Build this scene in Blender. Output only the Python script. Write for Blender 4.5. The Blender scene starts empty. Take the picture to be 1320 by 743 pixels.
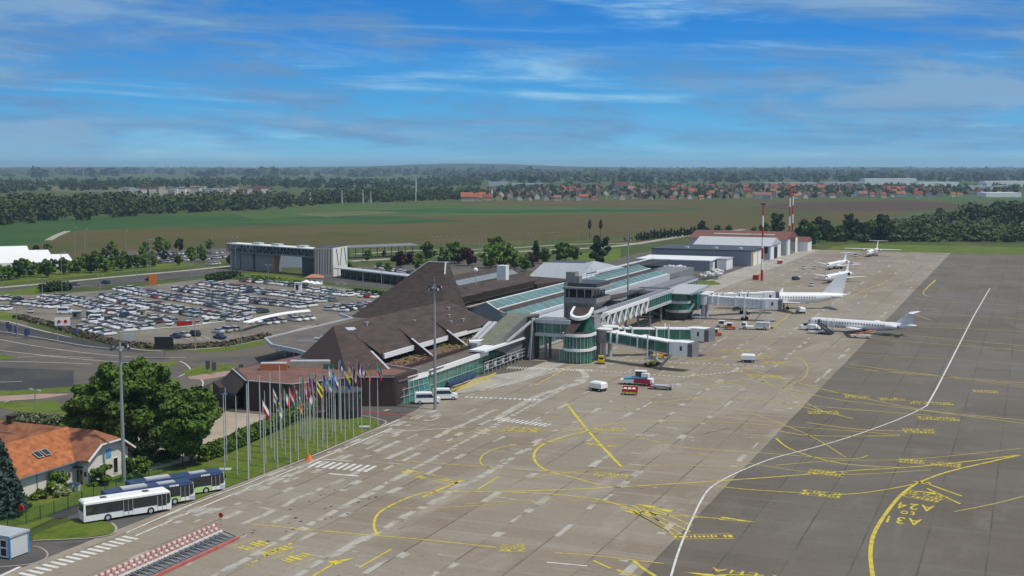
import bpy, math, random
import numpy as np
from mathutils import Vector, Matrix
R = math.radians
random.seed(7); rng = np.random.default_rng(11)
SC = bpy.context.scene
COL = SC.collection
# ---------------------------------------------------------------- camera, light, exposure
F = 1600.0; H = 48.0; CXP = 660.0; CYP = 371.5; HY = 215.0
PITCH = math.atan((CYP - HY) / F); YAW = math.atan(670.0 / F)
cam = bpy.data.cameras.new('camera'); cam.sensor_width = 36; cam.lens = F / 1320 * 36
cam.clip_start = 1; cam.clip_end = 60000
co = bpy.data.objects.new('camera', cam); COL.objects.link(co)
co.location = (0, 0, H); co.rotation_euler = (math.pi / 2 - PITCH, 0, YAW)
SC.camera = co
SUN_EL = 60.0; SUN_AZ = 90.0            # degrees; azimuth clockwise from +Y
sl = bpy.data.lights.new('sun', 'SUN'); sl.energy = 3.1; sl.angle = R(2.5); sl.color = (1.0, .95, .87)
so = bpy.data.objects.new('sun', sl); COL.objects.link(so)
sd = Vector((math.sin(R(SUN_AZ)) * math.cos(R(SUN_EL)), math.cos(R(SUN_AZ)) * math.cos(R(SUN_EL)), math.sin(R(SUN_EL))))
so.rotation_euler = sd.to_track_quat('Z', 'Y').to_euler(); so.location = (200, 300, 300)
SC.view_settings.view_transform = 'Standard'; SC.view_settings.look = 'None'
SC.view_settings.exposure = 0.1; SC.view_settings.gamma = 1; SC.view_settings.use_curve_mapping = False
SC.cycles.max_bounces = 5; SC.cycles.diffuse_bounces = 2; SC.cycles.glossy_bounces = 2
SC.cycles.transmission_bounces = 3; SC.cycles.transparent_max_bounces = 6; SC.cycles.volume_bounces = 0
SC.cycles.use_adaptive_sampling = True

class NT:
    """tiny node helper"""
    def __init__(s, tree): s.t = tree; s.n = tree.nodes; s.l = tree.links
    def new(s, ty, **kw):
        n = s.n.new(ty)
        for k, v in kw.items(): setattr(n, k, v)
        return n
    def link(s, a, b): s.l.new(a, b)
    def put(s, sock, v):
        if isinstance(v, bpy.types.NodeSocket): s.l.new(v, sock)
        else: sock.default_value = v
    def math(s, op, a, b=0.0, c=None, clamp=False):
        n = s.new('ShaderNodeMath', operation=op, use_clamp=clamp)
        s.put(n.inputs[0], a); s.put(n.inputs[1], b)
        if c is not None: s.put(n.inputs[2], c)
        return n.outputs[0]
    def mix(s, f, a, b, mode='MIX'):
        n = s.new('ShaderNodeMix', data_type='RGBA', blend_type=mode, clamp_factor=True)
        s.put(n.inputs[0], f)
        s.put(n.inputs[6], a if isinstance(a, bpy.types.NodeSocket) else (*a[:3], 1))
        s.put(n.inputs[7], b if isinstance(b, bpy.types.NodeSocket) else (*b[:3], 1))
        return n.outputs[2]
    def noise(s, vec, scale, detail=4, rough=.55, dist=0.0):
        n = s.new('ShaderNodeTexNoise'); n.inputs['Scale'].default_value = scale
        n.inputs['Detail'].default_value = detail; n.inputs['Roughness'].default_value = rough
        n.inputs['Distortion'].default_value = dist
        if vec is not None: s.l.new(vec, n.inputs['Vector'])
        return n.outputs['Fac']
    def mapr(s, v, a, b, c=0.0, d=1.0, smooth=False):
        n = s.new('ShaderNodeMapRange', clamp=True)
        if smooth: n.interpolation_type = 'SMOOTHSTEP'
        s.put(n.inputs[0], v); s.put(n.inputs[1], a); s.put(n.inputs[2], b); s.put(n.inputs[3], c); s.put(n.inputs[4], d)
        return n.outputs[0]
    def mapping(s, vec, loc=(0, 0, 0), rot=(0, 0, 0), scale=(1, 1, 1)):
        n = s.new('ShaderNodeMapping'); n.inputs[1].default_value = loc; n.inputs[2].default_value = rot; n.inputs[3].default_value = scale
        s.l.new(vec, n.inputs[0]); return n.outputs[0]

# ---------------------------------------------------------------- sky
w = bpy.data.worlds.new('World'); SC.world = w; w.use_nodes = True
t = NT(w.node_tree); t.n.clear()
sky = t.new('ShaderNodeTexSky', sky_type='NISHITA'); sky.sun_disc = False
sky.sun_elevation = R(SUN_EL); sky.sun_rotation = R(SUN_AZ); sky.air_density = 1; sky.dust_density = .4; sky.ozone_density = 2
tc = t.new('ShaderNodeTexCoord'); sx = t.new('ShaderNodeSeparateXYZ'); t.link(tc.outputs['Generated'], sx.inputs[0])
z = sx.outputs[2]
rmp = t.new('ShaderNodeValToRGB'); t.link(t.math('MULTIPLY', z, 5.0), rmp.inputs[0])
cr = rmp.color_ramp; cr.elements[0].position = 0; cr.elements[0].color = (.23, .55, .74, 1)
cr.elements[1].position = 1; cr.elements[1].color = (.022, .18, .52, 1)
for p, c in ((.09, (.15, .48, .75)), (.25, (.075, .36, .70)), (.5, (.032, .24, .66)), (.68, (.026, .205, .59))):
    e = cr.elements.new(p); e.color = (*c, 1)
vec = tc.outputs['Generated']
rv = t.new('ShaderNodeVectorRotate', rotation_type='Z_AXIS'); t.link(vec, rv.inputs[0]); rv.inputs['Angle'].default_value = -YAW
v0 = t.mapping(rv.outputs[0], rot=(0, R(-2.5), 0)); s0 = t.new('ShaderNodeSeparateXYZ'); t.link(v0, s0.inputs[0])
m1 = t.mapping(v0, loc=(5.1, 0, .95), scale=(4.4, 1.0, 24))
n1 = t.math('ADD', t.noise(m1, 1.0, 9, .60, .35), t.math('MULTIPLY', t.mapr(t.math('ABSOLUTE', t.math('SUBTRACT', s0.outputs[0], -.08)), .0, .25, 0, 1, True), .07))
grey = t.mapr(n1, .46, .60, 0, 1, True)
m2 = t.mapping(v0, loc=(7.4, 0, 2.6), rot=(0, R(-1.0), 0), scale=(3.0, 1.0, 34))
n2 = t.noise(m2, 1.0, 8, .6, .6)
white = t.mapr(n2, .47, .66, 0, 1, True)
m3 = t.mapping(v0, loc=(1.3, 0, 4.0), scale=(11, 3, 100))
fine = t.noise(m3, 1.0, 6, .65, .5)
grey = t.math('MULTIPLY', grey, t.mapr(fine, .36, .60, .25, 1.0))
white = t.math('MULTIPLY', white, t.mapr(fine, .36, .62, .1, 1.0))
low = t.mapr(z, .0, .02, .15, 1.0)
c = t.mix(t.math('MULTIPLY', white, .8), rmp.outputs[0], (.36, .62, .80))
c = t.mix(t.math('MULTIPLY', t.math('MULTIPLY', grey, .82), low), c, (.13, .275, .50))
c = t.mix(t.math('MULTIPLY', t.mapr(n1, .58, .72, 0, .6, True), low), c, (.27, .42, .58))
sc_ = t.new('ShaderNodeVectorMath', operation='SCALE'); t.link(c, sc_.inputs[0]); sc_.inputs['Scale'].default_value = 10.0
hi = t.mix(t.mapr(t.noise(tc.outputs['Generated'], 2.6, 6, .6), .42, .62, .15, .85, True), sky.outputs[0], (5.4, 5.6, 5.9))   # unseen pale cloud added overhead to lift and whiten the fill light
fin = t.mix(t.mapr(z, .16, .45, 0, 1, True), sc_.outputs[0], hi)
bg = t.new('ShaderNodeBackground'); t.link(fin, bg.inputs[0]); bg.inputs[1].default_value = .1
wo = t.new('ShaderNodeOutputWorld'); t.link(bg.outputs[0], wo.inputs[0])

# ---------------------------------------------------------------- helpers
def G(px, py, h=0.0):
    """ground (or height h) point seen at a pixel of the 1320x743 photograph"""
    x = (px - CXP) / F; y = -(py - CYP) / F
    dy = math.cos(PITCH) + y * math.sin(PITCH); dz = -math.sin(PITCH) + y * math.cos(PITCH)
    k = (h - H) / dz; X = x * k; Y = dy * k
    return (X * math.cos(YAW) - Y * math.sin(YAW), X * math.sin(YAW) + Y * math.cos(YAW))
def G3(px, py, h=0.0): return (*G(px, py, h), h)

MATS = {}
def mat(name, col, rough=.8, metal=0.0, var=.12, vscale=.8, spec=.3, col2=None, stretch=(1, 1, 1), detail=4, bump=0.0):
    if name in MATS: return MATS[name]
    m = bpy.data.materials.new(name); m.use_nodes = True; k = NT(m.node_tree)
    b = k.n['Principled BSDF']; b.inputs['Roughness'].default_value = rough; b.inputs['Metallic'].default_value = metal
    b.inputs['Specular IOR Level'].default_value = spec
    tcx = k.new('ShaderNodeTexCoord'); v = k.mapping(tcx.outputs['Object'], scale=stretch)
    n = k.noise(v, vscale, detail, .6)
    a = tuple(max(0, x * (1 - var)) for x in col); d = col2 or tuple(min(1, x * (1 + var)) for x in col)
    k.link(k.mix(k.mapr(n, .32, .68), a, d), b.inputs['Base Color'])
    if bump:
        bp = k.new('ShaderNodeBump'); bp.inputs['Strength'].default_value = bump; k.link(n, bp.inputs['Height']); k.link(bp.outputs[0], b.inputs['Normal'])
    MATS[name] = m; return m
def glass(name, col, rough=.12, var=.25, vscale=.35):
    return mat(name, col, rough, 0, var, vscale, .9)

class MB:
    def __init__(s): s.v = []; s.f = []; s.mi = []; s.m = []; s.sm = []; s.cur = 0; s.smooth = False
    def use(s, m):
        if m not in s.m: s.m.append(m)
        s.cur = s.m.index(m); return s
    def add(s, vs, fs):
        o = len(s.v); s.v.extend(tuple(float(c) for c in p) for p in vs)
        for f in fs: s.f.append([i + o for i in f]); s.mi.append(s.cur); s.sm.append(s.smooth)
        return s
    def box(s, x0, x1, y0, y1, z0, z1):
        return s.add([(x0, y0, z0), (x1, y0, z0), (x1, y1, z0), (x0, y1, z0), (x0, y0, z1), (x1, y0, z1), (x1, y1, z1), (x0, y1, z1)],
                     [(0, 3, 2, 1), (4, 5, 6, 7), (0, 1, 5, 4), (1, 2, 6, 5), (2, 3, 7, 6), (3, 0, 4, 7)])
    def bar(s, p, q, wd=.1, ht=None):
        """rectangular bar from p to q"""
        p = Vector(p); q = Vector(q); ht = ht or wd; d = (q - p).normalized()
        up = Vector((0, 0, 1)) if abs(d.z) < .95 else Vector((0, 1, 0))
        a = d.cross(up).normalized() * wd / 2; b = a.cross(d).normalized() * ht / 2
        vs = [p - a - b, p + a - b, p + a + b, p - a + b, q - a - b, q + a - b, q + a + b, q - a + b]
        return s.add(vs, [(0, 1, 2, 3), (7, 6, 5, 4), (1, 0, 4, 5), (2, 1, 5, 6), (3, 2, 6, 7), (0, 3, 7, 4)])
    def prism(s, poly, z0, z1):
        n = len(poly); a = sum(poly[i][0] * poly[(i + 1) % n][1] - poly[(i + 1) % n][0] * poly[i][1] for i in range(n))
        if a < 0: poly = poly[::-1]
        return s.add([(x, y, z0) for x, y in poly] + [(x, y, z1) for x, y in poly],
                     [list(range(n))[::-1], [n + i for i in range(n)]] + [(i, (i + 1) % n, n + (i + 1) % n, n + i) for i in range(n)])
    def tube(s, p, q, r0, r1=None, n=10, cap=True):
        r1 = r0 if r1 is None else r1; p = Vector(p); q = Vector(q); d = (q - p).normalized()
        up = Vector((0, 0, 1)) if abs(d.z) < .9 else Vector((1, 0, 0))
        a = d.cross(up).normalized(); b = d.cross(a)
        vs = []
        for c_, r in ((p, r0), (q, r1)):
            for i in range(n):
                th = 2 * math.pi * i / n; vs.append(c_ + a * math.cos(th) * r + b * math.sin(th) * r)
        fs = [(i, (i + 1) % n, n + (i + 1) % n, n + i) for i in range(n)]
        if cap: fs += [list(range(n))[::-1], [n + i for i in range(n)]]
        return s.add(vs, fs)
    def loft(s, rings, cap=True):
        n = len(rings[0]); vs = [p for r in rings for p in r]; fs = []
        for k in range(len(rings) - 1):
            for i in range(n):
                j = (i + 1) % n; fs.append((k * n + i, k * n + j, (k + 1) * n + j, (k + 1) * n + i))
        if cap: fs += [list(range(n))[::-1], [(len(rings) - 1) * n + i for i in range(n)]]
        return s.add(vs, fs)
    def ball(s, c, r, n=8, m=5, sx=1, sy=1, sz=1):
        rings = []
        for k in range(m + 1):
            ph = math.pi * (k + .02) / (m + .04); rr = math.sin(ph) * r
            rings.append([(c[0] + sx * rr * math.cos(2 * math.pi * i / n), c[1] + sy * rr * math.sin(2 * math.pi * i / n), c[2] - sz * r * math.cos(ph)) for i in range(n)])
        return s.loft(rings)
    def sheet(s, pts):      # any planar polygon of 3d points
        return s.add(pts, [list(range(len(pts)))])
    def slab(s, pts, th):   # thick plate under a 3d polygon
        n = len(pts); lo = [(p[0], p[1], p[2] - th) for p in pts]
        return s.add(list(pts) + lo, [list(range(n)), [n + i for i in range(n)][::-1]] + [(i, n + i, n + (i + 1) % n, (i + 1) % n) for i in range(n)])
    def mesh(s, name):
        me = bpy.data.meshes.new(name); me.from_pydata(s.v, [], s.f)
        for m in s.m: me.materials.append(m)
        me.polygons.foreach_set('material_index', s.mi); me.polygons.foreach_set('use_smooth', s.sm); me.update()
        return me
    def build(s, name, parent=None, loc=None, rz=None):
        o = bpy.data.objects.new(name, s.mesh(name)); COL.objects.link(o)
        if parent: o.parent = parent
        if loc: o.location = loc
        if rz is not None: o.rotation_euler = (0, 0, rz)
        return o
def M(m): return MB().use(m)
def tag(o, label=None, cat=None, group=None, kind=None):
    if label: o['label'] = label
    if cat: o['category'] = cat
    if group: o['group'] = group
    if kind: o['kind'] = kind
    return o
def thing(name, label, cat, loc=(0, 0, 0), rz=0.0, group=None):
    o = bpy.data.objects.new(name, None); COL.objects.link(o); o.location = loc; o.rotation_euler = (0, 0, rz)
    o.empty_display_size = .5
    return tag(o, label, cat, group)
def kids(o): return [c_ for c_ in o.children]
def copy_tree(o, parent=None):
    c_ = o.copy(); COL.objects.link(c_); c_.parent = parent
    for ch in kids(o): copy_tree(ch, c_)
    return c_
def dup(o, loc, rz, label=None, group=None, scale=None):
    c_ = copy_tree(o); c_.location = loc; c_.rotation_euler = (0, 0, rz)
    if label: c_['label'] = label
    if group: c_['group'] = group
    if scale: c_.scale = (scale,) * 3 if not isinstance(scale, tuple) else scale
    return c_
def struct(o): o['kind'] = 'structure'; return o
def ordi(n):
    return {1: 'first', 2: 'second', 3: 'third', 4: 'fourth', 5: 'fifth', 6: 'sixth', 7: 'seventh', 8: 'eighth', 9: 'ninth', 10: 'tenth', 11: 'eleventh', 12: 'twelfth'}.get(
        n, str(n) + ('th' if 10 < n % 100 < 14 else {1: 'st', 2: 'nd', 3: 'rd'}.get(n % 10, 'th')))
def quads_mesh(name, V, mats, mi=None):
    """V: (n,4,3) numpy array of quads"""
    n = len(V); me = bpy.data.meshes.new(name)
    me.vertices.add(n * 4); me.vertices.foreach_set('co', V.reshape(-1).astype(np.float32))
    me.loops.add(n * 4); me.loops.foreach_set('vertex_index', np.arange(n * 4, dtype=np.int32))
    me.polygons.add(n); me.polygons.foreach_set('loop_start', np.arange(0, n * 4, 4, dtype=np.int32))
    me.polygons.foreach_set('loop_total', np.full(n, 4, dtype=np.int32))
    for m in mats: me.materials.append(m)
    if mi is not None: me.polygons.foreach_set('material_index', mi.astype(np.int32))
    me.update(); me.validate(); return me
def ribbon(mb, pts, wd, z, closed=False):
    """flat strip of constant width along a ground polyline"""
    P2 = [Vector(p[:2]) for p in pts]; n = len(P2); L = []; Rr = []
    for i in range(n):
        a = P2[max(0, i - 1)]; b = P2[min(n - 1, i + 1)]
        d = (b - a).normalized(); nn = Vector((-d.y, d.x)) * wd / 2
        L.append(P2[i] + nn); Rr.append(P2[i] - nn)
    vs = [(p.x, p.y, z) for p in L] + [(p.x, p.y, z) for p in Rr]
    return mb.add(vs, [(i, n + i, n + i + 1, i + 1) for i in range(n - 1)])
def smooth(pts, k=6):
    """Catmull-Rom through the points"""
    out = []; n = len(pts)
    for i in range(n - 1):
        p0 = pts[max(0, i - 1)]; p1 = pts[i]; p2 = pts[i + 1]; p3 = pts[min(n - 1, i + 2)]
        for j in range(k):
            t_ = j / k
            out.append(tuple(.5 * ((2 * p1[a]) + (-p0[a] + p2[a]) * t_ + (2 * p0[a] - 5 * p1[a] + 4 * p2[a] - p3[a]) * t_ ** 2 + (-p0[a] + 3 * p1[a] - 3 * p2[a] + p3[a]) * t_ ** 3) for a in (0, 1)))
    out.append(tuple(pts[-1][:2])); return out

# ---------------------------------------------------------------- common materials
WHITE = mat('white_paint', (.78, .79, .78), .45, var=.05)
OFFW = mat('off_white_plaster', (.70, .67, .60), .85, var=.07, vscale=.5)
LGREY = mat('light_grey_metal', (.50, .52, .54), .5, .2, var=.08)
GREY = mat('grey_cladding', (.20, .21, .22), .6, .1, var=.1)
DGREY = mat('dark_grey_metal', (.07, .075, .08), .5, .2, var=.15)
BLACK = mat('black_rubber', (.012, .012, .013), .75, var=.2)
BROWN = mat('brown_fibre_cement_tiles', (.062, .043, .037), .75, var=.3, vscale=.45, stretch=(1, .5, 4), detail=9, col2=(.086, .062, .053), bump=.2)
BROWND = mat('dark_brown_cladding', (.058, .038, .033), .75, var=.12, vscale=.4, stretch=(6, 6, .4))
BROWNF = mat('brown_gravel_roof', (.13, .115, .10), .95, var=.22, vscale=.18)
REDR = mat('reddish_terrace', (.18, .095, .075), .9, var=.2, vscale=.3)
TEAL = mat('teal_glazed_roof', (.10, .20, .195), .45, 0, .2, .3, .3)
GGREEN = glass('green_glass', (.009, .115, .082), .16, .55, .45)
GGREENL = glass('pale_green_glass', (.05, .19, .14), .12, .35, .3)
GDARK = glass('dark_glass', (.012, .016, .02), .08, .4, .5)
GALV = mat('galvanised_steel', (.36, .39, .40), .45, .5, var=.08)
YEL = mat('yellow_paint', (.62, .47, .02), .5, var=.1)
RED = mat('red_paint', (.45, .03, .02), .5, var=.12)
ORANGE = mat('orange_paint', (.62, .16, .03), .5, var=.12)
BLUE = mat('blue_paint', (.04, .07, .15), .4, var=.12)
# ================================================================ GROUND (structure)
def ground_mat(name, base, patches, scale=.02, rough=.95, fine=.12, finescale=.6, stretch=(1, 1, 1)):
    """base colour with several large noise-driven tints"""
    if name in MATS: return MATS[name]
    m = bpy.data.materials.new(name); m.use_nodes = True; k = NT(m.node_tree); b = k.n['Principled BSDF']
    b.inputs['Roughness'].default_value = rough; b.inputs['Specular IOR Level'].default_value = .15
    tc_ = k.new('ShaderNodeTexCoord').outputs['Object']; v = k.mapping(tc_, scale=stretch)
    c_ = (*base, 1); cur = None
    for i, (col, lo, hi, sc, amt) in enumerate(patches):
        vv = k.mapping(v, loc=(17.3 * i, 5.1 * i, 0)); n = k.noise(vv, sc, 6, .6, .4)
        cur = k.mix(k.mapr(n, lo, hi, 0, amt, True), base if cur is None else cur, col)
    f = k.noise(tc_, finescale, 6, .65)
    dark = k.mapr(f, .25, .75, 1 - fine, 1 + fine)
    vm = k.new('ShaderNodeVectorMath', operation='SCALE')
    if cur is None:
        rgb = k.new('ShaderNodeRGB'); rgb.outputs[0].default_value = c_; cur = rgb.outputs[0]
    k.link(cur, vm.inputs[0]); k.put(vm.inputs['Scale'], dark); k.link(vm.outputs[0], b.inputs['Base Color'])
    MATS[name] = m; return m
LOT = ground_mat('pale_lot_asphalt', (.20, .18, .145), [((.14, .127, .108), .42, .62, .06, .9)], fine=.12)
GRASS = ground_mat('lawn_grass', (.095, .14, .018), [((.14, .165, .035), .45, .65, .08, .8), ((.045, .085, .015), .5, .7, .3, .7)], fine=.25, finescale=1.5)
SCRUB = ground_mat('rough_grass', (.065, .09, .022), [((.10, .11, .035), .45, .65, .02, .8), ((.03, .05, .015), .5, .7, .05, .7)], fine=.3, finescale=.4)
FIELD = ground_mat('crop_field', (.090, .076, .024), [((.058, .074, .016), .46, .62, .004, .8), ((.118, .083, .032), .45, .62, .009, .6)], fine=.12, finescale=.05, stretch=(1, .45, 1))
FGREEN = ground_mat('green_crop', (.030, .080, .018), [((.045, .10, .022), .45, .6, .01, .8)], fine=.1, finescale=.08)
FGREEN2 = ground_mat('bright_green_crop', (.055, .105, .022), [((.085, .11, .03), .45, .6, .01, .7)], fine=.1, finescale=.08)
FBROWN = ground_mat('ploughed_soil', (.085, .055, .035), [((.065, .05, .03), .45, .6, .01, .7)], fine=.1, finescale=.08)
FPALE = ground_mat('pale_stubble', (.13, .13, .06), [((.09, .11, .04), .45, .6, .01, .7)], fine=.1, finescale=.08)
ASPH = ground_mat('old_asphalt', (.085, .083, .08), [((.13, .12, .105), .45, .65, .05, .8), ((.06, .06, .062), .5, .65, .12, .6)], fine=.12)
ASPHD = ground_mat('dark_asphalt', (.052, .053, .056), [((.075, .073, .07), .45, .65, .05, .8)], fine=.12)
ASPHB = ground_mat('brownish_asphalt', (.13, .115, .095), [((.095, .088, .08), .42, .62, .06, .9)], fine=.12)
SAND = ground_mat('sandy_gravel', (.40, .34, .26), [((.30, .25, .19), .45, .65, .12, .7)], fine=.1)
BEIGE = ground_mat('beige_concrete', (.36, .34, .29), [((.26, .24, .2), .45, .65, .1, .7)], fine=.1)
WPAINT = ground_mat('white_road_paint', (.62, .62, .58), [((.38, .37, .34), .48, .66, .9, .8)], fine=.1, finescale=3)
YPAINT = ground_mat('yellow_road_paint', (.56, .46, .06), [((.34, .29, .10), .48, .62, .9, .8)], fine=.15, finescale=3)
YFAINT = ground_mat('worn_yellow_paint', (.44, .36, .09), [((.27, .235, .13), .48, .64, .5, .8)], fine=.15, finescale=3)
PATCH = ground_mat('pale_repair_concrete', (.40, .38, .33), [((.28, .26, .22), .45, .62, .4, .8)], fine=.1, finescale=2)
REDPAV = ground_mat('pinkish_paving', (.36, .24, .20), [((.28, .22, .19), .45, .6, .3, .8)], fine=.1)

def apron_mat(name, base, stain, pale, joint):
    m = bpy.data.materials.new(name); m.use_nodes = True; k = NT(m.node_tree); b = k.n['Principled BSDF']
    b.inputs['Specular IOR Level'].default_value = .25
    p = k.new('ShaderNodeTexCoord').outputs['Object']; s_ = k.new('ShaderNodeSeparateXYZ'); k.link(p, s_.inputs[0])
    big = k.noise(p, .018, 5, .6, .6); mid = k.noise(k.mapping(p, scale=(1, .35, 1)), .11, 6, .62, .5)
    xs = k.noise(k.mapping(p, scale=(.12, 1.6, 1)), .22, 5, .65, .3); fine = k.noise(p, 1.6, 5, .7)
    c_ = k.mix(k.mapr(big, .38, .62, 0, .75, True), base, stain)
    c_ = k.mix(k.mapr(mid, .52, .72, 0, .7, True), c_, pale)
    c_ = k.mix(k.mapr(xs, .5, .72, 0, .5, True), c_, stain)
    xs2 = k.noise(k.mapping(p, loc=(40, 7, 0), scale=(.06, 1.0, 1)), .35, 6, .7, .6); c_ = k.mix(k.mapr(xs2, .52, .66, 0, .55, True), c_, tuple(x * y for x, y in zip(pale, (.88, .90, .94))))
    spots = k.noise(k.mapping(p, loc=(3, 77, 0)), .9, 3, .6); c_ = k.mix(k.mapr(spots, .66, .72, 0, .7, True), c_, tuple(x * .5 for x in stain))
    # slab-to-slab tone: random value per slab cell
    cell = k.new('ShaderNodeTexWhiteNoise', noise_dimensions='2D')
    cx = k.math('FLOOR', k.math('DIVIDE', k.math('ADD', s_.outputs[0], 41.0), 7.5)); cy = k.math('FLOOR', k.math('DIVIDE', s_.outputs[1], 15.0))
    cc = k.new('ShaderNodeCombineXYZ'); k.link(cx, cc.inputs[0]); k.link(cy, cc.inputs[1]); k.link(cc.outputs[0], cell.inputs['Vector'])
    c_ = k.mix(k.mapr(cell.outputs['Value'], 0, 1, 0, .28), c_, pale)
    # joints
    def line(co_, period, wd, off):
        f = k.math('FRACT', k.math('DIVIDE', k.math('ADD', co_, off), period)); d = k.math('MINIMUM', f, k.math('SUBTRACT', 1.0, f))
        return k.math('LESS_THAN', d, wd / period)
    wob = k.math('MULTIPLY', k.math('SUBTRACT', fine, .5), .25)
    j = k.math('MAXIMUM', line(k.math('ADD', s_.outputs[0], wob), 7.5, .11, 41.0), k.math('MULTIPLY', line(k.math('ADD', s_.outputs[1], wob), 7.5, .08, 3.0), .45))
    j = k.math('MULTIPLY', j, k.mapr(k.noise(p, .06, 3, .6), .38, .58, .12, .8))
    c_ = k.mix(j, c_, joint)
    # oil and tyre stains
    oil = k.noise(k.mapping(p, loc=(9, 31, 0), scale=(1, .5, 1)), .35, 5, .7, .8)
    c_ = k.mix(k.mapr(oil, .62, .78, 0, .6, True), c_, tuple(x * .45 for x in stain))
    vm = k.new('ShaderNodeVectorMath', operation='SCALE'); k.link(c_, vm.inputs[0]); k.put(vm.inputs['Scale'], k.mapr(fine, .25, .75, .88, 1.12)); k.link(vm.outputs[0], b.inputs['Base Color'])
    k.put(b.inputs['Roughness'], k.mapr(big, .35, .65, .62, .9))
    MATS[name] = m; return m
APRL = apron_mat('apron_concrete', (.262, .224, .168), (.192, .154, .110), (.34, .308, .25), (.085, .075, .06))
APRD = apron_mat('apron_asphalt', (.138, .119, .092), (.106, .088, .066), (.182, .160, .130), (.07, .064, .058))

ZL = [0.0]
def flat(name, m, pts, z, px=True):
    P_ = [G(*p) for p in pts] if px else pts
    return struct(M(m).sheet([(x, y, z) for x, y in P_]).build(name))
def rib(name, m, pts, wd, z, k=5):
    return struct(ribbon(M(m), smooth([G(*p) for p in pts], k), wd, z).build(name))
# base ground, out to the horizon
struct(M(SCRUB).sheet([(-14980, -1480, -.03), (12480, -1480, -.03), (12480, 14780, -.03), (-14980, 14780, -.03)]).build('ground'))
flat('field', FIELD, [(-900, 336), (100, 331), (300, 322), (420, 319), (660, 316), (860, 311), (1000, 293), (1120, 283), (1230, 262), (1180, 258), (860, 257), (600, 260), (470, 262), (300, 275), (0, 285), (-900, 300)], -.02)
flat('field', FGREEN, [(-900, 352), (0, 323), (62, 311), (100, 297), (330, 290), (520, 289), (600, 285), (440, 275), (200, 277), (0, 285), (-900, 296)], -.012)
flat('field', FGREEN2, [(330, 283), (430, 278), (600, 279), (800, 275), (900, 272), (760, 267), (560, 262), (440, 262), (380, 268), (300, 276)], -.008)
flat('field', FGREEN, [(440, 272), (600, 275), (870, 273), (910, 270), (740, 270), (560, 269)], -.004)
flat('field', FIELD, [(100, 331), (-60, 334), (60, 312), (100, 298), (330, 291), (520, 291), (700, 292), (660, 310), (400, 318)], -.004)
flat('field', FBROWN, [(1010, 262), (1180, 259), (1235, 263), (1240, 270), (1110, 273), (960, 268)], -.012)
flat('field', FPALE, [(380, 276), (470, 272), (520, 274), (420, 280)], 0.0)
flat('field', FGREEN2, [(1180, 258), (1500, 262), (1500, 252), (1260, 248), (1150, 252)], -.01)
flat('field', FPALE, [(70, 247), (150, 248), (180, 240), (60, 238)], -.01)
rib('path', BEIGE, [(62, 310), (75, 303), (88, 298)], 5, .004)
# apron
X0 = -112.0
flat('apron', APRL, [(-110.5, 60), (-41, 60), (-41, 560), (-41, 732), (-126, 732), (-126, 440), (-112, 440), (-112, 390), (-119, 390), (-119, 255), (-111, 215), (-110.5, 200)], 0.0, False)
flat('apron', APRD, [(-41, 60), (420, 60), (420, 732), (-41, 732)], 0.0, False)
flat('grass_strip', GRASS, [(-110, 732), (420, 732), (420, 800), (-100, 800), (-110, 770)], .004, False)
flat('grass_strip', SCRUB, [(-100, 800), (420, 800), (420, 960), (-60, 960), (-100, 860)], .004, False)
# service road by the lawn and the left paved strip
flat('service_road', ASPH, [(-125, 60), (-110.5, 60), (-110.5, 200), (-111, 215), (-119, 255), (-128, 222), (-132, 205), (-112.4, 199), (-110.9, 152), (-116, 148), (-128, 150), (-131, 141), (-122, 131), (-117, 127.6), (-114, 122.6), (-120, 118)], .004, False)
flat('pavement', ASPHB, [(-117, 226), (-111.5, 226), (-108, 262), (-106, 284), (-117, 284)], .008, False)
flat('pavement', BEIGE, [(-112, 234), (-104, 252), (-104, 300), (-109, 300), (-110, 268), (-116, 255)], .012, False)
flat('pavement', BEIGE, [(-126, 455), (-112, 455), (-113, 732), (-126, 732)], .006, False)
flat('pavement', ASPHB, [(-145, 500), (-126, 500), (-126, 732), (-150, 720)], .006, False)

# ---- landside surfaces
flat('road', ASPHB, [(-700, 560), (-700, 398), (0, 400), (30, 409), (72, 424), (140, 440), (215, 447), (345, 437), (470, 400), (500, 395), (520, 440), (470, 470), (420, 520), (330, 535), (250, 520), (0, 540)], .004)
flat('car_park', LOT, [(-60, 388), (0, 382), (60, 379), (130, 375), (200, 367), (262, 360), (330, 356), (402, 364), (420, 368), (530, 382), (560, 400), (460, 412), (345, 436), (280, 445), (215, 446), (150, 438), (105, 428), (70, 417), (28, 405), (-60, 402)], .012)
flat('road', ASPHD, [(-200, 440), (0, 416), (40, 424), (100, 437), (170, 449), (215, 452), (180, 455), (110, 449), (50, 438), (0, 431), (-200, 470)], .016)
flat('road', ASPHD, [(-200, 480), (0, 474), (95, 478), (95, 500), (40, 505), (0, 503), (-200, 520)], .016)
flat('road', ASPHD, [(300, 480), (380, 475), (420, 500), (330, 520), (300, 530), (260, 545), (230, 540), (260, 500)], .016)
rib('road_kerb', BEIGE, [(-200, 423), (-60, 411), (0, 413), (60, 428), (140, 444), (190, 452), (240, 451), (290, 447), (345, 436), (400, 420)], .9, .024)
rib('road_kerb', BEIGE, [(-100, 462), (0, 462), (60, 459), (120, 462)], .6, .024)
for pts in ([(0, 438), (50, 447), (110, 455), (180, 461), (240, 461)], [(0, 452), (90, 462), (170, 468), (230, 470)], [(-50, 466), (0, 466), (80, 468), (120, 470)], [(0, 427), (60, 437), (110, 446), (150, 450)],
            [(230, 486), (245, 478), (240, 470), (232, 466)], [(255, 505), (262, 495), (258, 488)], [(0, 493), (28, 492)], [(0, 520), (12, 517)]):
    rib('road_marking', WPAINT, pts, .28, .03)
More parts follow.
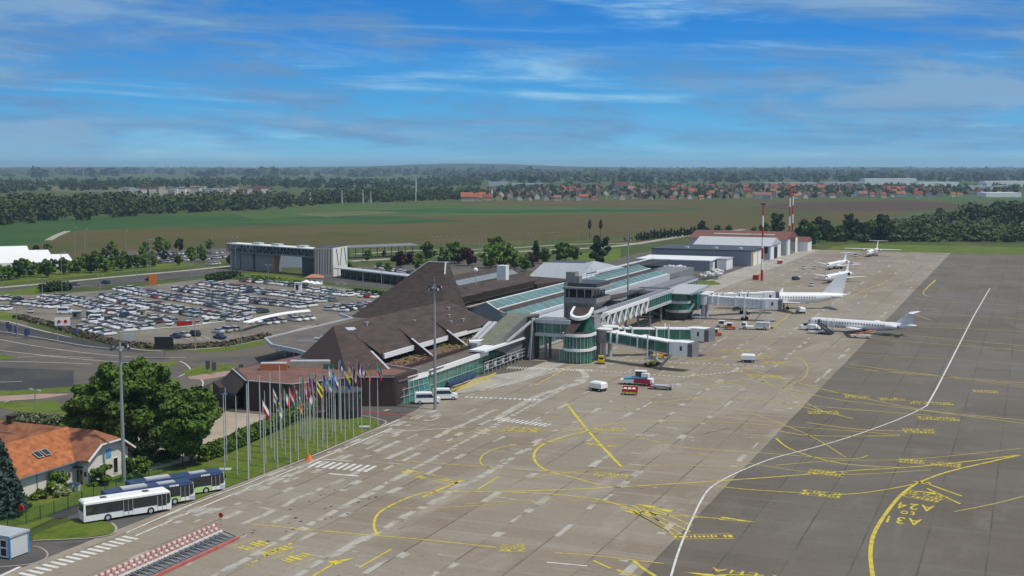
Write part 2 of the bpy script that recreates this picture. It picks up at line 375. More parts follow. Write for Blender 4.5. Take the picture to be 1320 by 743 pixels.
flat('traffic_island', GRASS, [(235, 479), (258, 473), (296, 470), (306, 475), (290, 479), (242, 486)], .05)
flat('traffic_island', GRASS, [(180, 469), (225, 466), (232, 471), (188, 474)], .05)
flat('traffic_island', GRASS, [(270, 497), (285, 493), (300, 496), (290, 503), (272, 505)], .05)
flat('traffic_island', REDPAV, [(240, 484), (300, 478), (310, 482), (262, 490), (245, 489)], .045)
flat('traffic_island', REDPAV, [(-60, 516), (0, 511), (50, 508), (92, 508), (60, 514), (0, 518), (-60, 524)], .05)
flat('traffic_island', GRASS, [(-60, 508), (0, 505), (92, 499), (92, 506), (40, 508), (0, 511), (-60, 514)], .045)
flat('traffic_island', GRASS, [(-60, 524), (0, 519), (70, 517), (90, 527), (50, 535), (0, 527)], .045)
flat('traffic_island', GRASS, [(-30, 458), (0, 457), (22, 461), (14, 464), (0, 464), (-30, 464)], .05)
flat('verge', GRASS, [(238, 453), (300, 447), (345, 437), (352, 441), (330, 447), (300, 452), (262, 455)], .03)
flat('verge', GRASS, [(-40, 403), (0, 402), (28, 405), (48, 415), (0, 413), (-40, 411)], .03)
# lot edge planting strips
flat('verge', SCRUB, [(30, 411), (60, 417), (105, 431), (150, 440), (215, 449), (290, 443), (350, 430), (352, 435), (290, 447), (215, 453), (150, 447), (100, 437), (40, 422)], .035)
# roads across the back of the car park
rib('road', ASPH, [(-200, 399), (-40, 384), (0, 377), (150, 363), (280, 350), (345, 345), (400, 343)], 22, .02)
rib('road', BEIGE, [(-200, 386), (0, 371), (150, 357), (230, 350), (300, 343), (345, 340)], 5.0, .034)
flat('verge', GRASS, [(-40, 386), (0, 383), (80, 376), (90, 370), (50, 370), (0, 377)], .04)
flat('verge', GRASS, [(262, 357), (330, 352), (400, 360), (398, 363), (330, 356), (270, 361)], .04)
flat('verge', GRASS, [(444, 370), (490, 376), (540, 386), (500, 386), (450, 376)], .04)
flat('road', ASPH, [(404, 352), (450, 356), (560, 372), (560, 382), (500, 373), (440, 367), (404, 361)], .028)
flat('verge', GRASS, [(0, 366), (250, 343), (250, 330), (0, 340), (-300, 375), (-300, 395)], .01)
flat('verge', SCRUB, [(420, 322), (620, 318), (900, 306), (1000, 292), (900, 300), (660, 312), (430, 318)], .01)
rib('road', BEIGE, [(452, 337), (520, 333), (600, 327), (700, 323), (800, 317), (880, 305), (960, 296)], 7, .03)
rib('road', BEIGE, [(455, 328), (540, 323), (640, 321), (740, 315), (830, 313), (880, 303)], 4.5, .034)
flat('car_park', ASPHB, [(450, 345), (640, 335), (700, 338), (690, 350), (560, 362), (450, 352)], .02)
flat('car_park', ASPHB, [(120, 345), (300, 336), (300, 320), (150, 324), (100, 336)], .02)
flat('pavement', ASPHB, [(690, 350), (790, 335), (830, 325), (960, 322), (880, 372), (760, 372)], .02)
flat('verge', GRASS, [(740, 343), (800, 335), (800, 320), (730, 330)], .03)
flat('verge', GRASS, [(880, 370), (930, 367), (920, 362), (880, 364)], .03)
# flag lawn, courtyard, front lawns
flat('lawn', GRASS, [(205, 643), (240, 650), (300, 626), (400, 588), (490, 549), (486, 541), (440, 536), (400, 540), (340, 565), (280, 590), (200, 612), (160, 625)], .10)
rib('lawn_kerb', BEIGE, [(235, 653), (300, 629), (400, 590), (492, 550), (488, 541), (455, 535)], .35, .112)
flat('courtyard', SAND, [(110, 610), (200, 606), (270, 588), (330, 553), (345, 543), (352, 536), (290, 531), (215, 538), (150, 560)], .06)
flat('lawn', GRASS, [(-80, 700), (0, 700), (30, 688), (45, 680), (100, 655), (150, 640), (200, 625), (210, 606), (60, 610), (-80, 640)], .05)
flat('lawn', GRASS, [(-70, 570), (95, 525), (200, 530), (215, 560), (100, 612), (-70, 620)], .045)
flat('lawn', GRASS, smooth([(42, 697), (45, 690), (70, 680), (96, 672), (120, 671), (143, 676), (149, 682), (142, 689), (110, 694), (70, 697), (44, 697)], 3), .11)
rib('lawn_kerb', BEIGE, [(42, 698), (110, 695), (143, 690), (150, 682), (144, 675)], .3, .118)
rib('lawn_kerb', BEIGE, [(0, 731), (40, 727), (58, 720), (61, 713), (52, 706), (42, 704)], .22, .02)
rib('road', ASPHD, [(70, 668), (100, 655), (150, 641), (205, 622), (240, 603)], 2.6, .06)
flat('pavement', ASPHB, [(420, 540), (500, 530), (520, 538), (490, 549), (455, 545)], .03)
rib('road_marking', RED, [(452, 529), (490, 533), (530, 537)], .5, .05)

# hills on the skyline
def hills():
    mb = M(mat('hill_woodland', (.035, .055, .03), .95, var=.4, vscale=.004)); n = 150; rows = []
    for j in range(8):
        row = []
        for i in range(n + 1):
            az = R(-36 + 72 * i / n) ; d = 8600 + 420 * j
            pxx = CXP + F * math.tan(az)
            h = 37 + 30 * math.exp(-((pxx - 600) / 130) ** 2) + 4 * math.exp(-((pxx - 100) / 260) ** 2) + 3 * math.sin(pxx * .021 + j) + 2.5 * math.sin(pxx * .07 + 2 * j)
            h += 9 * math.exp(-((pxx - 600) / 60) ** 2) + 6 * math.exp(-((pxx - 1130) / 60) ** 2)
            h = max(4, h) * math.sin(math.pi * min(1, (j + .3) / 5) / 2)
            if j == 7: h = 0
            if j == 0: h = -1
            X = d * math.tan(az); row.append((X * math.cos(YAW) - d * math.sin(YAW), X * math.sin(YAW) + d * math.cos(YAW), h))
        rows.append(row)
    mb.smooth = True
    mb.add([p for r in rows for p in r], [(j * (n + 1) + i, j * (n + 1) + i + 1, (j + 1) * (n + 1) + i + 1, (j + 1) * (n + 1) + i) for j in range(7) for i in range(n)])
    struct(mb.build('hills'))
hills()

# ---------------------------------------------------------------- apron markings
mk = M(WPAINT); zz = .019
def crosswalk(a, b, wd, n, fill=.5, rev=False):
    """stripes between ground points a..b, each stripe as long as wd"""
    a = Vector(a); b = Vector(b); d = (b - a) / n; u = d.normalized(); nn = Vector((-u.y, u.x)) * wd / 2
    for i in range(n):
        p = a + d * (i + .5 - fill / 2); q = a + d * (i + .5 + fill / 2)
        mk.add([(p.x - nn.x, p.y - nn.y, zz), (q.x - nn.x, q.y - nn.y, zz), (q.x + nn.x, q.y + nn.y, zz), (p.x + nn.x, p.y + nn.y, zz)], [(0, 1, 2, 3)])
crosswalk(G(30, 743), G(172, 692), 2.6, 15)
crosswalk(G(402, 598), G(482, 605), 4.2, 9)
def wl(pts, wd=.3, k=1, m=None):
    P_ = [G(*p) for p in pts]; ribbon(mk, smooth(P_, k) if k > 1 else P_, wd, zz)
wl([(163, 687), (240, 653), (322, 622), (400, 589), (480, 556), (515, 541)], .3)
wl([(175, 691), (260, 654), (352, 616), (440, 580), (505, 552)], .3)
wl([(415, 592), (455, 595)], .3); wl([(424, 611), (462, 614)], .5)
wl([(0, 743), (26, 731)], .5)
wl([(865, 743), (873, 716), (882, 692), (893, 668), (903, 647), (915, 630), (935, 617), (965, 603), (1000, 590), (1050, 577), (1100, 562), (1150, 544), (1180, 531), (1195, 523)], .28, 5)
wl([(1195, 523), (1207, 502), (1230, 457), (1255, 408), (1276, 372)], .34)
wl([(705, 725), (757, 730)], .3); wl([(742, 487), (800, 484), (870, 490)], .15)
# dashed vehicle lanes across the stands
def dashes(a, b, n, wd=.6, fill=.5):
    a = Vector(G(*a)); b = Vector(G(*b)); d = (b - a) / n
    for i in range(n): ribbon(mk, [a + d * i, a + d * (i + fill)], wd, zz)
dashes((655, 474), (765, 478), 30, 3.0, .4); dashes((768, 478), (880, 486), 18); dashes((880, 486), (960, 478), 14); dashes((790, 464), (935, 470), 20); dashes((936, 470), (990, 473), 6)
dashes((915, 402), (960, 403), 8); dashes((895, 415), (950, 417), 9); dashes((600, 512), (700, 516), 16, 1.2, .55); dashes((640, 540), (710, 549), 12, 3.0, .45)
for i in range(4): wl([(630 + i * 22, 503 - i * 6), (700 + i * 18, 478 - i * 3)], .2)
wl([(520, 556), (600, 551)], .25)
struct(mk.build('white_markings'))

yk = M(YPAINT); zz2 = .023
def yl(pts, wd=.3, k=4, mb=None): ribbon(mb or yk, smooth([G(*p) for p in pts], k) if k > 1 else [G(*p) for p in pts], wd * .95, zz2)
def arrow(px, py, ang, L=4.0, wd=2.2, mb=None):
    """filled triangle at a ground point, ang = direction in degrees in the apron frame"""
    x, y = G(px, py); u = Vector((math.cos(R(ang)), math.sin(R(ang)))); n_ = Vector((-u.y, u.x))
    (mb or yk).add([(x + u.x * L / 2, y + u.y * L / 2, zz2), (x - u.x * L / 2 + n_.x * wd / 2, y - u.y * L / 2 + n_.y * wd / 2, zz2), (x - u.x * L / 2 - n_.x * wd / 2, y - u.y * L / 2 - n_.y * wd / 2, zz2)], [(0, 1, 2)])
def plate(px, py, L, wd, n=3, ang=0, ch=0):
    """stand plate: outlined box with worn writing strokes"""
    x, y = G(px, py); ca, sa = math.cos(R(ang)), math.sin(R(ang))
    def tp(a, b): return (x + a * ca - b * sa, y + a * sa + b * ca)
    for i in range(n + 1):
        b = -wd / 2 + wd * i / n; ribbon(yk, [tp(-L / 2, b), tp(L / 2, b)], .16, zz2)
    for i in range(n):
        b = -wd / 2 + wd * (i + .5) / n; a = -L / 2 + .3
        while a < L / 2 - .5:
            ww = random.uniform(.25, .6)
            if random.random() < .82: ribbon(yk, [tp(a, b), tp(a + ww, b)], wd / n * random.uniform(.3, .62), zz2 + .002)
            a += ww + .22
yl([(325, 676), (440, 687), (545, 696), (640, 706)], .28)
yl([(487, 690), (482, 678), (488, 662), (512, 648), (545, 636), (585, 634), (640, 634), (720, 632), (800, 628), (900, 622), (1000, 615), (1100, 607), (1180, 602), (1240, 596), (1320, 586)], .38)
yl([(545, 641), (570, 630), (590, 622)], .5); arrow(592, 621, 60, 2.6, 1.6)
yl([(510, 594), (640, 603), (750, 611), (762, 612)], .25)
yl([(640, 604), (622, 600), (620, 590), (635, 580), (665, 573)], .25)
yl([(735, 615), (705, 607), (690, 595), (690, 582), (705, 571), (735, 561), (760, 556)], .45)
yl([(735, 615), (780, 627), (800, 628)], .35)
yl([(660, 635), (720, 638), (780, 646), (830, 663), (850, 672)], .35)
yl([(733, 524), (755, 552), (780, 580), (801, 602)], .55, 2); arrow(732, 522, 120, 2, 1.4)
yl([(680, 576), (740, 566), (820, 565), (880, 577), (980, 584), (1090, 592), (1120, 587)], .25)
yl([(650, 553), (620, 556)], .25); yl([(560, 558), (700, 555), (730, 552)], .22)
yl([(725, 557), (780, 548), (850, 543), (930, 544), (1000, 549), (1100, 556), (1160, 561)], .28)
yl([(1125, 743), (1122, 715), (1126, 690), (1140, 665), (1160, 640), (1180, 624)], .55)
yl([(1180, 624), (1150, 630), (1110, 636), (1070, 638), (1040, 636), (960, 631), (920, 626)], .3)
yl([(1180, 624), (1220, 609), (1270, 597), (1320, 586), (1345, 582)], .45)
yl([(1000, 565), (1015, 577), (1040, 587), (1080, 597), (1120, 601), (1160, 603)], .35)
yl([(715, 713), (770, 717), (856, 727)], .25); yl([(817, 723), (826, 731), (845, 743)], .5); yl([(765, 723), (787, 733)], .35); yl([(795, 735), (820, 743)], .5)
yl([(840, 663), (905, 667), (950, 671)], .3); arrow(952, 671, 0, 5, 1.6)
yl([(920, 741), (985, 742)], .3); arrow(907, 741, 180, 5, 1.6)
yl([(403, 743), (430, 727)], .35); arrow(442, 723, 62, 3.4, 1.8); yl([(463, 732), (505, 708)], .3); yl([(615, 632), (642, 615)], .3)
for i, (a, b) in enumerate((((808, 655), (870, 690)), ((816, 652), (880, 690)), ((828, 656), (890, 686)), ((840, 655), (892, 678)), ((820, 662), (862, 686)))): yl([a, b], .28, 1)
for q in ((812, 660), (831, 652), (853, 657), (836, 661)): arrow(*q, 165, 3.2, 1.4)
plate(360, 709, 1.2, 13, 5, 0); plate(355, 711, 4.5, 12, 3, 75); plate(548, 614, 3.6, 12, 3, 72)
plate(660, 707, 3.4, 2.8, 3, 20); plate(672, 554, 7, 4, 3, 10); plate(775, 574, 6, 2.4, 1, 0); plate(785, 554, 6, 2.5, 2, 15); plate(788, 613, 6, 2.4, 2, 5); plate(905, 692, 8, 2, 1, 25)
plate(1198, 597, 10, 3, 2, 0); plate(1065, 610, 6, 3, 2, 0); plate(1058, 637, 6, 3, 2, 0); plate(1190, 640, 6, 4, 3, -20); plate(1185, 556, 6, 4, 2, 15)
yl([(1190, 622), (1240, 640)], .4, 1); yl([(1195, 630), (1238, 650)], .4, 1); arrow(1186, 622, 165, 3, 1.5); arrow(1193, 635, 165, 3, 1.5)
for px, py, a in ((1062, 532, 20), (1105, 512, 10), (1000, 468, 10), (985, 485, 5), (978, 460, 12), (1150, 515, 15), (1200, 520, 10), (1270, 505, 5), (1210, 540, 10), (945, 452, 8)):
    plate(px, py, random.uniform(5, 9), 3, 2, a)
yf = M(YFAINT)
for pts in ([(960, 475), (1040, 497), (1120, 515), (1200, 530), (1320, 542)], [(975, 490), (1060, 512), (1140, 523), (1320, 546)], [(1110, 435), (1200, 443), (1320, 452)], [(1095, 470), (1180, 481), (1320, 497)], [(1115, 477), (1190, 483), (1270, 490), (1320, 494)],
            [(1185, 422), (1250, 424), (1320, 428)], [(1180, 404), (1260, 408), (1320, 412)], [(1150, 430), (1230, 438), (1320, 446)], [(1010, 520), (1100, 528), (1200, 536)], [(1040, 545), (1110, 554), (1180, 556)], [(1000, 555), (1050, 562), (1160, 562)],
            [(1180, 385), (1230, 390), (1320, 394)], [(1206, 362), (1196, 370), (1190, 378), (1200, 383), (1230, 386)], [(1168, 402), (1186, 408), (1200, 413)], [(1290, 363), (1320, 365)], [(1030, 395), (1010, 412), (985, 430)], [(880, 470), (940, 460), (1000, 455)],
            [(905, 500), (955, 490), (1010, 486)], [(840, 520), (930, 512), (1010, 520), (1100, 540)], [(900, 440), (960, 436), (1000, 440)], [(1040, 403), (1060, 412), (1100, 420)], [(1150, 360), (1120, 372), (1090, 386)], [(1120, 355), (1160, 345), (1190, 341)], [(690, 497), (740, 470)], [(820, 470), (880, 480), (960, 500)]):
    ribbon(yf, smooth([G(*p) for p in pts], 4), .42, zz2 - .002)
for pts in ([(1000, 600), (1080, 594), (1180, 592), (1320, 578)], [(900, 585), (980, 600), (1080, 612), (1200, 606)], [(560, 575), (640, 560), (720, 556), (800, 560)], [(660, 620), (760, 606), (860, 600), (960, 603)], [(700, 540), (780, 530), (860, 530), (960, 540)],
            [(1060, 470), (1130, 478), (1220, 487), (1320, 500)], [(1080, 455), (1180, 461), (1320, 470)], [(1020, 455), (1040, 470), (1036, 488), (1010, 500)], [(960, 515), (1050, 505), (1120, 512)], [(1230, 660), (1280, 650), (1320, 640)], [(850, 500), (900, 515), (960, 530), (1040, 560), (1090, 590)], [(600, 650), (700, 645), (800, 650), (900, 668)],
            [(470, 655), (560, 655), (650, 650)], [(1140, 400), (1210, 398), (1320, 402)], [(1100, 372), (1180, 374), (1320, 378)], [(870, 455), (930, 470), (1000, 500), (1060, 530)]):
    ribbon(yf, smooth([G(*p) for p in pts], 4), .27, zz2 - .002)
struct(yf.build('worn_yellow_markings'))
yl([(1206, 361), (1192, 374)], .5)
yl([(590, 503), (612, 496), (634, 489)], .6, 1)
struct(yk.build('yellow_markings'))
def gtext(s_, px, py, size, rz, sx_=1.0, m=None):
    cu = bpy.data.curves.new('tmp', 'FONT'); cu.body = s_; cu.size = size; cu.offset = .012 * size; cu.space_character = 1.25; cu.align_x = 'CENTER'; cu.align_y = 'CENTER'
    o = bpy.data.objects.new('tmp', cu); COL.objects.link(o); bpy.context.view_layer.update()
    me = bpy.data.meshes.new_from_object(o.evaluated_get(bpy.context.evaluated_depsgraph_get())); bpy.data.objects.remove(o)
    me.materials.clear(); me.materials.append(m or YPAINT); r = bpy.data.objects.new('painted_text', me); COL.objects.link(r)
    x, y = G(px, py); r.location = (x, y, zz2 + .002); r.rotation_euler = (0, 0, rz); r.scale = (sx_, 1, 1); return r
def bold(o):
    return struct(o)
for s_, px, py, sz_ in (('A24', 1180, 653.5, 4.6), ('to', 1170, 662, 3.6), ('A31', 1163, 671, 4.6)):
    struct(gtext(s_, px, py, sz_, math.pi, .56))
gtext('TK LHA', 975, 741, 1.9, math.pi, 1.4)['kind'] = 'structure'

sk = M(PATCH); zs = .0140
P_ = smooth([G(*p) for p in ((640, 540), (690, 512), (720, 502), (748, 494), (755, 484), (745, 476))], 5); ribbon(sk, P_, 1.6, .0139)
for a, b in (((313, 676), (470, 604)), ((395, 733), (520, 668)), ((520, 668), (640, 604)), ((640, 604), (700, 566)), ((500, 592), (640, 528))):
    a = Vector(G(*a)); b = Vector(G(*b)); L_ = (b - a).length; s_ = 0
    while s_ < L_:
        zs += 2e-5; l_ = random.uniform(.8, 4.5); u_ = (b - a).normalized(); n_ = Vector((-u_.y, u_.x)); p = a + u_ * s_; q = p + u_ * min(l_, L_ - s_ + .1); w0, w1 = random.uniform(.25, .75), random.uniform(.25, .75); o_ = random.uniform(-.3, .3)
        sk.sheet([(*(p - n_ * w0 + n_ * o_), zs), (*(q - n_ * w1 + n_ * o_), zs), (*(q + n_ * w0 + n_ * o_), zs), (*(p + n_ * w1 + n_ * o_), zs)]); s_ += l_ + (random.uniform(0, 2.2) if random.random() < .5 else 0)
struct(sk.build('pale_joint_repairs'))
# pale repair patches strung along the slab joints, dark tar seams
pk = M(PATCH); zp = .006
for k_ in range(0, 10):
    xj = -48.5 - 7.5 * k_ if k_ else -43
    y = 95
    dens = (.9, 1.2, 1.6, 1.2, 1.5, 1.7, 2.0, 1.1, 1.3, .8)[k_]
    while y < 700:
        if random.random() < .62:
            L = random.uniform(.8, 6) * (1.6 if random.random() < .2 else 1); wd = random.uniform(.4, 1.3)
            x0 = xj + random.uniform(-.5, .5); zp += 2e-5
            if x0 < -103 and y < 134: y += 6; continue
            pts = [(x0 - wd / 2 + random.uniform(-.12, .12), y, zp), (x0 + wd / 2 + random.uniform(-.12, .12), y + random.uniform(-.3, .3), zp), (x0 + wd / 2, y + L * .5, zp), (x0 + wd / 2 + random.uniform(-.2, .2), y + L, zp), (x0 - wd / 2, y + L + random.uniform(-.4, .4), zp)]
            pk.sheet(pts); y += L
        y += random.expovariate(1 / (7.0 / dens)) + .4
for i in range(130):
    zp += 2e-5; x0 = random.uniform(-102, -44); y = random.uniform(105, 420); L = random.uniform(.5, 3.4); wd = random.uniform(.25, .8)
    pk.sheet([(x0, y, zp), (x0 + L, y + random.uniform(-.2, .2), zp), (x0 + L, y + wd, zp), (x0 + random.uniform(-.2, .2), y + wd, zp)])
y = 112
while y < 255:
    zp += 2e-5; L = random.uniform(1, 4); x0 = -87.5 - (y - 112) * .04; wd = random.uniform(.5, 1.4)
    pk.sheet([(x0, y, zp), (x0 + wd, y + .2, zp), (x0 + wd + random.uniform(-.3, .3), y + L, zp), (x0 - random.uniform(0, .3), y + L + .3, zp)]); y += L + random.uniform(0, 1.1)
for i in range(60):
    zp += 2e-5; x0 = random.uniform(-108.5, -103.5); y = random.uniform(131, 215); L = random.uniform(1, 4.5); wd = random.uniform(.4, 1.3)
    pk.sheet([(x0, y, zp), (x0 + wd, y, zp), (x0 + wd, y + L, zp), (x0, y + L - .2, zp)])
struct(pk.build('apron_patches'))
tk = M(mat('tar_seam', (.03, .028, .026), .6, var=.2))
for a, b in (((1035, 560), (1070, 540)), ((905, 560), (940, 552)), ((772, 616), (806, 608)), ((950, 558), (985, 560))):
    P_ = [G(*a), G(*b)]; m_ = [(P_[0][0] + (P_[1][0] - P_[0][0]) * t_ + random.uniform(-.2, .2), P_[0][1] + (P_[1][1] - P_[0][1]) * t_) for t_ in np.linspace(0, 1, 14)]
    ribbon(tk, m_, .14, .0165)
for i in range(26):
    x0 = -88 + random.uniform(-7, 2); y = 128 + i * 1.15; tk.box(x0, x0 + random.uniform(.2, .5), y, y + random.uniform(.2, .6), .002, .0158)
struct(tk.build('tar_seams'))
# ================================================================ TERMINAL
term = thing('terminal_building', 'long airport terminal with steep brown tiled pyramid roofs, glass airside front and teal roof lights', 'terminal', (-130, 260, 0))
TX, TY = -130, 260
class TB(MB):     # builder in world coordinates, linked under the terminal
    def put(s, name, parent=None, label=None):
        o = s.build(name); o.parent = parent or term
        o.matrix_parent_inverse = (parent or term).matrix_world.inverted() if False else Matrix.Translation((-TX, -TY, 0))
        if label: o['label'] = label
        return o
def T(m): return TB().use(m)
bpy.context.view_layer.update()
# -- brown block with terrace, front left
blk = [(-142, 203), (-131.5, 203), (-125, 214.5), (-116.8, 217.8), (-116.8, 228), (-150, 240), (-153, 214)]
b = T(BROWND).prism(blk, 0, 5.9); b.put('brown_wall')
b = T(REDR).prism([(-141.6, 203.4), (-131.8, 203.4), (-125.2, 215), (-118, 218.6), (-118, 226), (-149, 239), (-152, 214.3)], 5.91, 5.95); b.put('terrace')
b = T(LGREY)
for i in range(5):
    p, q = blk[i], blk[(i + 1) % 7]
    if i == 3: continue
    b.bar((p[0], p[1], 5.98), (q[0], q[1], 5.98), .25, .14)
b.bar((-153, 214, 5.98), (-142, 203, 5.98), .25, .14); b.put('parapet_coping')
b = T(BROWND)  # sloping tunnel wall at its left
b.slab([(-153, 214, 5.9), (-142.2, 203.2, 5.9), (-143.8, 201.5, 3.4), (-158, 214, 1.2)], .5); b.prism([(-158, 214), (-152, 208), (-151, 209), (-157, 215.5)], 0, 3); b.put('tunnel_wing')
b = T(GDARK).box(-149, -144.5, 203.9, 206.8, 0, 2.6); b.put('tunnel_opening')
# dark glass drum
b = T(GDARK).tube((-121.2, 205.3, 0), (-121.2, 205.3, 5.0), 3.4, n=28); d0 = b.put('glass_drum')
b = T(DGREY)
for i in range(14):
    a = 2 * math.pi * i / 14; b.bar((-121.2 + 3.44 * math.cos(a), 205.3 + 3.44 * math.sin(a), 0), (-121.2 + 3.44 * math.cos(a), 205.3 + 3.44 * math.sin(a), 5), .1)
b.tube((-121.2, 205.3, 5.0), (-121.2, 205.3, 5.25), 3.6, n=28); b.put('drum_frame')
# -- airside glass hall
b = T(GREY).prism([(-125, 220), (-117.3, 220), (-117.6, 284.5), (-125, 284.5)], 0, 4.6); b.put('hall_core')
b = T(BROWNF).prism([(-124.2, 219.5), (-116.6, 219.3), (-116.3, 231), (-116.9, 258), (-116.9, 285), (-124.2, 285)], 4.62, 4.95); b.put('hall_roof')
b = T(GGREENL).add([(-117.2, 217.7, 0), (-115.2, 231, 0), (-116.2, 231, 4.1), (-117.3, 218.4, 4.1)], [(0, 1, 2, 3)])
b.add([(-115.2, 231, 0), (-117.0, 233.5, 0), (-117.0, 233.5, 4.1), (-116.2, 231, 4.1)], [(0, 1, 2, 3)]); b.box(-117.2, -117.0, 233.5, 262, 0, 3.9); g1 = b.put('glass_front')
b = T(LGREY)
for i in range(8):
    f = i / 7; b.bar((-117.15 + 1.98 * f, 217.7 + 13.3 * f, 0), (-117.25 + 1.08 * f, 218.4 + 12.6 * f, 4.1), .13)
for z_ in (1.4, 2.8):
    b.bar((-117.15, 217.9, z_), (-115.2 - z_ * .23, 231, z_), .1)
for i in range(13):
    b.bar((-116.95, 234 + 2.25 * i, 0), (-116.95, 234 + 2.25 * i, 3.9), .1)
b.bar((-116.95, 234, 1.6), (-116.95, 261.5, 1.6), .1); b.put('mullions', g1) if False else b.put('window_mullions')
b = T(WHITE)
b.add([(-117.5, 217.6, 4.1), (-115.9, 231, 4.1), (-116.0, 231, 5.15), (-117.4, 217.9, 5.15), (-118.4, 218.5, 4.9), (-117, 231, 4.95)], [(0, 1, 2, 3), (3, 2, 5, 4)])
b.add([(-115.9, 231, 4.1), (-116.8, 233.8, 4.1), (-116.8, 233.8, 5.05), (-116.0, 231, 5.15)], [(0, 1, 2, 3)])
b.box(-117.1, -116.5, 233.8, 264, 4.0, 4.99); b.box(-119.2, -115.3, 259, 284.8, 5.3, 5.75); b.put('white_fascia')
b = T(GDARK).box(-117.4, -117.0, 262, 284.5, 0, 5.3); b.put('dark_glass_front')
b = T(GGREEN).box(-117.0, -116.85, 262, 284.3, 3.1, 5.2); b.put('upper_glass_band')
b = T(LGREY)
for i in range(12):
    y = 259 + 2.3 * i; b.bar((-115.4, y, 0), (-115.4, y, 2.9), .14)
for z_ in (1.2, 2.1, 2.9): b.bar((-115.4, 259, z_), (-115.4, 284.3, z_), .12)
for i in range(5): b.box(-115.5, -115.3, 260 + 4.6 * i, 261.2 + 4.6 * i, 1.3, 2.4)
b.put('gate_frame')
b = T(BLUE).box(-116.5, -115.9, 241, 256, .3, 1.2); b.put('blue_bench')
b = T(YEL).box(-113.9, -113.6, 236, 262, 0, .25); b.put('yellow_kerb_rail')
# -- front roof with hips and fins
ZR, ZE = 13.5, 7.5
A = (-139.3, 232, ZR); Bp = (-135.2, 234, 11.5); D = (-127.8, 218.5, 5.0); E_ = (-147, 227, 5.0); RE = (-138.8, 288, ZR)
C1 = (-121.6, 226, 5.3)
b = T(BROWND).sheet([A, E_, D]); b.put('roof_front_face')  # ribbed cladding; its darker brown also puts this face's shade into the colour
b = T(BROWN).sheet([A, D, C1, Bp]); b.put('roof_corner_face')
b = T(BROWN).add([A, Bp, (-129.4, 235, ZE), (-128.8, 287.5, ZE), RE, (-129.4, 235, ZE - .35), (-128.8, 287.5, ZE - .35)], [(0, 1, 2, 3, 4), (2, 5, 6, 3)]); b.put('roof_airside_slope')
b = T(BROWN).sheet([A, RE, (-153, 300, 5.2), (-152, 236, 5.2), E_]); b.put('roof_landside_slope')
b = T(BROWN).add([RE, (-128.8, 287.5, ZE), (-124, 297, 5.2), (-150, 300, 5.2)], [(0, 1, 2, 3)]); b.put('roof_end_hip')
b = T(WHITE).box(-129.3, -128.9, 236, 287.5, ZE - 1.15, ZE - .05); b.put('white_eaves')
b = T(GDARK).box(-133, -131.4, 234, 288, 5.0, ZE + .3); b.put('recessed_windows')
b = T(LGREY)
for y in [236 + 1.7 * i for i in range(30)]: b.bar((-131.3, y, 5.1), (-131.3, y, 7.3), .12)
b.bar((-131.3, 236, 6.2), (-131.3, 287, 6.2), .1); b.put('recessed_window_frames')
for (p, q, r) in (((-135.2, 234.0, 11.6), (-129.5, 231.5, 5.2), (-121.6, 226, 5.2)), ((-135.7, 253, 11.6), (-130.5, 251, 5.3), (-122.8, 248, 5.3)), ((-134.8, 270.3, 11.2), (-130, 268.6, 5.3), (-122.9, 266.2, 5.3))):
    m_ = T(BROWND); t2 = .5
    m_.add([p, q, r, (p[0], p[1] + t2, p[2]), (q[0], q[1] + t2, q[2]), (r[0], r[1] + t2, r[2])], [(0, 1, 2), (5, 4, 3), (0, 2, 5, 3), (1, 0, 3, 4), (2, 1, 4, 5)])
    m_.put('roof_fin'); 
    m_ = T(LGREY).bar(tuple(p[i] + (r[i] - p[i]) * .45 + (.12 if i == 2 else 0) for i in range(3)), (r[0], r[1], r[2] + .14), .5, .12); m_.put('fin_coping')
b = T(REDR).box(-130, -122.0, 234, 287, 5.0, 5.06); b.use(BROWND).box(-122.2, -121.9, 226, 288, 4.9, 5.8); b.put('terrace_parapet')
# planting on the terrace
sh = T(mat('terrace_shrubs', (.12, .15, .04), .9, var=.5, vscale=1.5, col2=(.26, .26, .07)))
for i in range(420):
    y = random.uniform(236, 286); x = random.uniform(-128.5, -122.8); r_ = random.uniform(.15, .5)
    if abs(y - 249) < 1 or abs(y - 267) < 1: continue
    a_ = random.uniform(0, 3); zc = 5.1 + random.uniform(0, .5)
    sh.add([(x + r_ * math.cos(a_ + k_ * 2.1), y + r_ * math.sin(a_ + k_ * 2.1), zc + random.uniform(0, .6)) for k_ in range(3)], [(0, 1, 2)])
sh.put('terrace_planting')['kind'] = 'stuff'
for x, y, z_ in ((-137.2, 243, 12.6), (-135, 262, 11), (-134, 279, 10.5), (-132, 276, 9.3), (-136, 283, 11.8), (-131.5, 282, 9.2)):
    b = T(LGREY).tube((x, y, z_ - .6), (x, y, z_ + .5), .25, n=8); b.box(x - .35, x + .35, y - .35, y + .35, z_ + .5, z_ + .62); b.put('roof_vent')
b = T(LGREY).slab([(-137.9, 234.5, 12.95), (-137.0, 234.4, 12.45), (-136.4, 237.5, 12.05), (-137.4, 237.7, 12.7)], .1); b.put('roof_window')
for x in (-144.5, -141.5, -138.2, -135.4):
    b = T(GGREENL).box(x, x + 2.1, 218.4 + (-129 - x) * .45, 219.1 + (-129 - x) * .45, 6.0, 7.0); b.put('strip_window')
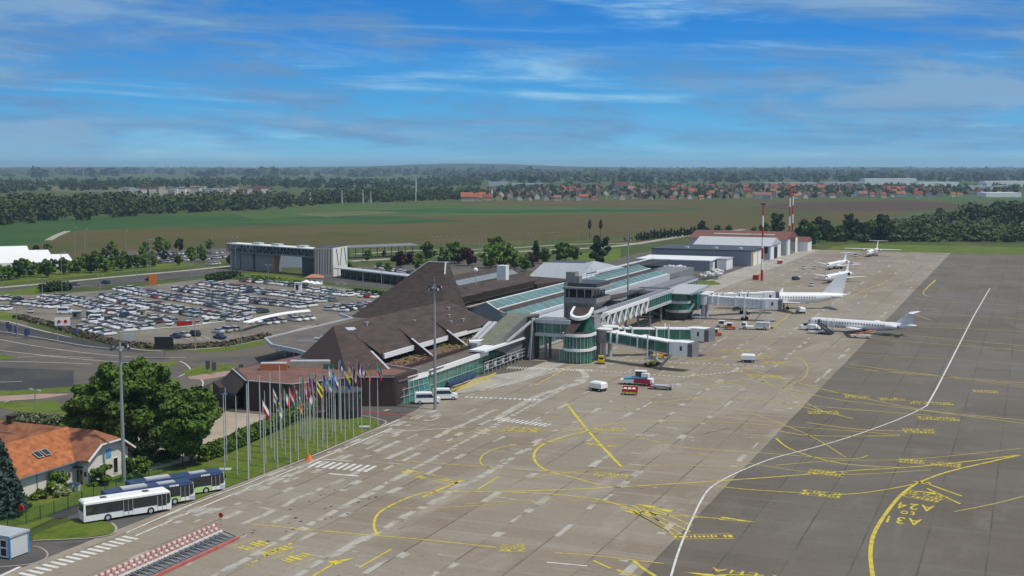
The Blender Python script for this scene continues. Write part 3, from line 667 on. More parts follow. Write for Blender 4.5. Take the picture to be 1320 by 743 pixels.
# rooftop clutter on the terrace
# -- landside canopy
can = [(-176.5, 261), (-168, 251), (-157.5, 246.8), (-150, 246), (-150, 306), (-177, 308), (-187, 313), (-180, 311), (-176.5, 300)]
can = [(-176.5, 261), (-168.5, 252), (-158, 247), (-148, 240), (-148, 300), (-160, 318), (-176, 314), (-186, 313.5), (-177.5, 306)]
b = T(BROWNF).prism(can, 4.5, 5.0); b.put('canopy_roof')
b = T(LGREY)
for i in (0, 1, 2, 6, 7, 8):
    p, q = can[i], can[(i + 1) % len(can)]; b.bar((p[0], p[1], 4.85), (q[0], q[1], 4.85), .5, .9)
b.put('canopy_fascia')
b = T(LGREY)
for x, y in ((-173, 265), (-173, 280), (-173, 295), (-160, 252), (-166, 258)): T(LGREY).tube((x, y, 0), (x, y, 4.5), .3, n=10).put('canopy_column')
b = T(GDARK).prism([(-162, 256), (-150, 244), (-150, 300), (-166, 305)], 0, 4.45); b.put('landside_glazing')
b = T(LGREY)
for i in range(9): a0 = R(-20 + 18 * i); 
b.tube((-160, 262, 5.0), (-160, 262, 6.4), .9, n=12); b.tube((-163, 262.6, 5.6), (-160, 262, 5.6), .35, n=10); b.box(-158.5, -153, 259, 261.5, 5.02, 5.5); b.bar((-166, 259, 5.2), (-159, 261, 5.2), .3); b.put('roof_plant')
# -- central pyramid (truncated)
pb = [(-180, 309), (-147, 301), (-148.5, 323), (-180, 334)]; pt = [(-160.9, 321), (-155.1, 321), (-155.2, 323), (-160.9, 323)]
b = T(BROWN).add([(x, y, 4.8) for x, y in pb] + [(x, y, 20.5) for x, y in pt], [(0, 1, 5, 4), (1, 2, 6, 5), (2, 3, 7, 6), (3, 0, 4, 7), (4, 5, 6, 7)]); pyr = b.put('pyramid_roof')
b = T(LGREY)
def lerp(p, q, t_): return tuple(p[i] + (q[i] - p[i]) * t_ for i in range(3))
for i in range(4): b.bar((*pt[i], 20.55), (*pt[(i + 1) % 4], 20.55), .35, .2)
b.bar((*pt[1], 20.6), lerp((*pt[1], 20.6), (*pb[1], 4.9), .2), .4, .25); b.bar((*pt[0], 20.6), lerp((*pt[0], 20.6), (*pb[0], 4.9), .22), .35, .2); b.put('pyramid_coping')
b = T(GREY).prism([(x * .98 - 3.2, y + .5) for x, y in pb], 0, 4.75); b.put('pyramid_base')
b = T(WHITE).box(-152.5, -149.5, 352, 354.5, 13, 17.5); b.put('white_roof_box')
b = T(WHITE).ball((-157, 346, 16.4), .75, 10, 8); b.use(LGREY).tube((-157, 346, 12), (-157, 346, 16), .12, n=6); b.put('roof_antenna_dome')
# -- second brown roof with the skylight
b = T(BROWN).add([(-167.5, 343, 14), (-157, 336, 9), (-157.6, 400, 9), (-167, 394, 14), (-180, 343, 7), (-180, 400, 7)], [(0, 1, 2, 3), (0, 3, 5, 4), (3, 2, 5)]); b.put('long_brown_roof')
b = T(mat('skylight_glass', (.16, .20, .205), .3, 0, .2, .5, .5))
def onr(u_, y): return (-167.2 + 10 * u_, y, 14 - 5 * u_ + .12)
b.sheet([onr(.28, 345), onr(.52, 345), onr(.52, 392), onr(.28, 392)]); b.use(LGREY)
for i in range(31): b.bar(onr(.27, 345 + i * 47 / 30), onr(.53, 345 + i * 47 / 30), .22, .14)
b.put('ribbed_skylight')
b = T(GDARK).box(-160, -158.6, 338, 399, 4.8, 9.2); b.put('dark_clerestory')
b = T(BROWND).box(-158.4, -157.0, 336, 400, 8.7, 9.0); b.put('roof_eaves')
b = T(BEIGE).box(-156.8, -155.6, 338, 412, 5.4, 5.9); b.put('pale_parapet')
b = T(GREY).box(-156.5, -126, 326, 470, 0, 5.2); b.prism([(-147,304),(-126,304),(-126,326),(-147,326)],0,5.2); b.put('rear_hall_walls')
b = T(BROWNF).box(-158.5, -126.2, 318, 470, 5.21, 5.5); b.put('rear_flat_roof')
b = T(BROWND).prism([(-180, 395), (-158, 400), (-150, 436), (-182, 436)], 0, 7.2); b.put('rear_brown_wing')
# -- long shed roof lights (teal strips between white bars)
prof = [(-142.5, 8.6), (-138.2, 11.3), (-136.6, 11.3), (-133.4, 9.4), (-128.6, 9.4), (-125.2, 7.6)]
ya, yb = 316, 452
def strip(m_, i, j, nm, y0=ya, y1=yb, dz=0.0):
    (xa, za), (xb_, zb) = prof[i], prof[j]
    T(m_).add([(xa, y0, za + dz), (xb_, y0, zb + dz), (xb_, y1, zb + dz), (xa, y1, za + dz)], [(0, 1, 2, 3)]).put(nm)
prof = [(-145, 8.4), (-137.0, 11.0), (-132.6, 9.6), (-129.0, 9.3), (-125.8, 7.8)]
ya = 302
b = T(GREY).add([(-152, 316, 5.2), (-124.6, 299, 5.2), (-125.8, 302, 7.8), (-129, 304, 9.3), (-132.6, 306, 9.6), (-137, 309, 11), (-145, 314, 8.4)], [(0, 1, 2, 3, 4, 5, 6)]); b.put('slate_end_gable')
strip(BROWN, 0, 1, 'shed_roof_back', 312); strip(TEAL, 1, 2, 'glazed_roof_strip', 309); strip(BROWN, 2, 3, 'shed_roof_middle', 305); strip(TEAL, 3, 4, 'glazed_roof_strip', 303)
b = T(WHITE)
for (i, y0) in ((1, 309), (2, 306), (4, 302)):
    x, z_ = prof[i]; b.bar((x, y0, z_ + .08), (x, yb, z_ + .08), .4, .2)
b.bar((-132.6, 306, 9.7), (-125.8, 302, 7.9), .4, .2); b.bar((-137, 309, 11.1), (-132.6, 306, 9.7), .3, .2)
for i in range(1, 26):
    y = 309 + i * 5.5; b.bar((-137, y, 11.06), (-132.6, y, 9.66), .12, .1); b.bar((-129, y, 9.36), (-125.8, y, 7.86), .12, .1)
b.put('roof_light_bars')
b = T(LGREY).box(-125.6, -124.9, 302, yb, 5.3, 7.7); b.use(GREY).box(-124.8, -119.5, 300, 470, 5.0, 5.5); b.put('roof_step')
b = T(GREY).box(-124.8, -118.6, 288, 470, 0, 5.0); b.put('airside_core')
b = T(GGREEN).box(-118.6, -118.4, 300, 468, .8, 4.4); b.put('airside_glass')
b = T(LGREY)
for i in range(43): b.bar((-118.3, 300 + 4 * i, 0), (-118.3, 300 + 4 * i, 5), .2)
b.bar((-118.3, 300, 4.7), (-118.3, 468, 4.7), .3, .6); b.bar((-118.3, 300, .5), (-118.3, 468, .5), .3, .6); b.put('airside_frame')
b = T(WHITE).slab([(-122.5, 330, 6.2), (-119.0, 330, 5.7), (-119.0, 372, 5.7), (-122.5, 372, 6.2)], .3); b.put('white_canopy')
b = T(LGREY).slab([(-124.5, 312, 7.0), (-119, 312, 5.8), (-119, 366, 5.8), (-124.5, 366, 7)], .2); b.put('grey_metal_roof')
b = T(BROWN).slab([(-152, 446, 7.6), (-140, 440, 9.5), (-138, 500, 9.5), (-152, 505, 7.6)], .3); b.put('far_brown_roof')
b = T(GREY).box(-150, -127, 448, 496, 0, 7); b.put('far_hall')
b = T(TEAL).slab([(-140, 400, 11.6), (-136.5, 400, 12.4), (-136.5, 470, 12.4), (-140, 470, 11.6)], .3); b.use(WHITE).box(-136.5, -136.1, 400, 470, 12.2, 12.6); b.put('far_roof_light')
# -- enclosed stairs at the end of the glass hall
b = T(mat('mossy_felt_roof', (.16, .17, .13), .9, var=.15)).add([(-121.5, 267, 5.6), (-116.6, 267, 5.6), (-115.0, 283, 11.0), (-120.5, 283, 11.0), (-121.5, 289, 11.1), (-113.5, 289, 11.1)], [(0, 1, 2, 3), (3, 2, 5, 4)]); b.put('stair_roof')
b = T(GREY).add([(-116.6, 267, 5.6), (-116.6, 285, 0), (-115, 289, 0), (-115.0, 283, 11.0), (-113.5, 289, 11.1), (-116.6, 267.2, 4.9)], [(0, 5, 1, 3), (1, 2, 4, 3)]); b.use(DGREY)
b.box(-117.5, -113.6, 284, 289, 0, 10.9); b.put('stair_wall')
b = T(LGREY).bar((-115.6, 273, 6), (-113.5, 285.5, 10.3), .4, .5); b.bar((-114.0, 283.9, 0), (-113.45, 283.9, 10.6), .3, .4); b.bar((-114.6, 284, 0.6), (-113.4, 284, 8.2), .3, .3); b.put('stair_edge_beam')
b = T(LGREY)
for dx in (0, 1.4, 2.8):
    b.slab([(-127 + dx, 276, 5.2), (-126 + dx, 276, 5.2), (-125.2 + dx, 286, 9.0), (-126.2 + dx, 286, 9.0)], .5)
b.put('metal_chute')
b = T(LGREY).tube((-123.5, 268, 6.0), (-120, 271, 6.0), .75, n=12); b.box(-122, -120.3, 266, 268, 5.1, 6.3); b.put('air_handling_unit')
# -- first gallery, facing the camera
def gallery(x0, x1, y0, y1, zb, zt, cols):
    b = T(LGREY).box(x0, x1, y0, y1, zt - .95, zt); b.box(x0, x1, y0, y1, zb, zb + .75); o = b.put('gallery_bands')
    T(GGREEN).box(x0 + .25, x1 - .25, y0 + .25, y1 - .25, zb + .75, zt - .95).put('gallery_glass')
    b = T(GREY).box(x0 + .6, x1 - .6, y0 + .6, y1 - .6, zt, zt + .12); b.put('gallery_roof')
    b = T(LGREY)
    n = max(2, int((x1 - x0) / 2.2)); m_ = max(2, int((y1 - y0) / 2.2))
    for i in range(n + 1):
        x = x0 + .3 + (x1 - x0 - .6) * i / n; b.bar((x, y0 + .2, zb + .7), (x, y0 + .2, zt - .9), .09)
    for i in range(m_ + 1):
        y = y0 + .3 + (y1 - y0 - .6) * i / m_; b.bar((x1 - .2, y, zb + .7), (x1 - .2, y, zt - .9), .09)
    b.bar((x0 + .2, y0 + .2, zb + .8), (x1 - .2, y0 + .2, zb + .8), .12); b.bar((x1 - .2, y0 + .2, zb + .8), (x1 - .2, y1 - .2, zb + .8), .12)
    b.put('gallery_mullions')
    for x, y in cols: T(GREY).tube((x, y, 0), (x, y, zb), .35, n=10).put('gallery_column')
gallery(-113.4, -104.2, 285.5, 291, 6.0, 10.2, ((-111, 287), (-106, 287), (-111, 290)))
T(LGREY).slab([(-113, 291, 6.8), (-113, 289.5, 6.8), (-105, 289.5, 4.6), (-105, 291, 4.6)], .5).put('ramp')
# truss gallery along the building
gallery(-106.5, -103.0, 301, 376, 5.6, 9.7, [(-105, 310 + 12 * i) for i in range(6)])
b = T(WHITE)
for i in range(9):
    y = 302 + 5.2 * i; b.bar((-102.7, y, 9.0), (-102.7, y + 2.6, 5.4), .38, .3); b.bar((-102.7, y + 2.6, 5.4), (-102.7, y + 5.2, 9.0), .38, .3)
b.box(-103.0, -102.5, 301, 349, 8.9, 9.75); b.put('white_truss')
gallery(-118, -103.0, 377, 382, 4.9, 9.0, ((-115, 379), (-110, 379)))
T(GREY).slab([(-117, 377.6, 4.6), (-117, 379.5, 4.6), (-107, 379.5, 1.2), (-107, 377.6, 1.2)], .4).put('ramp')
T(DGREY).box(-118, -107, 383, 392, 0, 8.6).put('dark_link_block')
T(BROWN).slab([(-123, 352, 7.2), (-112, 352, 9.2), (-112, 376, 9.6), (-123, 376, 7.2)], .3).put('brown_lean_to_roof')

# ---------------------------------------------------------------- control block
tw = thing('apron_control_tower', 'grey concrete tower with flared cabin and flat projecting roof beside the first glass rotunda', 'tower', (-104.2, 297, 0))
def L(m): return MB().use(m)
CONC = mat('grey_concrete', (.24, .24, .235), .85, var=.12, vscale=.5)
L(CONC).box(-3.4, 3.2, -4.5, 4.5, 0, 13.2).build('shaft', tw)
b = L(CONC); 
b.loft([[(-3.4, -4.5, 12.6), (3.2, -4.5, 12.6), (3.2, 4.5, 12.6), (-3.4, 4.5, 12.6)], [(-3.4, -5.6, 14.0), (4.9, -5.6, 14.0), (4.9, 5.6, 14.0), (-3.4, 5.6, 14.0)], [(-3.4, -5.6, 15.3), (4.9, -5.6, 15.3), (4.9, 5.6, 15.3), (-3.4, 5.6, 15.3)]]); b.build('cabin_base', tw)
L(GDARK).box(-3.2, 3.6, -4.7, 4.7, 15.3, 17.5).build('cabin_window', tw)
b = L(LGREY)
for x in (-2.6, -.5, 1.6, 3.5): b.bar((x, -4.8, 15.3), (x, -4.8, 17.5), .14)
for y in (-2.4, 0, 2.4, 4.6): b.bar((3.7, y, 15.3), (3.7, y, 17.5), .14)
b.build('window_frame', tw)
L(CONC).box(-3.8, 6.2, -6.2, 7.5, 17.5, 17.95).build('roof_slab', tw); L(DGREY).box(-2.9, 4.6, -4.6, 6, 17.95, 18.9).build('roof_plant_screen', tw)
L(CONC).box(-3.6, -1.2, -4.4, -1.4, 17.95, 21.6).build('lift_head', tw); L(CONC).box(-1.2, -.1, -4.2, -2, 17.95, 20.6).build('lift_head', tw)
L(CONC).box(-3.9, -3.4, -5.0, 4.5, 0, 19).build('side_wall', tw)
b = L(LGREY)
for z_ in (9.6, 7.2, 11.2): b.box(3.2, 3.9, -4.5, 6.5, z_, z_ + .8)
b.build('cladding_band', tw)
for dx in (-.3, .9): L(LGREY).tube((dx, 2, 18.9), (dx, 2, 22.5), .05, n=5).build('aerial', tw)

# ---------------------------------------------------------------- rotundas
def dsh(cx, cy, r, dy, n=20):
    """plan of a horseshoe: half circle towards -y, straight sides back"""
    pts = [(cx + r * math.cos(math.pi + math.pi * i / n), cy + r * math.sin(math.pi + math.pi * i / n)) for i in range(n + 1)]
    return pts + [(cx + r, cy + dy), (cx - r, cy + dy)]
rot = thing('boarding_rotunda', 'round green glass rotunda with two white rings and a white horseshoe rimmed slanted top', 'rotunda', (-102.2, 286.2, 0))
r = 3.5
L(GGREEN).prism(dsh(0, 0, r, 3), .3, 7.0).build('glass_wall', rot)
b = L(WHITE)
for z0, z1 in ((3.0, 3.65), (6.6, 7.3)): b.prism(dsh(0, 0, r + .3, 3), z0, z1)
b.build('white_ring', rot)
b = L(LGREY)
for i in range(13):
    a = math.pi + math.pi * i / 12; b.bar((3.54 * math.cos(a), 3.54 * math.sin(a), 0), (3.54 * math.cos(a), 3.54 * math.sin(a), 7), .1)
b.bar((-3.4, -1.2, 5.1), (3.4, -1.2, 5.1), .05); b.build('mullion', rot)
base = [(x, y, 7.3) for x, y in dsh(0, 0, r, 3)]; top = [(x * .62 - .1, y * .7 + 2.6, 11.6 + y * .28) for x, y in dsh(0, 0, r, 3)]
L(GGREEN).loft([[(x, y * .2 + 2.4, z_) for x, y, z_ in base], [(x, y * .3 + 2.6, z_) for x, y, z_ in top]]).build('glass_lantern', rot)
L(BROWND).add([(x, y, z_ + .01) for x, y, z_ in base] + [], [list(range(len(base)))]).build('sloped_roof', rot)
L(BROWND).slab([(-2.6, -3.1, 7.4), (-.2, -3.5, 7.4), (1.4, 2.4, 11.3), (-2.0, 2.4, 11.3)], .3).build('sloped_roof', rot)
n_ = 14; outer = []; inner = []
for i in range(n_ + 1):
    a = math.pi + math.pi * i / n_
    outer.append((2.7 * math.cos(a), 1.9 + 2.3 * math.sin(a))); inner.append((2.05 * math.cos(a), 1.9 + 1.65 * math.sin(a)))
outer = [(2.7 * -1, 4)] + outer + [(2.7, 4)]; inner = [(-2.05, 4)] + inner + [(2.05, 4)]
zf = lambda y: 11.2 + y * .52
nn = len(outer)
b = L(WHITE).add([(x, y, zf(y) - .7) for x, y in outer] + [(x, y, zf(y)) for x, y in outer] + [(x, y, zf(y)) for x, y in inner], [(i, i + 1, nn + i + 1, nn + i) for i in range(nn - 1)] + [(nn + i, nn + i + 1, 2 * nn + i + 1, 2 * nn + i) for i in range(nn - 1)]); b.build('horseshoe_rim', rot)
L(BROWN).sheet([(x, y, zf(y) - .15) for x, y in inner]).build('tiled_top', rot)
L(CONC).box(-3.2, 3.2, 2.9, 8, 0, 11).build('stair_core', rot)
b = L(GGREENL).box(-3.9, -1.0, -2.2, .5, 0, 3.0); b.use(LGREY)
for x in (-3.9, -2.45, -1.0): b.bar((x, -2.25, 0), (x, -2.25, 3), .12)
b.build('door_lobby', rot)

rot2 = thing('boarding_rotunda', 'horseshoe shaped green glass rotunda with pale flat metal roof at the second gate', 'rotunda', (-102.0, 379.5, 0))
def flare(r0, z0, r1, z1): return [[(x, y, z0) for x, y in dsh(0, 0, r0, 6)], [(x, y, z1) for x, y in dsh(0, 0, r1, 6)]]
L(DGREY).loft(flare(2.6, 0, 3.6, 2.7)).build('flared_base', rot2)
L(GGREEN).prism(dsh(0, 0, 3.9, 6), 2.7, 8.3).build('glass_wall', rot2)
b = L(LGREY)
for z0, z1 in ((2.5, 3.3), (5.3, 6.1), ): b.prism(dsh(0, 0, 4.15, 6), z0, z1)
b.build('pale_ring', rot2)
b = L(LGREY).add([(-4.3, -4.2, 8.3), (4.3, -4.2, 8.3), (6.4, 14, 9.6), (-2.6, 14, 9.6), (-4.3, -4.2, 8.6), (4.3, -4.2, 8.6), (6.4, 14, 9.9), (-2.6, 14, 9.9)], [(0, 3, 2, 1), (4, 5, 6, 7), (0, 1, 5, 4), (1, 2, 6, 5), (2, 3, 7, 6), (3, 0, 4, 7)])
for i in range(11): b.bar((-4.2 + .84 * i, -4.1, 8.65), (-2.5 + .88 * i, 13.8, 9.95), .07)
b.build('metal_roof', rot2)
b = L(GALV).bar((4.6, -3, 8.2), (6.6, 13, 9.6), .5, .5); b.bar((4.2, -3.9, 2.7), (6.4, 4, 8), .4, .5); b.build('edge_beam', rot2)
L(GGREEN).box(3.9, 6.3, -.5, 5.0, 3.2, 8.2).build('glass_link', rot2)

# ---------------------------------------------------------------- jet bridges
def bridge(label, root, ends, zf_, glassy, group):
    """root: column point; ends: list of points along the tunnel (x,y), cab at the last"""
    o = thing('jet_bridge', label, 'jet bridge', (root[0], root[1], 0), 0, group)
    loc = lambda p, z_: (p[0] - root[0], p[1] - root[1], z_)
    p0 = Vector(loc(root, 0)); p1 = Vector(loc(ends[0], 0)); d = (p1 - p0); Ln = d.length; u = d.normalized(); n_ = Vector((-u.y, u.x, 0))
    z0, z1 = zf_
    def seg(m_, a, b_, w_, lo, hi, nm, mm=None):
        pa = p0 + u * a; pb_ = p0 + u * b_; za = z0 + (z1 - z0) * a / Ln; zb = z0 + (z1 - z0) * b_ / Ln
        q = MB().use(m_) if mm is None else mm.use(m_)
        vs = []
        for c_, zc in ((pa, za), (pb_, zb)):
            for s_, h_ in ((-1, lo), (1, lo), (1, hi), (-1, hi)):
                k_ = c_ + n_ * s_ * w_; vs.append((k_.x, k_.y, zc + h_))
        q.add(vs, [(0, 3, 2, 1), (4, 5, 6, 7), (0, 1, 5, 4), (1, 2, 6, 5), (2, 3, 7, 6), (3, 0, 4, 7)])
        return q.build(nm, o) if mm is None else q
    MBx = MB().use(LGREY).tube((0, 0, 0), (0, 0, z0 - .1), .55, n=14); MBx.build('column', o)
    MB().use(LGREY if not glassy else CONC).tube((0, 0, z0 - .2), (0, 0, z0 + 3.0), 2.0, n=18).build('rotunda_head', o)
    MB().use(WHITE).tube((0, 0, z0 + 3.0), (0, 0, z0 + 3.25), 2.2, n=18).build('head_roof', o)
    g = GGREEN if glassy else mat('ribbed_white_panel', (.62, .64, .64), .5, var=.05)
    s1 = Ln * .56
    seg(g, 1.8, s1, 1.25, .35, 2.55, 'tunnel_wall'); seg(g, s1, Ln, 1.5, .25, 2.7, 'tunnel_wall')
    f = MB()
    for (a, b_, w_, lo, hi) in ((1.8, s1, 1.32, 2.55, 2.82), (s1, Ln, 1.6, 2.7, 3.0)):
        seg(WHITE, a, b_, w_, lo, hi, '', f)
    f.build('tunnel_roof', o)
    f = MB()
    for (a, b_, w_, lo, hi) in ((1.8, s1, 1.32, .1, .36), (s1, Ln, 1.6, 0, .26)): seg(LGREY, a, b_, w_, lo, hi, '', f)
    n = int(Ln / 1.4)
    for i in range(n + 1):
        a = 1.8 + (Ln - 1.9) * i / n; w_ = 1.3 if a < s1 else 1.55
        if glassy and i % 1 == 0: (seg(LGREY, a, a + .09, w_, .2, 2.7, '', f) if i % 3 == 0 else None)
        elif not glassy: seg(LGREY, a, a + .12, w_ - .01, .2, 2.7, '', f)
    f.build('tunnel_frame', o)
    for a in (s1 * .28, s1 * .45, s1): seg(WHITE, a, a + .35, 1.72, .0, 3.12, 'portal_frame')
    # bogie under the tunnel
    a = Ln * .72; c_ = p0 + u * a; zz_ = z0 + (z1 - z0) * .72
    for s_ in (-1.75, 1.75):
        k_ = c_ + n_ * s_; MB().use(WHITE).bar((k_.x, k_.y, .9), (k_.x, k_.y, zz_ + 3.9), .32).build('lift_column', o)
    f = MB().use(YEL if glassy else DGREY).box(-.4, .4, -1.6, 1.6, .5, 1.1); f.build('bogie', o, (c_.x, c_.y, 0), math.atan2(u.y, u.x))
    for s_ in (-1.3, 1.3):
        for e in (-.55, .55):
            k_ = c_ + n_ * s_ + u * e; MB().use(BLACK).tube((k_.x - n_.x * .2, k_.y - n_.y * .2, .5), (k_.x + n_.x * .2, k_.y + n_.y * .2, .5), .5, n=12).build('wheel', o)
    # cab
    ce = p0 + u * (Ln + 1.6); ang = math.atan2(u.y, u.x)
    f = MB().use(WHITE).tube((0, 0, z1 - .1), (0, 0, z1 + 3.1), 2.0, n=16); f.build('cab_drum', o, (ce.x, ce.y, 0))
    cabd = ends[1]; f = MB().use(WHITE).box(0, 3.6, -1.9, 1.9, z1 - .1, z1 + 3.2); f.use(GDARK).box(1.6, 2.2, -1.93, 1.93, z1 + 1.2, z1 + 2.3)
    cb = f.build('cab', o, (ce.x, ce.y, 0), cabd)
    f = MB().use(GREY)
    for i in range(5): f.box(3.6 + .28 * i, 3.72 + .28 * i, -1.85, 1.85, z1 - .1, z1 + 3.1)
    f.use(LGREY).box(3.6, 4.7, -1.6, 1.6, z1 + .1, z1 + 2.9); f.build('canopy_bellows', cb); 
    # service stair
    f = MB().use(GALV)
    k_ = ce - n_ * 2.2; e_ = k_ - u * 3.6
    for s_ in (0, .8): f.bar((k_.x - n_.x * s_, k_.y - n_.y * s_, z1), (e_.x - n_.x * s_, e_.y - n_.y * s_, .1), .12, .3)
    for i in range(9):
        q_ = k_.lerp(e_, i / 9); f.bar((q_.x, q_.y, z1 - z1 * i / 9), (q_.x - n_.x * .8, q_.y - n_.y * .8, z1 - z1 * i / 9), .22, .05)
    f.build('service_stair', o)
    return o
bridge('green glazed jet bridge nearest the camera, reaching furthest right to its square white cab', (-97.6, 292.5), [(-78.0, 284.8), R(-12)], (4.6, 3.7), True, 'green glazed jet bridges')
bridge('green glazed jet bridge partly hidden behind the nearer green one, with its cab further left', (-97.6, 297.5), [(-80.0, 308.0), R(-12)], (4.6, 3.9), True, 'green glazed jet bridges')
bridge('nearer of the two white panelled jet bridges, docked to the large white airliner', (-95.2, 384), [(-77.0, 385.6), R(5)], (4.8, 3.9), False, 'white panelled jet bridges')
bridge('farther of the two white panelled jet bridges, touching the airliner nose', (-95.2, 389), [(-81.5, 405), R(20)], (4.8, 3.9), False, 'white panelled jet bridges')
# ================================================================ VEGETATION
def leafmat(name, a, b_, sc=.35):
    if name in MATS: return MATS[name]
    m = bpy.data.materials.new(name); m.use_nodes = True; k = NT(m.node_tree); b = k.n['Principled BSDF']
    b.inputs['Roughness'].default_value = .75; b.inputs['Specular IOR Level'].default_value = .2
    g = k.new('ShaderNodeNewGeometry'); p = k.new('ShaderNodeTexCoord').outputs['Object']
    n = k.noise(p, sc, 4, .6); f = k.math('ADD', k.mapr(n, .35, .65, 0, .7), k.math('MULTIPLY', g.outputs['Random Per Island'], .45))
    k.link(k.mix(f, a, b_), b.inputs['Base Color'])
    b.inputs['Transmission Weight'].default_value = 0
    MATS[name] = m; return m
LF = leafmat('leaves_green', (.022, .060, .009), (.125, .20, .032))
LFB = leafmat('leaves_bright', (.06, .13, .018), (.16, .24, .045))
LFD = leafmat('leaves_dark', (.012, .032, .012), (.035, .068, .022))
LFS = leafmat('spruce_needles', (.022, .045, .035), (.06, .095, .075))
LFR = leafmat('leaves_purple', (.035, .012, .014), (.075, .03, .03))
LFP = leafmat('leaves_pale', (.22, .26, .10), (.42, .46, .24), 1.2)
LFF = leafmat('far_woodland', (.016, .040, .012), (.070, .098, .028), .012)
BARK = mat('bark', (.075, .06, .045), .95, var=.3, vscale=2, stretch=(4, 4, .5))

def leaves(blobs, n, size, up=.35, shell=.35):
    """blobs: list of (x,y,z,rx,ry,rz). returns (n,4,3) leaf quads spread through the outer volume of the blobs"""
    B = np.array(blobs, float); wgt = (B[:, 3] * B[:, 4] * B[:, 5]) ** .67; wgt /= wgt.sum()
    idx = rng.choice(len(B), n, p=wgt); bb = B[idx]
    d = rng.normal(size=(n, 3)); d /= np.linalg.norm(d, axis=1)[:, None]
    rr = shell + (1.08 - shell) * rng.random(n) ** .6
    c_ = bb[:, :3] + d * bb[:, 3:6] * rr[:, None]
    nn = d * .7 + rng.normal(size=(n, 3)) * .55 + np.array([0, 0, up]); nn /= np.linalg.norm(nn, axis=1)[:, None]
    a = np.cross(nn, rng.normal(size=(n, 3))); a /= np.linalg.norm(a, axis=1)[:, None]; b_ = np.cross(nn, a)
    s_ = size * (.55 + .9 * rng.random(n))[:, None]
    a *= s_ * .5; b_ *= s_ * (.35 + .25 * rng.random(n))[:, None]
    return np.stack([c_ - a - b_ * .6, c_ + a * .9 - b_, c_ + a + b_ * .7, c_ - a * .8 + b_], 1)
def crown_blobs(h0, h1, rad, n, shape='round', seed=0):
    r_ = random.Random(seed); out = []
    for i in range(n):
        t_ = (i + .5) / n
        if shape == 'round': pr = math.sin(math.pi * (.12 + .80 * t_)) ** .7
        elif shape == 'cone': pr = 1 - t_ * .92
        else: pr = .8 + .2 * math.sin(math.pi * t_)
        a = r_.uniform(0, 6.28); q = rad * pr * r_.uniform(.15, .86)
        br = rad * r_.uniform(.17, .36) * (.6 + .4 * pr)
        out.append((q * math.cos(a), q * math.sin(a), h0 + (h1 - h0 - br * .5) * t_, br * r_.uniform(.85, 1.25), br * r_.uniform(.85, 1.25), br * r_.uniform(.6, .9)))
    return out
def trunk_mesh(h, r_, spread, nl=5, seed=0):
    q = random.Random(seed); m_ = M(BARK)
    m_.tube((0, 0, -.1), (q.uniform(-.1, .1), 0, h * .45), r_, r_ * .7, 8); m_.tube((0, 0, h * .44), (q.uniform(-.3, .3), q.uniform(-.3, .3), h * .8), r_ * .7, r_ * .2, 7)
    for i in range(nl):
        a = 6.28 * i / nl + q.uniform(-.4, .4); z0 = h * q.uniform(.3, .5)
        m_.tube((0, 0, z0), (math.cos(a) * spread * .6, math.sin(a) * spread * .6, z0 + h * q.uniform(.15, .3)), r_ * .4, r_ * .12, 6)
    return m_
def tree_proto(name, label, cat, h, rad, trunk_h, m, nleaf, size, nb=26, shape='round', seed=0, group=None, tr=None):
    root = thing(name, label, cat, (0, 0, 0), 0, group)
    bl = crown_blobs(trunk_h, h, rad, nb, shape, seed)
    o = bpy.data.objects.new('crown', quads_mesh('crown', leaves(bl, nleaf, size), [m])); COL.objects.link(o); o.parent = root
    trunk_mesh(h * (.95 if shape == 'cone' else .85), tr or max(.12, h * .02), rad, seed=seed).build('trunk', root)
    return root
def put(o, x, y, rz=0.0, s_=1.0): o.location = (x, y, 0); o.rotation_euler = (0, 0, rz); o.scale = (s_,) * 3; return o

# three big trees behind the orange roofed house
big = [((150, 585), 15.2, 5.5, 'large dark green leafy tree, leftmost of the big clump behind the orange roofed house', 1),
       ((200, 583), 14.8, 5.4, 'large dark green leafy tree in the middle of the clump behind the light mast', 2),
       ((178, 560), 13.6, 5.0, 'large dark green leafy tree at the back of the clump beside the roundabout', 4),
       ((247, 600), 12.6, 5.2, 'dark green leafy tree with its trunk showing, rightmost of the clump by the sandy courtyard', 3),
       ((112, 585), 11.5, 4.0, 'shorter leafy tree at the left edge of the clump, above the house ridge', 6)]
for (p, h, rad, lb, sd_) in big:
    o = tree_proto('leafy_tree', lb, 'tree', h, rad, 2.6, LF, 15000, .5, 62, 'round', sd_, 'big leafy trees behind the house', .32); x, y = G(*p); put(o, x, y)
# blue spruce at the left edge
bl = []
for i in range(16):
    t_ = i / 15; rr = 3.9 * (1 - t_) ** .85 + .25
    for k_ in range(7 if i < 13 else 3):
        a = k_ * 6.28 / 7 + i; bl.append((rr * .62 * math.cos(a), rr * .62 * math.sin(a), .9 + 11 * t_, rr * .42, rr * .42, .45))
sp = thing('blue_spruce', 'blue grey spruce at the left edge in front of the orange roofed house', 'tree', (*G(-4, 664), 0))
o = bpy.data.objects.new('crown', quads_mesh('crown', leaves(bl, 9000, .5, .1, .3), [LFS])); COL.objects.link(o); o.parent = sp
M(BARK).tube((0, 0, 0), (0, 0, 11.5), .2, .04, 8).build('trunk', sp)
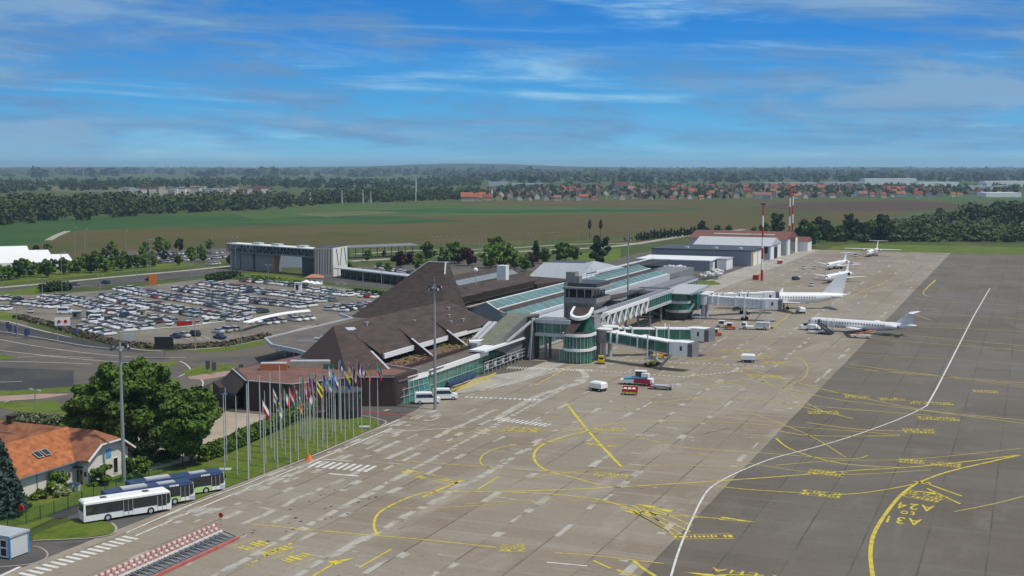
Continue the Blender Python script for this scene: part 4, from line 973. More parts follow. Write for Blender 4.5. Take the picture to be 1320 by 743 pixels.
# shrubs by the house
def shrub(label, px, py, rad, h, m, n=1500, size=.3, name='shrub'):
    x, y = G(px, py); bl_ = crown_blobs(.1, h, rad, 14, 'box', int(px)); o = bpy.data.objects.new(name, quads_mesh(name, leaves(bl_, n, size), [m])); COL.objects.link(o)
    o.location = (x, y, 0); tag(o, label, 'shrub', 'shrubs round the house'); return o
shrub('tall pale green flowering shrub against the long white house wall', 70, 634, 1.8, 3.1, LFB, 2200)
shrub('low shrub with pale blossoms right of the tall one at the house wall', 77, 640, 1.3, 1.8, LFP, 1200, .25)
shrub('low dark green bush at the left foot of the house wall', 50, 642, 1.7, 1.2, LF, 1400)
shrub('small clipped bush beside the corner of the house', 29, 646, .8, .8, LF, 600)
shrub('round green bush left of the light mast before the gable wall', 133, 626, 2.1, 3.2, LF, 2600)
shrub('round green bush between the light mast and the buses', 174, 617, 2.3, 3.6, LF, 2800)
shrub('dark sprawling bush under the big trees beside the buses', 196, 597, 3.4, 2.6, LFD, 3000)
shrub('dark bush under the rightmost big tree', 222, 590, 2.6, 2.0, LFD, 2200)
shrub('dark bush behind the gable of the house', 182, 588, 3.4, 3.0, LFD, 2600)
# hedges
def hedge(name, label, pts, wd, h, m, dens=26, size=.35, px=True, kind=None):
    P_ = [G(*p) for p in pts] if px else pts; bl_ = []
    for i in range(len(P_) - 1):
        a = Vector(P_[i]); b = Vector(P_[i + 1]); n = max(1, int((b - a).length / (wd * .5)))
        for j in range(n):
            c_ = a.lerp(b, (j + .5) / n); bl_.append((c_.x + random.uniform(-.15, .15), c_.y, h * .5, wd * .55, wd * .55, h * .55 * random.uniform(.85, 1.15)))
    L_ = sum((Vector(P_[i + 1]) - Vector(P_[i])).length for i in range(len(P_) - 1))
    V = leaves(bl_, int(L_ * dens), size, .4, .7); o = bpy.data.objects.new(name, quads_mesh(name, V, [m])); COL.objects.link(o)
    tag(o, label, 'hedge'); return o
hedge('hedge', 'long clipped green hedge between the sandy courtyard and the flagpole lawn', [(262, 596), (300, 580), (350, 556), (404, 530)], 2.2, 2.6, LF, 260, .33)
hedge('hedge', 'low flowering hedge behind the orange roofed house, left of the big trees', [(14, 545), (60, 548), (100, 552)], 2.4, 2.0, leafmat('hedge_blossom', (.05, .09, .03), (.22, .24, .14), .8), 120, .4)
hedge('hedge', 'dark hedge along the far edge of the car park by the approach road', [(54, 377), (88, 374)], 5, 3.4, LFD, 60, .8)
hedge('hedge', 'dark hedge strip at the top right corner of the car park', [(270, 363), (305, 358)], 5, 3.0, LFD, 60, .8)
hedge('hedge', 'yellowish green hedge in front of the footbridge ramp', [(306, 360), (340, 361), (392, 369)], 4, 1.6, LFB, 40, .8)
hedge('hedge', 'clipped hedge on the verge beside the covered walkway', [(455, 378), (500, 384)], 4, 1.8, LFD, 60, .7)
# brown planting on the car park bank
hedge('planting_strip', 'brownish shrub planting along the near bank of the car park', [(24, 410), (70, 421), (110, 434), (150, 444), (215, 450), (290, 446), (345, 434)], 3.2, .9, leafmat('brown_shrub', (.045, .042, .025), (.13, .11, .07), .3), 24, .8)

# mid-distance trees: px base, kind, height
TK = {}
def kindtree(k_):
    if k_ in TK: return None
    return k_
protos = {}
def proto(k_):
    if k_ not in protos:
        spec = {'g': ('leafy_tree', 'tree', 8.5, 3.6, 1.6, LF, 1100, .95, 20, 'round'), 'b': ('leafy_tree', 'tree', 7.5, 3.6, 1.2, LFB, 1000, .95, 18, 'round'), 'p': ('purple_tree', 'tree', 7.0, 3.6, 1.3, LFR, 1000, .95, 18, 'round'),
                'c': ('conical_tree', 'tree', 11.0, 3.4, 1.4, LFD, 1300, .9, 24, 'cone'), 'd': ('leafy_tree', 'tree', 9.0, 3.8, 1.4, LFD, 1100, .95, 20, 'round'), 'o': ('round_headed_tree', 'tree', 13, 4.6, 2.0, LFD, 1600, 1.0, 26, 'box')}[k_]
        root = tree_proto(spec[0], '', spec[1], *spec[2:], seed=ord(k_)); protos[k_] = [root, False]
    return protos[k_]
def plant(k_, px, py, s_, label, group='trees in the terminal forecourt'):
    p = proto(k_); x, y = G(px, py)
    if not p[1]: o = p[0]; p[1] = True
    else: o = copy_tree(p[0])
    o.location = (x, y, 0); o.rotation_euler = (0, 0, random.uniform(0, 6.28)); o.scale = (s_ * random.uniform(.92, 1.08), s_, s_ * random.uniform(.93, 1.05))
    o['label'] = label; o['group'] = group; return o
midt = [('g', 474, 337, .65, 'small green tree standing alone behind the white cube tower'),
        ('p', 516, 345, .95, 'purple leaved tree, left of the two behind the terminal pyramid'), ('p', 528, 342, .8, 'smaller purple leaved tree right beside the left purple one'), ('g', 552, 338, 1.0, 'dark tree between the purple trees, above the pyramid top'),
        ('b', 541, 350, .95, 'bright green bush just left of the pyramid top'), ('b', 573, 343, .95, 'bright green tree directly behind the pyramid top'), ('g', 586, 340, 1.1, 'green tree right behind the pyramid top, left of the second purple group'), ('p', 604, 343, 1.05, 'purple leaved tree beside the white roof box'),
        ('p', 594, 340, .9, 'purple leaved tree left of the white roof box'), ('b', 632, 346, 1.15, 'bright green tree just right of the white roof box'), ('b', 650, 344, 1.3, 'largest bright green tree behind the long brown roof'), ('b', 664, 347, 1.0, 'bright green tree at the right end of the long brown roof'), ('b', 677, 350, .8, 'small bright tree before the pale hipped roof'),
        ('g', 640, 337, 1.3, 'dark green tree behind the largest bright green one'), ('p', 684, 345, .8, 'purple leaved shrub left of the pale hipped roof'), ('c', 691, 337, .85, 'dark conical tree behind the pale hipped roof, left one'), ('g', 702, 340, .75, 'green bush behind the pale hipped roof ridge'),
        ('g', 722, 338, .95, 'green tree above the pale hipped roof, third from the lone dark oval tree'), ('g', 729, 336, .9, 'green tree above the pale hipped roof, second from the lone dark oval tree'), ('g', 741, 337, .7, 'small green tree above the right end of the pale hipped roof'),
        ('o', 773, 344, .95, 'lone dark oval tree right of the pale hipped roof'), ('d', 495, 331, .35, 'small bush by the tram shelter'),
        ('b', 489, 347, .5, 'small bright shrub between the parked cars and the walkway'), ('b', 500, 352, .6, 'bright shrub beside the covered walkway'), ('g', 449, 352, .6, 'green shrub at the foot of the white cube tower'),
        ('d', 330, 338, .6, 'dark shrub at the foot of the footbridge pier'), ('d', 296, 341, .5, 'dark shrub at the left end of the footbridge')]
for q in midt: plant(q[0], q[1], q[2], q[3] * (1.2 if q[1] > 500 else 1), q[4])
# row by the hangars and individual dark trees to the right
for i in range(22):
    plant('c' if i % 3 else 'd', 822 + i * 4.3, 311 - i * .42, .5 + .12 * random.random(), f'small dark tree, {ordi(i + 1)} from the left in the row along the road to the hangar', 'row of small trees along the hangar road')
rt = [(905, 303, 1.1), (925, 303, .9), (940, 306, 1.0), (972, 309, 1.0), (985, 312, 1.5), (1000, 310, 1.4), (1036, 312, 1.6), (1045, 318, 1.7), (1055, 312, 1.3), (1070, 310, 1.1), (1083, 309, 1.2), (1098, 309, 1.1), (1110, 310, 1.3), (1122, 311, 1.5), (1136, 312, 1.5), (1148, 310, 1.2), (1160, 308, 1.0), (1173, 307, .9), (1187, 311, 1.1), (1198, 308, .9), (1215, 306, 1.0), (1230, 310, .9), (1211, 283, 1.3), (1250, 290, 1.2), (1262, 288, 1.3), (1275, 287, 1.4), (1290, 290, 1.3), (1300, 284, 1.2), (1312, 280, 1.5), (1318, 294, 1.3), (1244, 282, 1.2), (1120, 303, 1.2), (1095, 300, 1.1), (1065, 300, 1.1)]
for i, (px, py, s_) in enumerate(rt):
    plant('dgo'[i % 3] if s_ > 1 else 'g', px, py, s_ * .95, f'green tree, {ordi(i + 1)} in the irregular belt beyond the grass strip right of the hangar', 'trees beyond the apron grass strip')
# band of trees behind the left approach road
lt = [(3, 362), (12, 361), (22, 360), (30, 358), (40, 357), (50, 355), (60, 358), (68, 353), (82, 354), (92, 352), (101, 352), (110, 350), (118, 352), (128, 349), (137, 351), (146, 347), (156, 349), (165, 347), (175, 346), (186, 345), (196, 344), (122, 338), (134, 336), (149, 333), (160, 336), (184, 332), (196, 340), (212, 336), (230, 342), (248, 338), (188, 326), (205, 327), (232, 324), (246, 334), (258, 330), (216, 323), (262, 338), (47, 330), (61, 330), (270, 322), (143, 325), (205, 320)]
for i, (px, py) in enumerate(lt):
    plant('bgdgb'[i % 5], px, py, random.uniform(.75, 1.0) if i < 21 else random.uniform(.6, .85), f'green tree, {ordi(i + 1)} of the belt between the white tent hall and the footbridge', 'tree belt behind the approach road')

# ---- far woods: one mass each
def wood(name, label, poly, n, h, size, m=LFF, nl=26, spread=.42, px=True):
    """random trees inside a ground polygon given by pixels"""
    P_ = np.array([G(*p) if px else p for p in poly]); lo = P_.min(0); hi = P_.max(0); pts = []
    while len(pts) < n:
        q = lo + (hi - lo) * rng.random((n * 3, 2)); ins = np.zeros(len(q), bool); j = len(P_) - 1
        for i in range(len(P_)):
            a, b = P_[i], P_[j]; cnd = ((a[1] > q[:, 1]) != (b[1] > q[:, 1])) & (q[:, 0] < (b[0] - a[0]) * (q[:, 1] - a[1]) / (b[1] - a[1] + 1e-9) + a[0]); ins ^= cnd; j = i
        pts.extend(q[ins].tolist())
    pts = np.array(pts[:n]); hh = h * (.55 + .6 * rng.random(n)); bl_ = []
    for (x, y), t_ in zip(pts, hh):
        r_ = t_ * spread; bl_.append((x, y, t_ * .55, r_, r_, t_ * .5))
        bl_.append((x + r_ * random.uniform(-.6, .6), y + r_ * random.uniform(-.6, .6), t_ * .3, r_ * .9, r_ * .9, t_ * .32))
    V = leaves(bl_, n * nl, size, .5, .7); o = bpy.data.objects.new(name, quads_mesh(name, V, [m])); COL.objects.link(o)
    return tag(o, label, 'woodland', None, 'stuff')
wood('woodland', 'dense dark wood beyond the fields at the left', [(-400, 300), (-60, 294), (0, 291), (60, 288), (140, 282), (230, 275), (300, 272), (384, 270), (380, 263), (300, 264), (240, 268), (150, 266), (80, 268), (0, 266), (-400, 268)], 860, 17, 2.5, LFF, 84)
flat('field', FPALE, [(75, 262), (140, 262), (150, 255), (70, 255)], .004)
wood('woodland', 'belt of lower trees right of the dense wood, before the village', [(384, 270), (440, 263), (600, 258), (600, 252), (500, 250), (390, 255)], 260, 14, 2.6, LFF, 60)
wood('woodland', 'second belt of woods behind the white housing estate', [(-500, 255), (0, 250), (180, 244), (340, 242), (480, 246), (620, 240), (620, 233), (460, 236), (300, 234), (0, 238), (-500, 240)], 900, 16, 4.5, LFF, 44)
wood('woodland', 'scattered trees among the village houses', [(600, 258), (900, 257), (1200, 253), (1320, 250), (1400, 242), (1000, 241), (700, 241), (600, 247)], 900, 10, 3.4, LFF, 26)
wood('woodland', 'long dark wood on the plain behind the village', [(600, 236), (760, 238), (1000, 236), (1320, 235), (1600, 236), (1600, 224), (1100, 223), (700, 223), (560, 226)], 2200, 24, 12, LFF, 18)
wood('woodland', 'faint blue woods under the skyline', [(-500, 230), (600, 228), (1900, 226), (1900, 219.0), (600, 219.0), (-500, 219.5)], 2600, 30, 34, LFF, 10, .9)
wood('scrubland', 'low green scrub beyond the grass strip at the right', [(1060, 312), (1150, 313), (1330, 312), (1420, 314), (1420, 275), (1250, 278), (1120, 296), (1040, 306)], 900, 6, 2.0, leafmat('scrub_leaves', (.03, .055, .014), (.085, .11, .03), .03), 44, .8)
wood('woodland', 'tall trees of the belt behind the scrub at the right', [(1235, 292), (1330, 296), (1400, 296), (1400, 276), (1290, 274), (1240, 278)], 130, 13, 2.6, LFF, 60)
# ================================================================ HOUSE, SHED, FENCES
RTILE = mat('orange_roof_tiles', (.30, .095, .035), .85, var=.22, vscale=.9, detail=9, col2=(.46, .17, .065), stretch=(1, 1, 2), bump=.2)
RTILED = mat('aged_brown_roof_tiles', (.24, .095, .05), .9, var=.25, vscale=.7, col2=(.32, .14, .075))
hs = thing('orange_roofed_house', 'white plastered house with orange tiled hipped roof and two roof windows by the buses', 'house', (-140, 145, 0))
def Lh(m): return MB().use(m)
def lb(mb, x0, x1, y0, y1, z0, z1): return mb.box(x0 + 140, x1 + 140, y0 - 145, y1 - 145, z0, z1)
def lp(*ps): return [(x + 140, y - 145, z_) for x, y, z_ in ps]
m_ = Lh(OFFW); lb(m_, -165, -130.2, 145, 154, 0, 4.0)
m_.add(lp((-130.2, 145, 4), (-130.2, 154, 4), (-130.2, 151.2, 6.0), (-130.2, 147.6, 6.0)), [(0, 1, 2, 3)]); m_.build('gable_wing_wall', hs)
m_ = Lh(OFFW); lb(m_, -143.5, -132.6, 129, 145, 0, 3.9); m_.build('long_wall', hs)
def roofplane(m, nm, *ps): return Lh(m).slab(lp(*ps), .22).build(nm, hs)
roofplane(RTILED, 'gable_roof', (-129.4, 144.3, 3.9), (-129.4, 147.2, 5.9), (-132.6, 149.5, 7.4), (-165, 149.5, 7.4), (-165, 144.3, 3.9))
roofplane(RTILED, 'gable_roof', (-129.4, 154.7, 3.9), (-165, 154.7, 3.9), (-165, 149.5, 7.4), (-132.6, 149.5, 7.4), (-129.4, 151.8, 5.9))
roofplane(RTILED, 'half_hip', (-129.4, 147.2, 5.9), (-129.4, 151.8, 5.9), (-132.6, 149.5, 7.42))
roofplane(RTILE, 'long_roof', (-131.9, 128.4, 3.75), (-131.9, 144.4, 3.75), (-138, 149.6, 7.5), (-138, 133, 7.5))
roofplane(RTILE, 'long_roof', (-144.2, 128.4, 3.75), (-138, 133, 7.5), (-138, 149.6, 7.5), (-144.2, 144.4, 3.75))
roofplane(RTILE, 'hip_end', (-144.2, 128.4, 3.75), (-131.9, 128.4, 3.75), (-138, 133, 7.52))
m_ = Lh(WHITE)
m_.bar(*lp((-129.3, 144.2, 3.85), (-129.3, 147.2, 5.85)), .18, .25); m_.bar(*lp((-129.3, 154.8, 3.85), (-129.3, 151.8, 5.85)), .18, .25); m_.bar(*lp((-129.3, 147.2, 5.85), (-129.3, 151.8, 5.85)), .18, .2); m_.build('barge_board', hs)
m_ = Lh(GALV); m_.bar(*lp((-131.75, 128.6, 3.65), (-131.75, 144.3, 3.65)), .14); m_.bar(*lp((-130.8, 144.2, 3.8), (-132, 144.2, 3.8)), .14); m_.build('gutter', hs)
m_ = Lh(GALV); m_.bar(*lp((-132.5, 137, 0), (-132.5, 137, 3.7)), .1); m_.build('downpipe', hs)
for y in (138.9, 140.5):
    m_ = Lh(GDARK).slab(lp((-133.9, y, 5.25), (-133.9, y + 1.0, 5.25), (-135.0, y + 1.0, 5.92), (-135.0, y, 5.92)), .12); r_ = m_.build('roof_window', hs)
    m_ = Lh(LGREY); q = lp((-133.85, y - .05, 5.26), (-133.85, y + 1.05, 5.26), (-135.05, y + 1.05, 5.95), (-135.05, y - .05, 5.95))
    for i in range(4): m_.bar(q[i], q[(i + 1) % 4], .09)
    m_.build('window_frame', r_)
def hwin(x, y0, y1, z0, z1, nm='window', m=GDARK):
    r_ = lb(Lh(m), x, x + .05, y0, y1, z0, z1).build(nm, hs); f = lb(Lh(WHITE), x - .01, x + .09, y0 - .08, y0, z0 - .08, z1 + .08); lb(f, x - .01, x + .09, y1, y1 + .08, z0 - .08, z1 + .08); lb(f, x - .01, x + .12, y0, y1, z0 - .08, z0); lb(f, x - .01, x + .09, y0, y1, z1, z1 + .08); f.build('window_frame', r_)
hwin(-130.2, 150.6, 151.5, .6, 2.9); hwin(-130.2, 147.6, 148.5, 1.0, 2.5); hwin(-130.2, 152.4, 153.0, 1.2, 2.2)
lb(Lh(mat('pale_blue_sign', (.12, .33, .62), .5)), -130.19, -130.1, 149.0, 150.1, 3.3, 4.6).build('blue_emblem', hs)
m_ = Lh(GDARK); lb(m_, -133.9, -133.2, 144.92, 144.97, 0, 0.01); m_.build('threshold', hs)
lb(Lh(GDARK), -132.3, -131.3, 144.9, 144.98, 0, 2.2).build('door', hs); lb(Lh(DGREY), -132.6, -131.1, 144.3, 145, 2.6, 2.8).build('door_canopy', hs)
lb(Lh(BROWND), -130.9, -130.5, 144.88, 144.98, 1.3, 2.0).build('letter_box', hs); lb(Lh(BROWND), -132.58, -132.45, 143.4, 143.8, 1.3, 2.0).build('wall_lamp', hs)
m_ = Lh(BROWND); lb(m_, -150, -149, 149, 150, 7.2, 8.3); lb(m_, -150.2, -148.8, 148.8, 150.2, 8.3, 8.45); m_.build('chimney', hs)
m_ = Lh(GALV).bar(*lp((-150.6, 147.4, 6.2), (-147.3, 147.4, 6.2)), .1); m_.build('snow_guard', hs)
# bins
x, y = G(92, 634)
for i in range(2):
    bn = thing('wheelie_bin', ('grey bin with blue lid nearer the flowering shrub', 'grey bin with blue lid nearer the house door')[i], 'bin', (x + i * .9, y + i * .3, 0), .3, 'bins at the house')
    MB().use(LGREY).loft([[(-.28, -.32, .1), (.28, -.32, .1), (.28, .32, .1), (-.28, .32, .1)], [(-.34, -.4, 1.15), (.34, -.4, 1.15), (.34, .4, 1.15), (-.34, .4, 1.15)]]).build('body', bn)
    MB().use(BLUE).slab([(-.37, -.44, 1.2), (.37, -.44, 1.2), (.37, .44, 1.3), (-.37, .44, 1.3)], .12).build('lid', bn)
# portable cabin
pc = thing('portable_cabin', 'pale grey portable cabin with blue corner posts at the bottom left edge', 'cabin', (-114, 113, 0))
PW = mat('ribbed_pale_panel', (.55, .57, .56), .6, var=.05, stretch=(12, 12, 1))
L(PW).box(-6.0, 0, 0, 3.0, .15, 2.75).build('wall', pc); L(mat('cabin_roof', (.42, .46, .48), .5, .1)).box(-6.15, .18, -.18, 3.18, 2.76, 2.98).build('roof', pc)
for x, y in ((-.02, -.02), (-.02, 2.98)): L(mat('light_blue_paint', (.08, .30, .60), .5)).box(x - .12, x + .08, y - .08, y + .1, 0, 2.75).build('corner_post', pc)
r_ = L(GDARK).box(-1.45, -.6, -.06, -.02, 1.5, 2.3).build('window', pc); L(WHITE).box(-1.55, -.5, -.04, -.01, .25, 2.45).build('door', pc); L(GDARK).box(-1.45, -.6, -.06, -.045, .4, 1.3).build('door_panel', pc)
L(GDARK).box(-4.4, -3.3, -.06, -.02, 1.2, 2.2).build('window', pc)
# green mesh fences
FG = mat('green_fence_wire', (.02, .09, .055), .6)
def fence(label, pts, h=1.9, step=2.5, m=FG, rails=8, name='mesh_fence'):
    P_ = [Vector((*G(*p), 0)) for p in pts]; o = thing(name, label, 'fence', P_[0]); w_ = MB().use(m); o0 = P_[0]
    for a, b in zip(P_, P_[1:]):
        n = max(1, round((b - a).length / step))
        for i in range(n + (b is P_[-1])):
            c_ = a.lerp(b, i / n) - o0; MB().use(m).bar((c_.x, c_.y, 0), (c_.x, c_.y, h + .1), .09).build('post', o)
        for r_ in range(rails + 1):
            w_.bar(a - o0 + Vector((0, 0, .1 + (h - .1) * r_ / rails)), b - o0 + Vector((0, 0, .1 + (h - .1) * r_ / rails)), .022)
        d = (b - a); ln = d.length
        for i in range(int(ln / .3)):
            c_ = a.lerp(b, i * .3 / ln) - o0; w_.bar((c_.x, c_.y, .1), (c_.x, c_.y, h), .016)
    w_.build('mesh_panel', o); return o
fence('green wire mesh fence between the front lawn and the portable cabin', [(-20, 688), (10, 680), (34, 676), (70, 664), (106, 652)])
fence('green wire mesh fence running from the white bus to the bushes under the trees', [(106, 652), (150, 634), (205, 612), (236, 603)])
fence('green wire mesh fence below the rightmost big tree, in front of the hedge', [(236, 603), (262, 594), (296, 586)], 2.2)
x, y = G(27, 672); m_ = M(RED).tube((0, 0, 1.7), (0, .15, 1.7), .55, n=12); o = m_.build('life_ring_sign', None, (x, y, 0)); tag(o, 'small orange red round sign on the green fence by the cabin', 'sign')
# blast fence
bf = thing('blast_fence', 'long red and white striped blast fence with grey struts at the bottom of the apron', 'fence', (-94.5, 104, 0))
n = 27; BFR = mat('weathered_red', (.36, .10, .09), .7, var=.2); BFW = mat('weathered_white', (.52, .45, .43), .7, var=.15)
for r_, (dx, z_) in enumerate(((-2.0, 1.55), (-1.6, 1.15), (-1.2, .75))):
    m_ = MB()
    for i in np.arange(0, n, .5): m_.use(BFR if int(i * 2 + r_ * .5) % 2 and r_ < 2 else BFW).add([(dx - .02, i, z_), (dx - .02, i + .5, z_), (dx - .16, i + .5, z_ + .22), (dx - .16, i, z_ + .22), (dx + .05, i, z_ - .02), (dx + .05, i + .5, z_ - .02), (dx - .09, i + .5, z_ + .2), (dx - .09, i, z_ + .2)], [(0, 1, 2, 3), (7, 6, 5, 4), (0, 4, 5, 1), (3, 2, 6, 7), (0, 3, 7, 4), (1, 5, 6, 2)])
    m_.build('striped_rail', bf)
m_ = M(mat('faded_red_paint', (.42, .13, .11), .6, var=.2)).box(1.0, 1.45, 0, n, 0, .35); m_.build('red_base_beam', bf)
m_ = M(GALV).box(-2.4, -2.15, 0, n, 0, .25); m_.build('rear_base_beam', bf)
for i in range(n + 1):
    q = M(GALV).bar((-1.1, i, .8), (1.0, i, .25), .1, .2); q.bar((-2.25, i, 0), (-2.25, i, 1.75), .1); q.bar((-2.2, i, .12), (1.0, i, .12), .4, .16); q.build('strut', bf)
x, y = G(285, 677); o = thing('stop_sign', 'small round red stop sign at the end of the blast fence', 'sign', (x, y, 0)); M(GALV).tube((0, 0, 0), (0, 0, 1.0), .04).build('post', o); M(RED).tube((0, -.04, 1.35), (0, .04, 1.35), .36, n=8).build('sign_plate', o)
x, y = G(398, 593); o = M(ORANGE).tube((0, 0, 0), (0, 0, .9), .7, .25, 10).build('orange_marker', None, (x, y, 0)); tag(o, 'squat orange red marker at the edge of the flagpole lawn', 'marker')

# ================================================================ MASTS AND FLAGPOLES
def mast(label, px, py, h, r0=.34, r1=.18, heads=8, group='tall lighting masts'):
    x, y = G(px, py); o = thing('lighting_mast', label, 'mast', (x, y, 0), 0, group)
    M(GALV).tube((0, 0, 0), (0, 0, h), r0, r1, 12).build('pole', o); M(GALV).tube((0, 0, h - 1.0), (0, 0, h - .8), 1.0, n=12).build('head_ring', o)
    for i in range(heads):
        a = 6.283 * i / heads; q = M(DGREY).box(-.25, .25, -.15, .35, -.25, .25); q.use(LGREY).box(-.2, .2, .35, .4, -.2, .2); c_ = q.build('floodlight', o, (math.cos(a) * 1.15, math.sin(a) * 1.15, h - .5 - .45 * (i % 2)), a - math.pi / 2)
    M(GALV).tube((0, 0, h), (0, 0, h + 1.4), .04, n=5).build('lightning_rod', o); return o
mast('grey lighting mast standing on the lawn by the white gable of the house', 160, 622, 21.6)
mast('grey lighting mast in front of the terminal beside the two white vans', 561, 528, 25.0, heads=10)
mast('grey lighting mast between the truss gallery and the second rotunda', 809, 413, 26.2)
rwm = [('red and white banded mast by the hangars, standing alone with a small hut', 982, 362, 32, 1), ('tall red and white lattice mast, front one of the pair at the hangar door', 1017, 327, 36, 1), ('tall red and white mast just behind the front one at the hangar door', 1021, 322, 36, 1)]
for lb_, px, py, h, k_ in rwm:
    x, y = G(px, py); o = thing('banded_mast', lb_, 'mast', (x, y, 0), 0, 'red and white masts by the hangars')
    n = 7
    for i in range(n): M(RED if i % 2 == 0 else WHITE).tube((0, 0, h * i / n), (0, 0, h * (i + 1) / n), .55 - .035 * i, .55 - .035 * (i + 1), 8).build('band', o)
    q = M(DGREY)
    q.box(-.9, .9, -.15, .15, h, h + .25); q.build('top_bar', o)
    for s_ in (-.7, 0, .7): M(DGREY).box(s_ - .25, s_ + .25, -.3, .1, h + .25, h + .7).build('floodlight', o)
x, y = G(979, 361); o = M(RED).box(-1.2, 1.2, -1, 1, 0, 2).build('red_hut', None, (x - 1.5, y, 0)); tag(o, 'small red and grey hut at the foot of the lone banded mast', 'hut')
x, y = G(1005, 340); o = MB().use(WHITE).box(-1.1, 1.1, -2, 2, .3, 1.9).use(RED).box(-1.2, 1.2, -2.1, -.8, .3, 1.6).build('service_box', None, (x, y, 0), .3); tag(o, 'small white and red service box at the foot of the hangar masts', 'box')

POLE = mat('white_pole', (.50, .52, .53), .4, .2, var=.06)
def cloth(name, stripes, vertical, hgt=2.3, wd=1.35, seed=0, slant=.35):
    """limp flag hanging against its pole, n colour stripes"""
    q = random.Random(seed); nu, nv = 9, 12; V = []
    for j in range(nv + 1):
        v = j / nv
        for i in range(nu + 1):
            u_ = i / nu; fold = math.sin(u_ * 9 + seed + v * 1.5) * .13 * u_
            V.append((u_ * wd * (.22 + slant * .5 * (1 - .4 * v)) + .06, fold * 1.3 + .05 * math.sin(v * 7 + seed), -v * hgt * .5 - u_ * hgt * (.72 - slant * .4)))
    m_ = MB(); m_.smooth = True
    for j in range(nv):
        for i in range(nu):
            k_ = int((i / nu if vertical else j / nv) * len(stripes)); m_.use(stripes[k_])
            f = (j * (nu + 1) + i, j * (nu + 1) + i + 1, (j + 1) * (nu + 1) + i + 1, (j + 1) * (nu + 1) + i); m_.f.append(list(f)); m_.mi.append(m_.cur); m_.sm.append(True)
    m_.v = V; return m_
fc = lambda n, c_: mat('flag_' + n, c_, .8, var=.05)
FW, FR, FB, FGn, FY, FO, FK, FLB, FMR, FDB = fc('white', (.72, .72, .70)), fc('red', (.60, .03, .035)), fc('blue', (.03, .07, .38)), fc('green', (.02, .22, .08)), fc('yellow', (.75, .55, .03)), fc('orange', (.75, .25, .04)), fc('black', (.02, .02, .02)), fc('light_blue', (.16, .42, .62)), fc('maroon', (.22, .02, .06)), fc('dark_blue', (.02, .03, .16))
zx = lambda a, b: (280 + a / 5.077, 480 + b / 5.077)
poles = [((62, 585), 12.3, None), ((50, 645), 12.3, None), ((132, 678), 12.6, None), ((213, 585), 13.5, None), ((205, 708), 15, None), ((285, 530), 13.5, None), ((318, 600), 12, None), ((307, 668), 11.8, ('white over red', [FW, FR], False)),
         ((352, 500), 13.4, None), ((375, 578), 12, ('white with gold', [FW, FO, FW], False)), ((395, 632), 11.6, ('dark blue, gold and white', [FDB, FY, FW], True)), ((415, 445), 13.5, None), ((445, 548), 11.3, ('green, white and red', [FGn, FW, FR], True)), ((425, 500), 11.6, ('green over red', [FGn, FR], True)),
         ((480, 603), 12.6, ('red, white and green', [FR, FW, FGn], False)), ((512, 522), 11.5, ('green white and red folded', [FR, FW, FR], True)), ((530, 582), 11.6, ('green, white and orange', [FGn, FW, FO], True)), ((575, 497), 11.8, ('red, white, red', [FR, FW, FR], True)), ((592, 537), 11.6, ('red and white', [FR, FW], True)), ((545, 425), 11, None), ((605, 450), 11.8, ('blue with red and white', [FDB, FR, FW], True)),
         ((632, 472), 12, ('blue over maroon', [FB, FMR], True)), ((658, 527), 12.4, ('yellow over green', [FY, FGn, FY], False)), ((697, 447), 12, ('blue, yellow and red', [FB, FY, FR], True)), ((720, 502), 12.6, ('light blue and white', [FLB, FW, FLB], False)), ((752, 422), 12.2, ('light blue', [FLB, FW], True)), ((775, 477), 12.4, ('white with maroon', [FW, FMR], False)),
         ((810, 402), 13.4, ('blue, white and purple red', [FB, FW, FMR], True)), ((838, 452), 12.6, ('yellow and blue', [FY, FB], False)), ((865, 377), 12.6, ('red with white and gold', [FR, FW, FY], False)), ((892, 432), 12.8, ('dark red and white', [FMR, FW, FMR], True)), ((920, 352), 12.6, ('maroon and white', [FMR, FW], True)), ((946, 402), 12.8, ('blue, white and red', [FB, FW, FR], True)),
         ((1000, 377), 12.4, ('black, yellow and red', [FK, FY, FR], True)), ((1052, 354), 12.0, ('red and white with green', [FGn, FW, FR], False)), ((800, 345), 12, None), ((735, 362), 11.6, ('white and blue', [FW, FB], True)), ((690, 500), 11.4, None), ((640, 402), 11.4, ('green and yellow', [FGn, FY, FB], True)), ((560, 442), 11.4, ('green, white, red small', [FGn, FW, FR], True)), ((612, 420), 11, None), ((765, 392), 11.8, ('orange and white', [FO, FW], True))]
for i, (p, h, fl) in enumerate(poles):
    x, y = G(*zx(*p)); thick = h > 13
    nm = f'{ordi(i + 1)} from the left' if i < 12 else f'number {i + 1} counting roughly from the left'
    if fl: lb_ = f'slim pole on the lawn with a limp flag in {fl[0]}'
    else: lb_ = (f'thick bare flagpole' if thick else 'bare slim flagpole') + f' on the lawn, {ordi(i + 1)} counting from the left end'
    o = thing('flagpole', lb_, 'flagpole', (x, y, 0), random.uniform(-.4, .5), 'flagpoles on the lawn')
    r_ = .11 if thick else .075
    M(POLE).tube((0, 0, 0), (0, 0, h), r_ * 1.25, r_ * .75, 8).build('pole', o); M(DGREY).tube((0, 0, h), (0, 0, h + .12), r_ * 1.4, r_ * .8, 8).build('finial', o)
    if fl:
        c_ = cloth('flag', fl[1], fl[2], seed=i, hgt=random.uniform(3.0, 3.6), wd=2.2, slant=random.uniform(.25, .7)).build('flag', o, (0, 0, h - .15), random.uniform(-.5, .6)); 
p = [(300, 596), (330, 610)]
for q in ((290, 606), (470, 551)): 
    o = M(LGREY).prism([(-1, -.7), (1, -.7), (1, .7), (-1, .7)], .1, .16).build('manhole_slab', None, (*G(*q), .02), .4); tag(o, 'pale concrete slab in the flagpole lawn, ' + ('near end' if q[0] < 400 else 'far end'), 'slab')

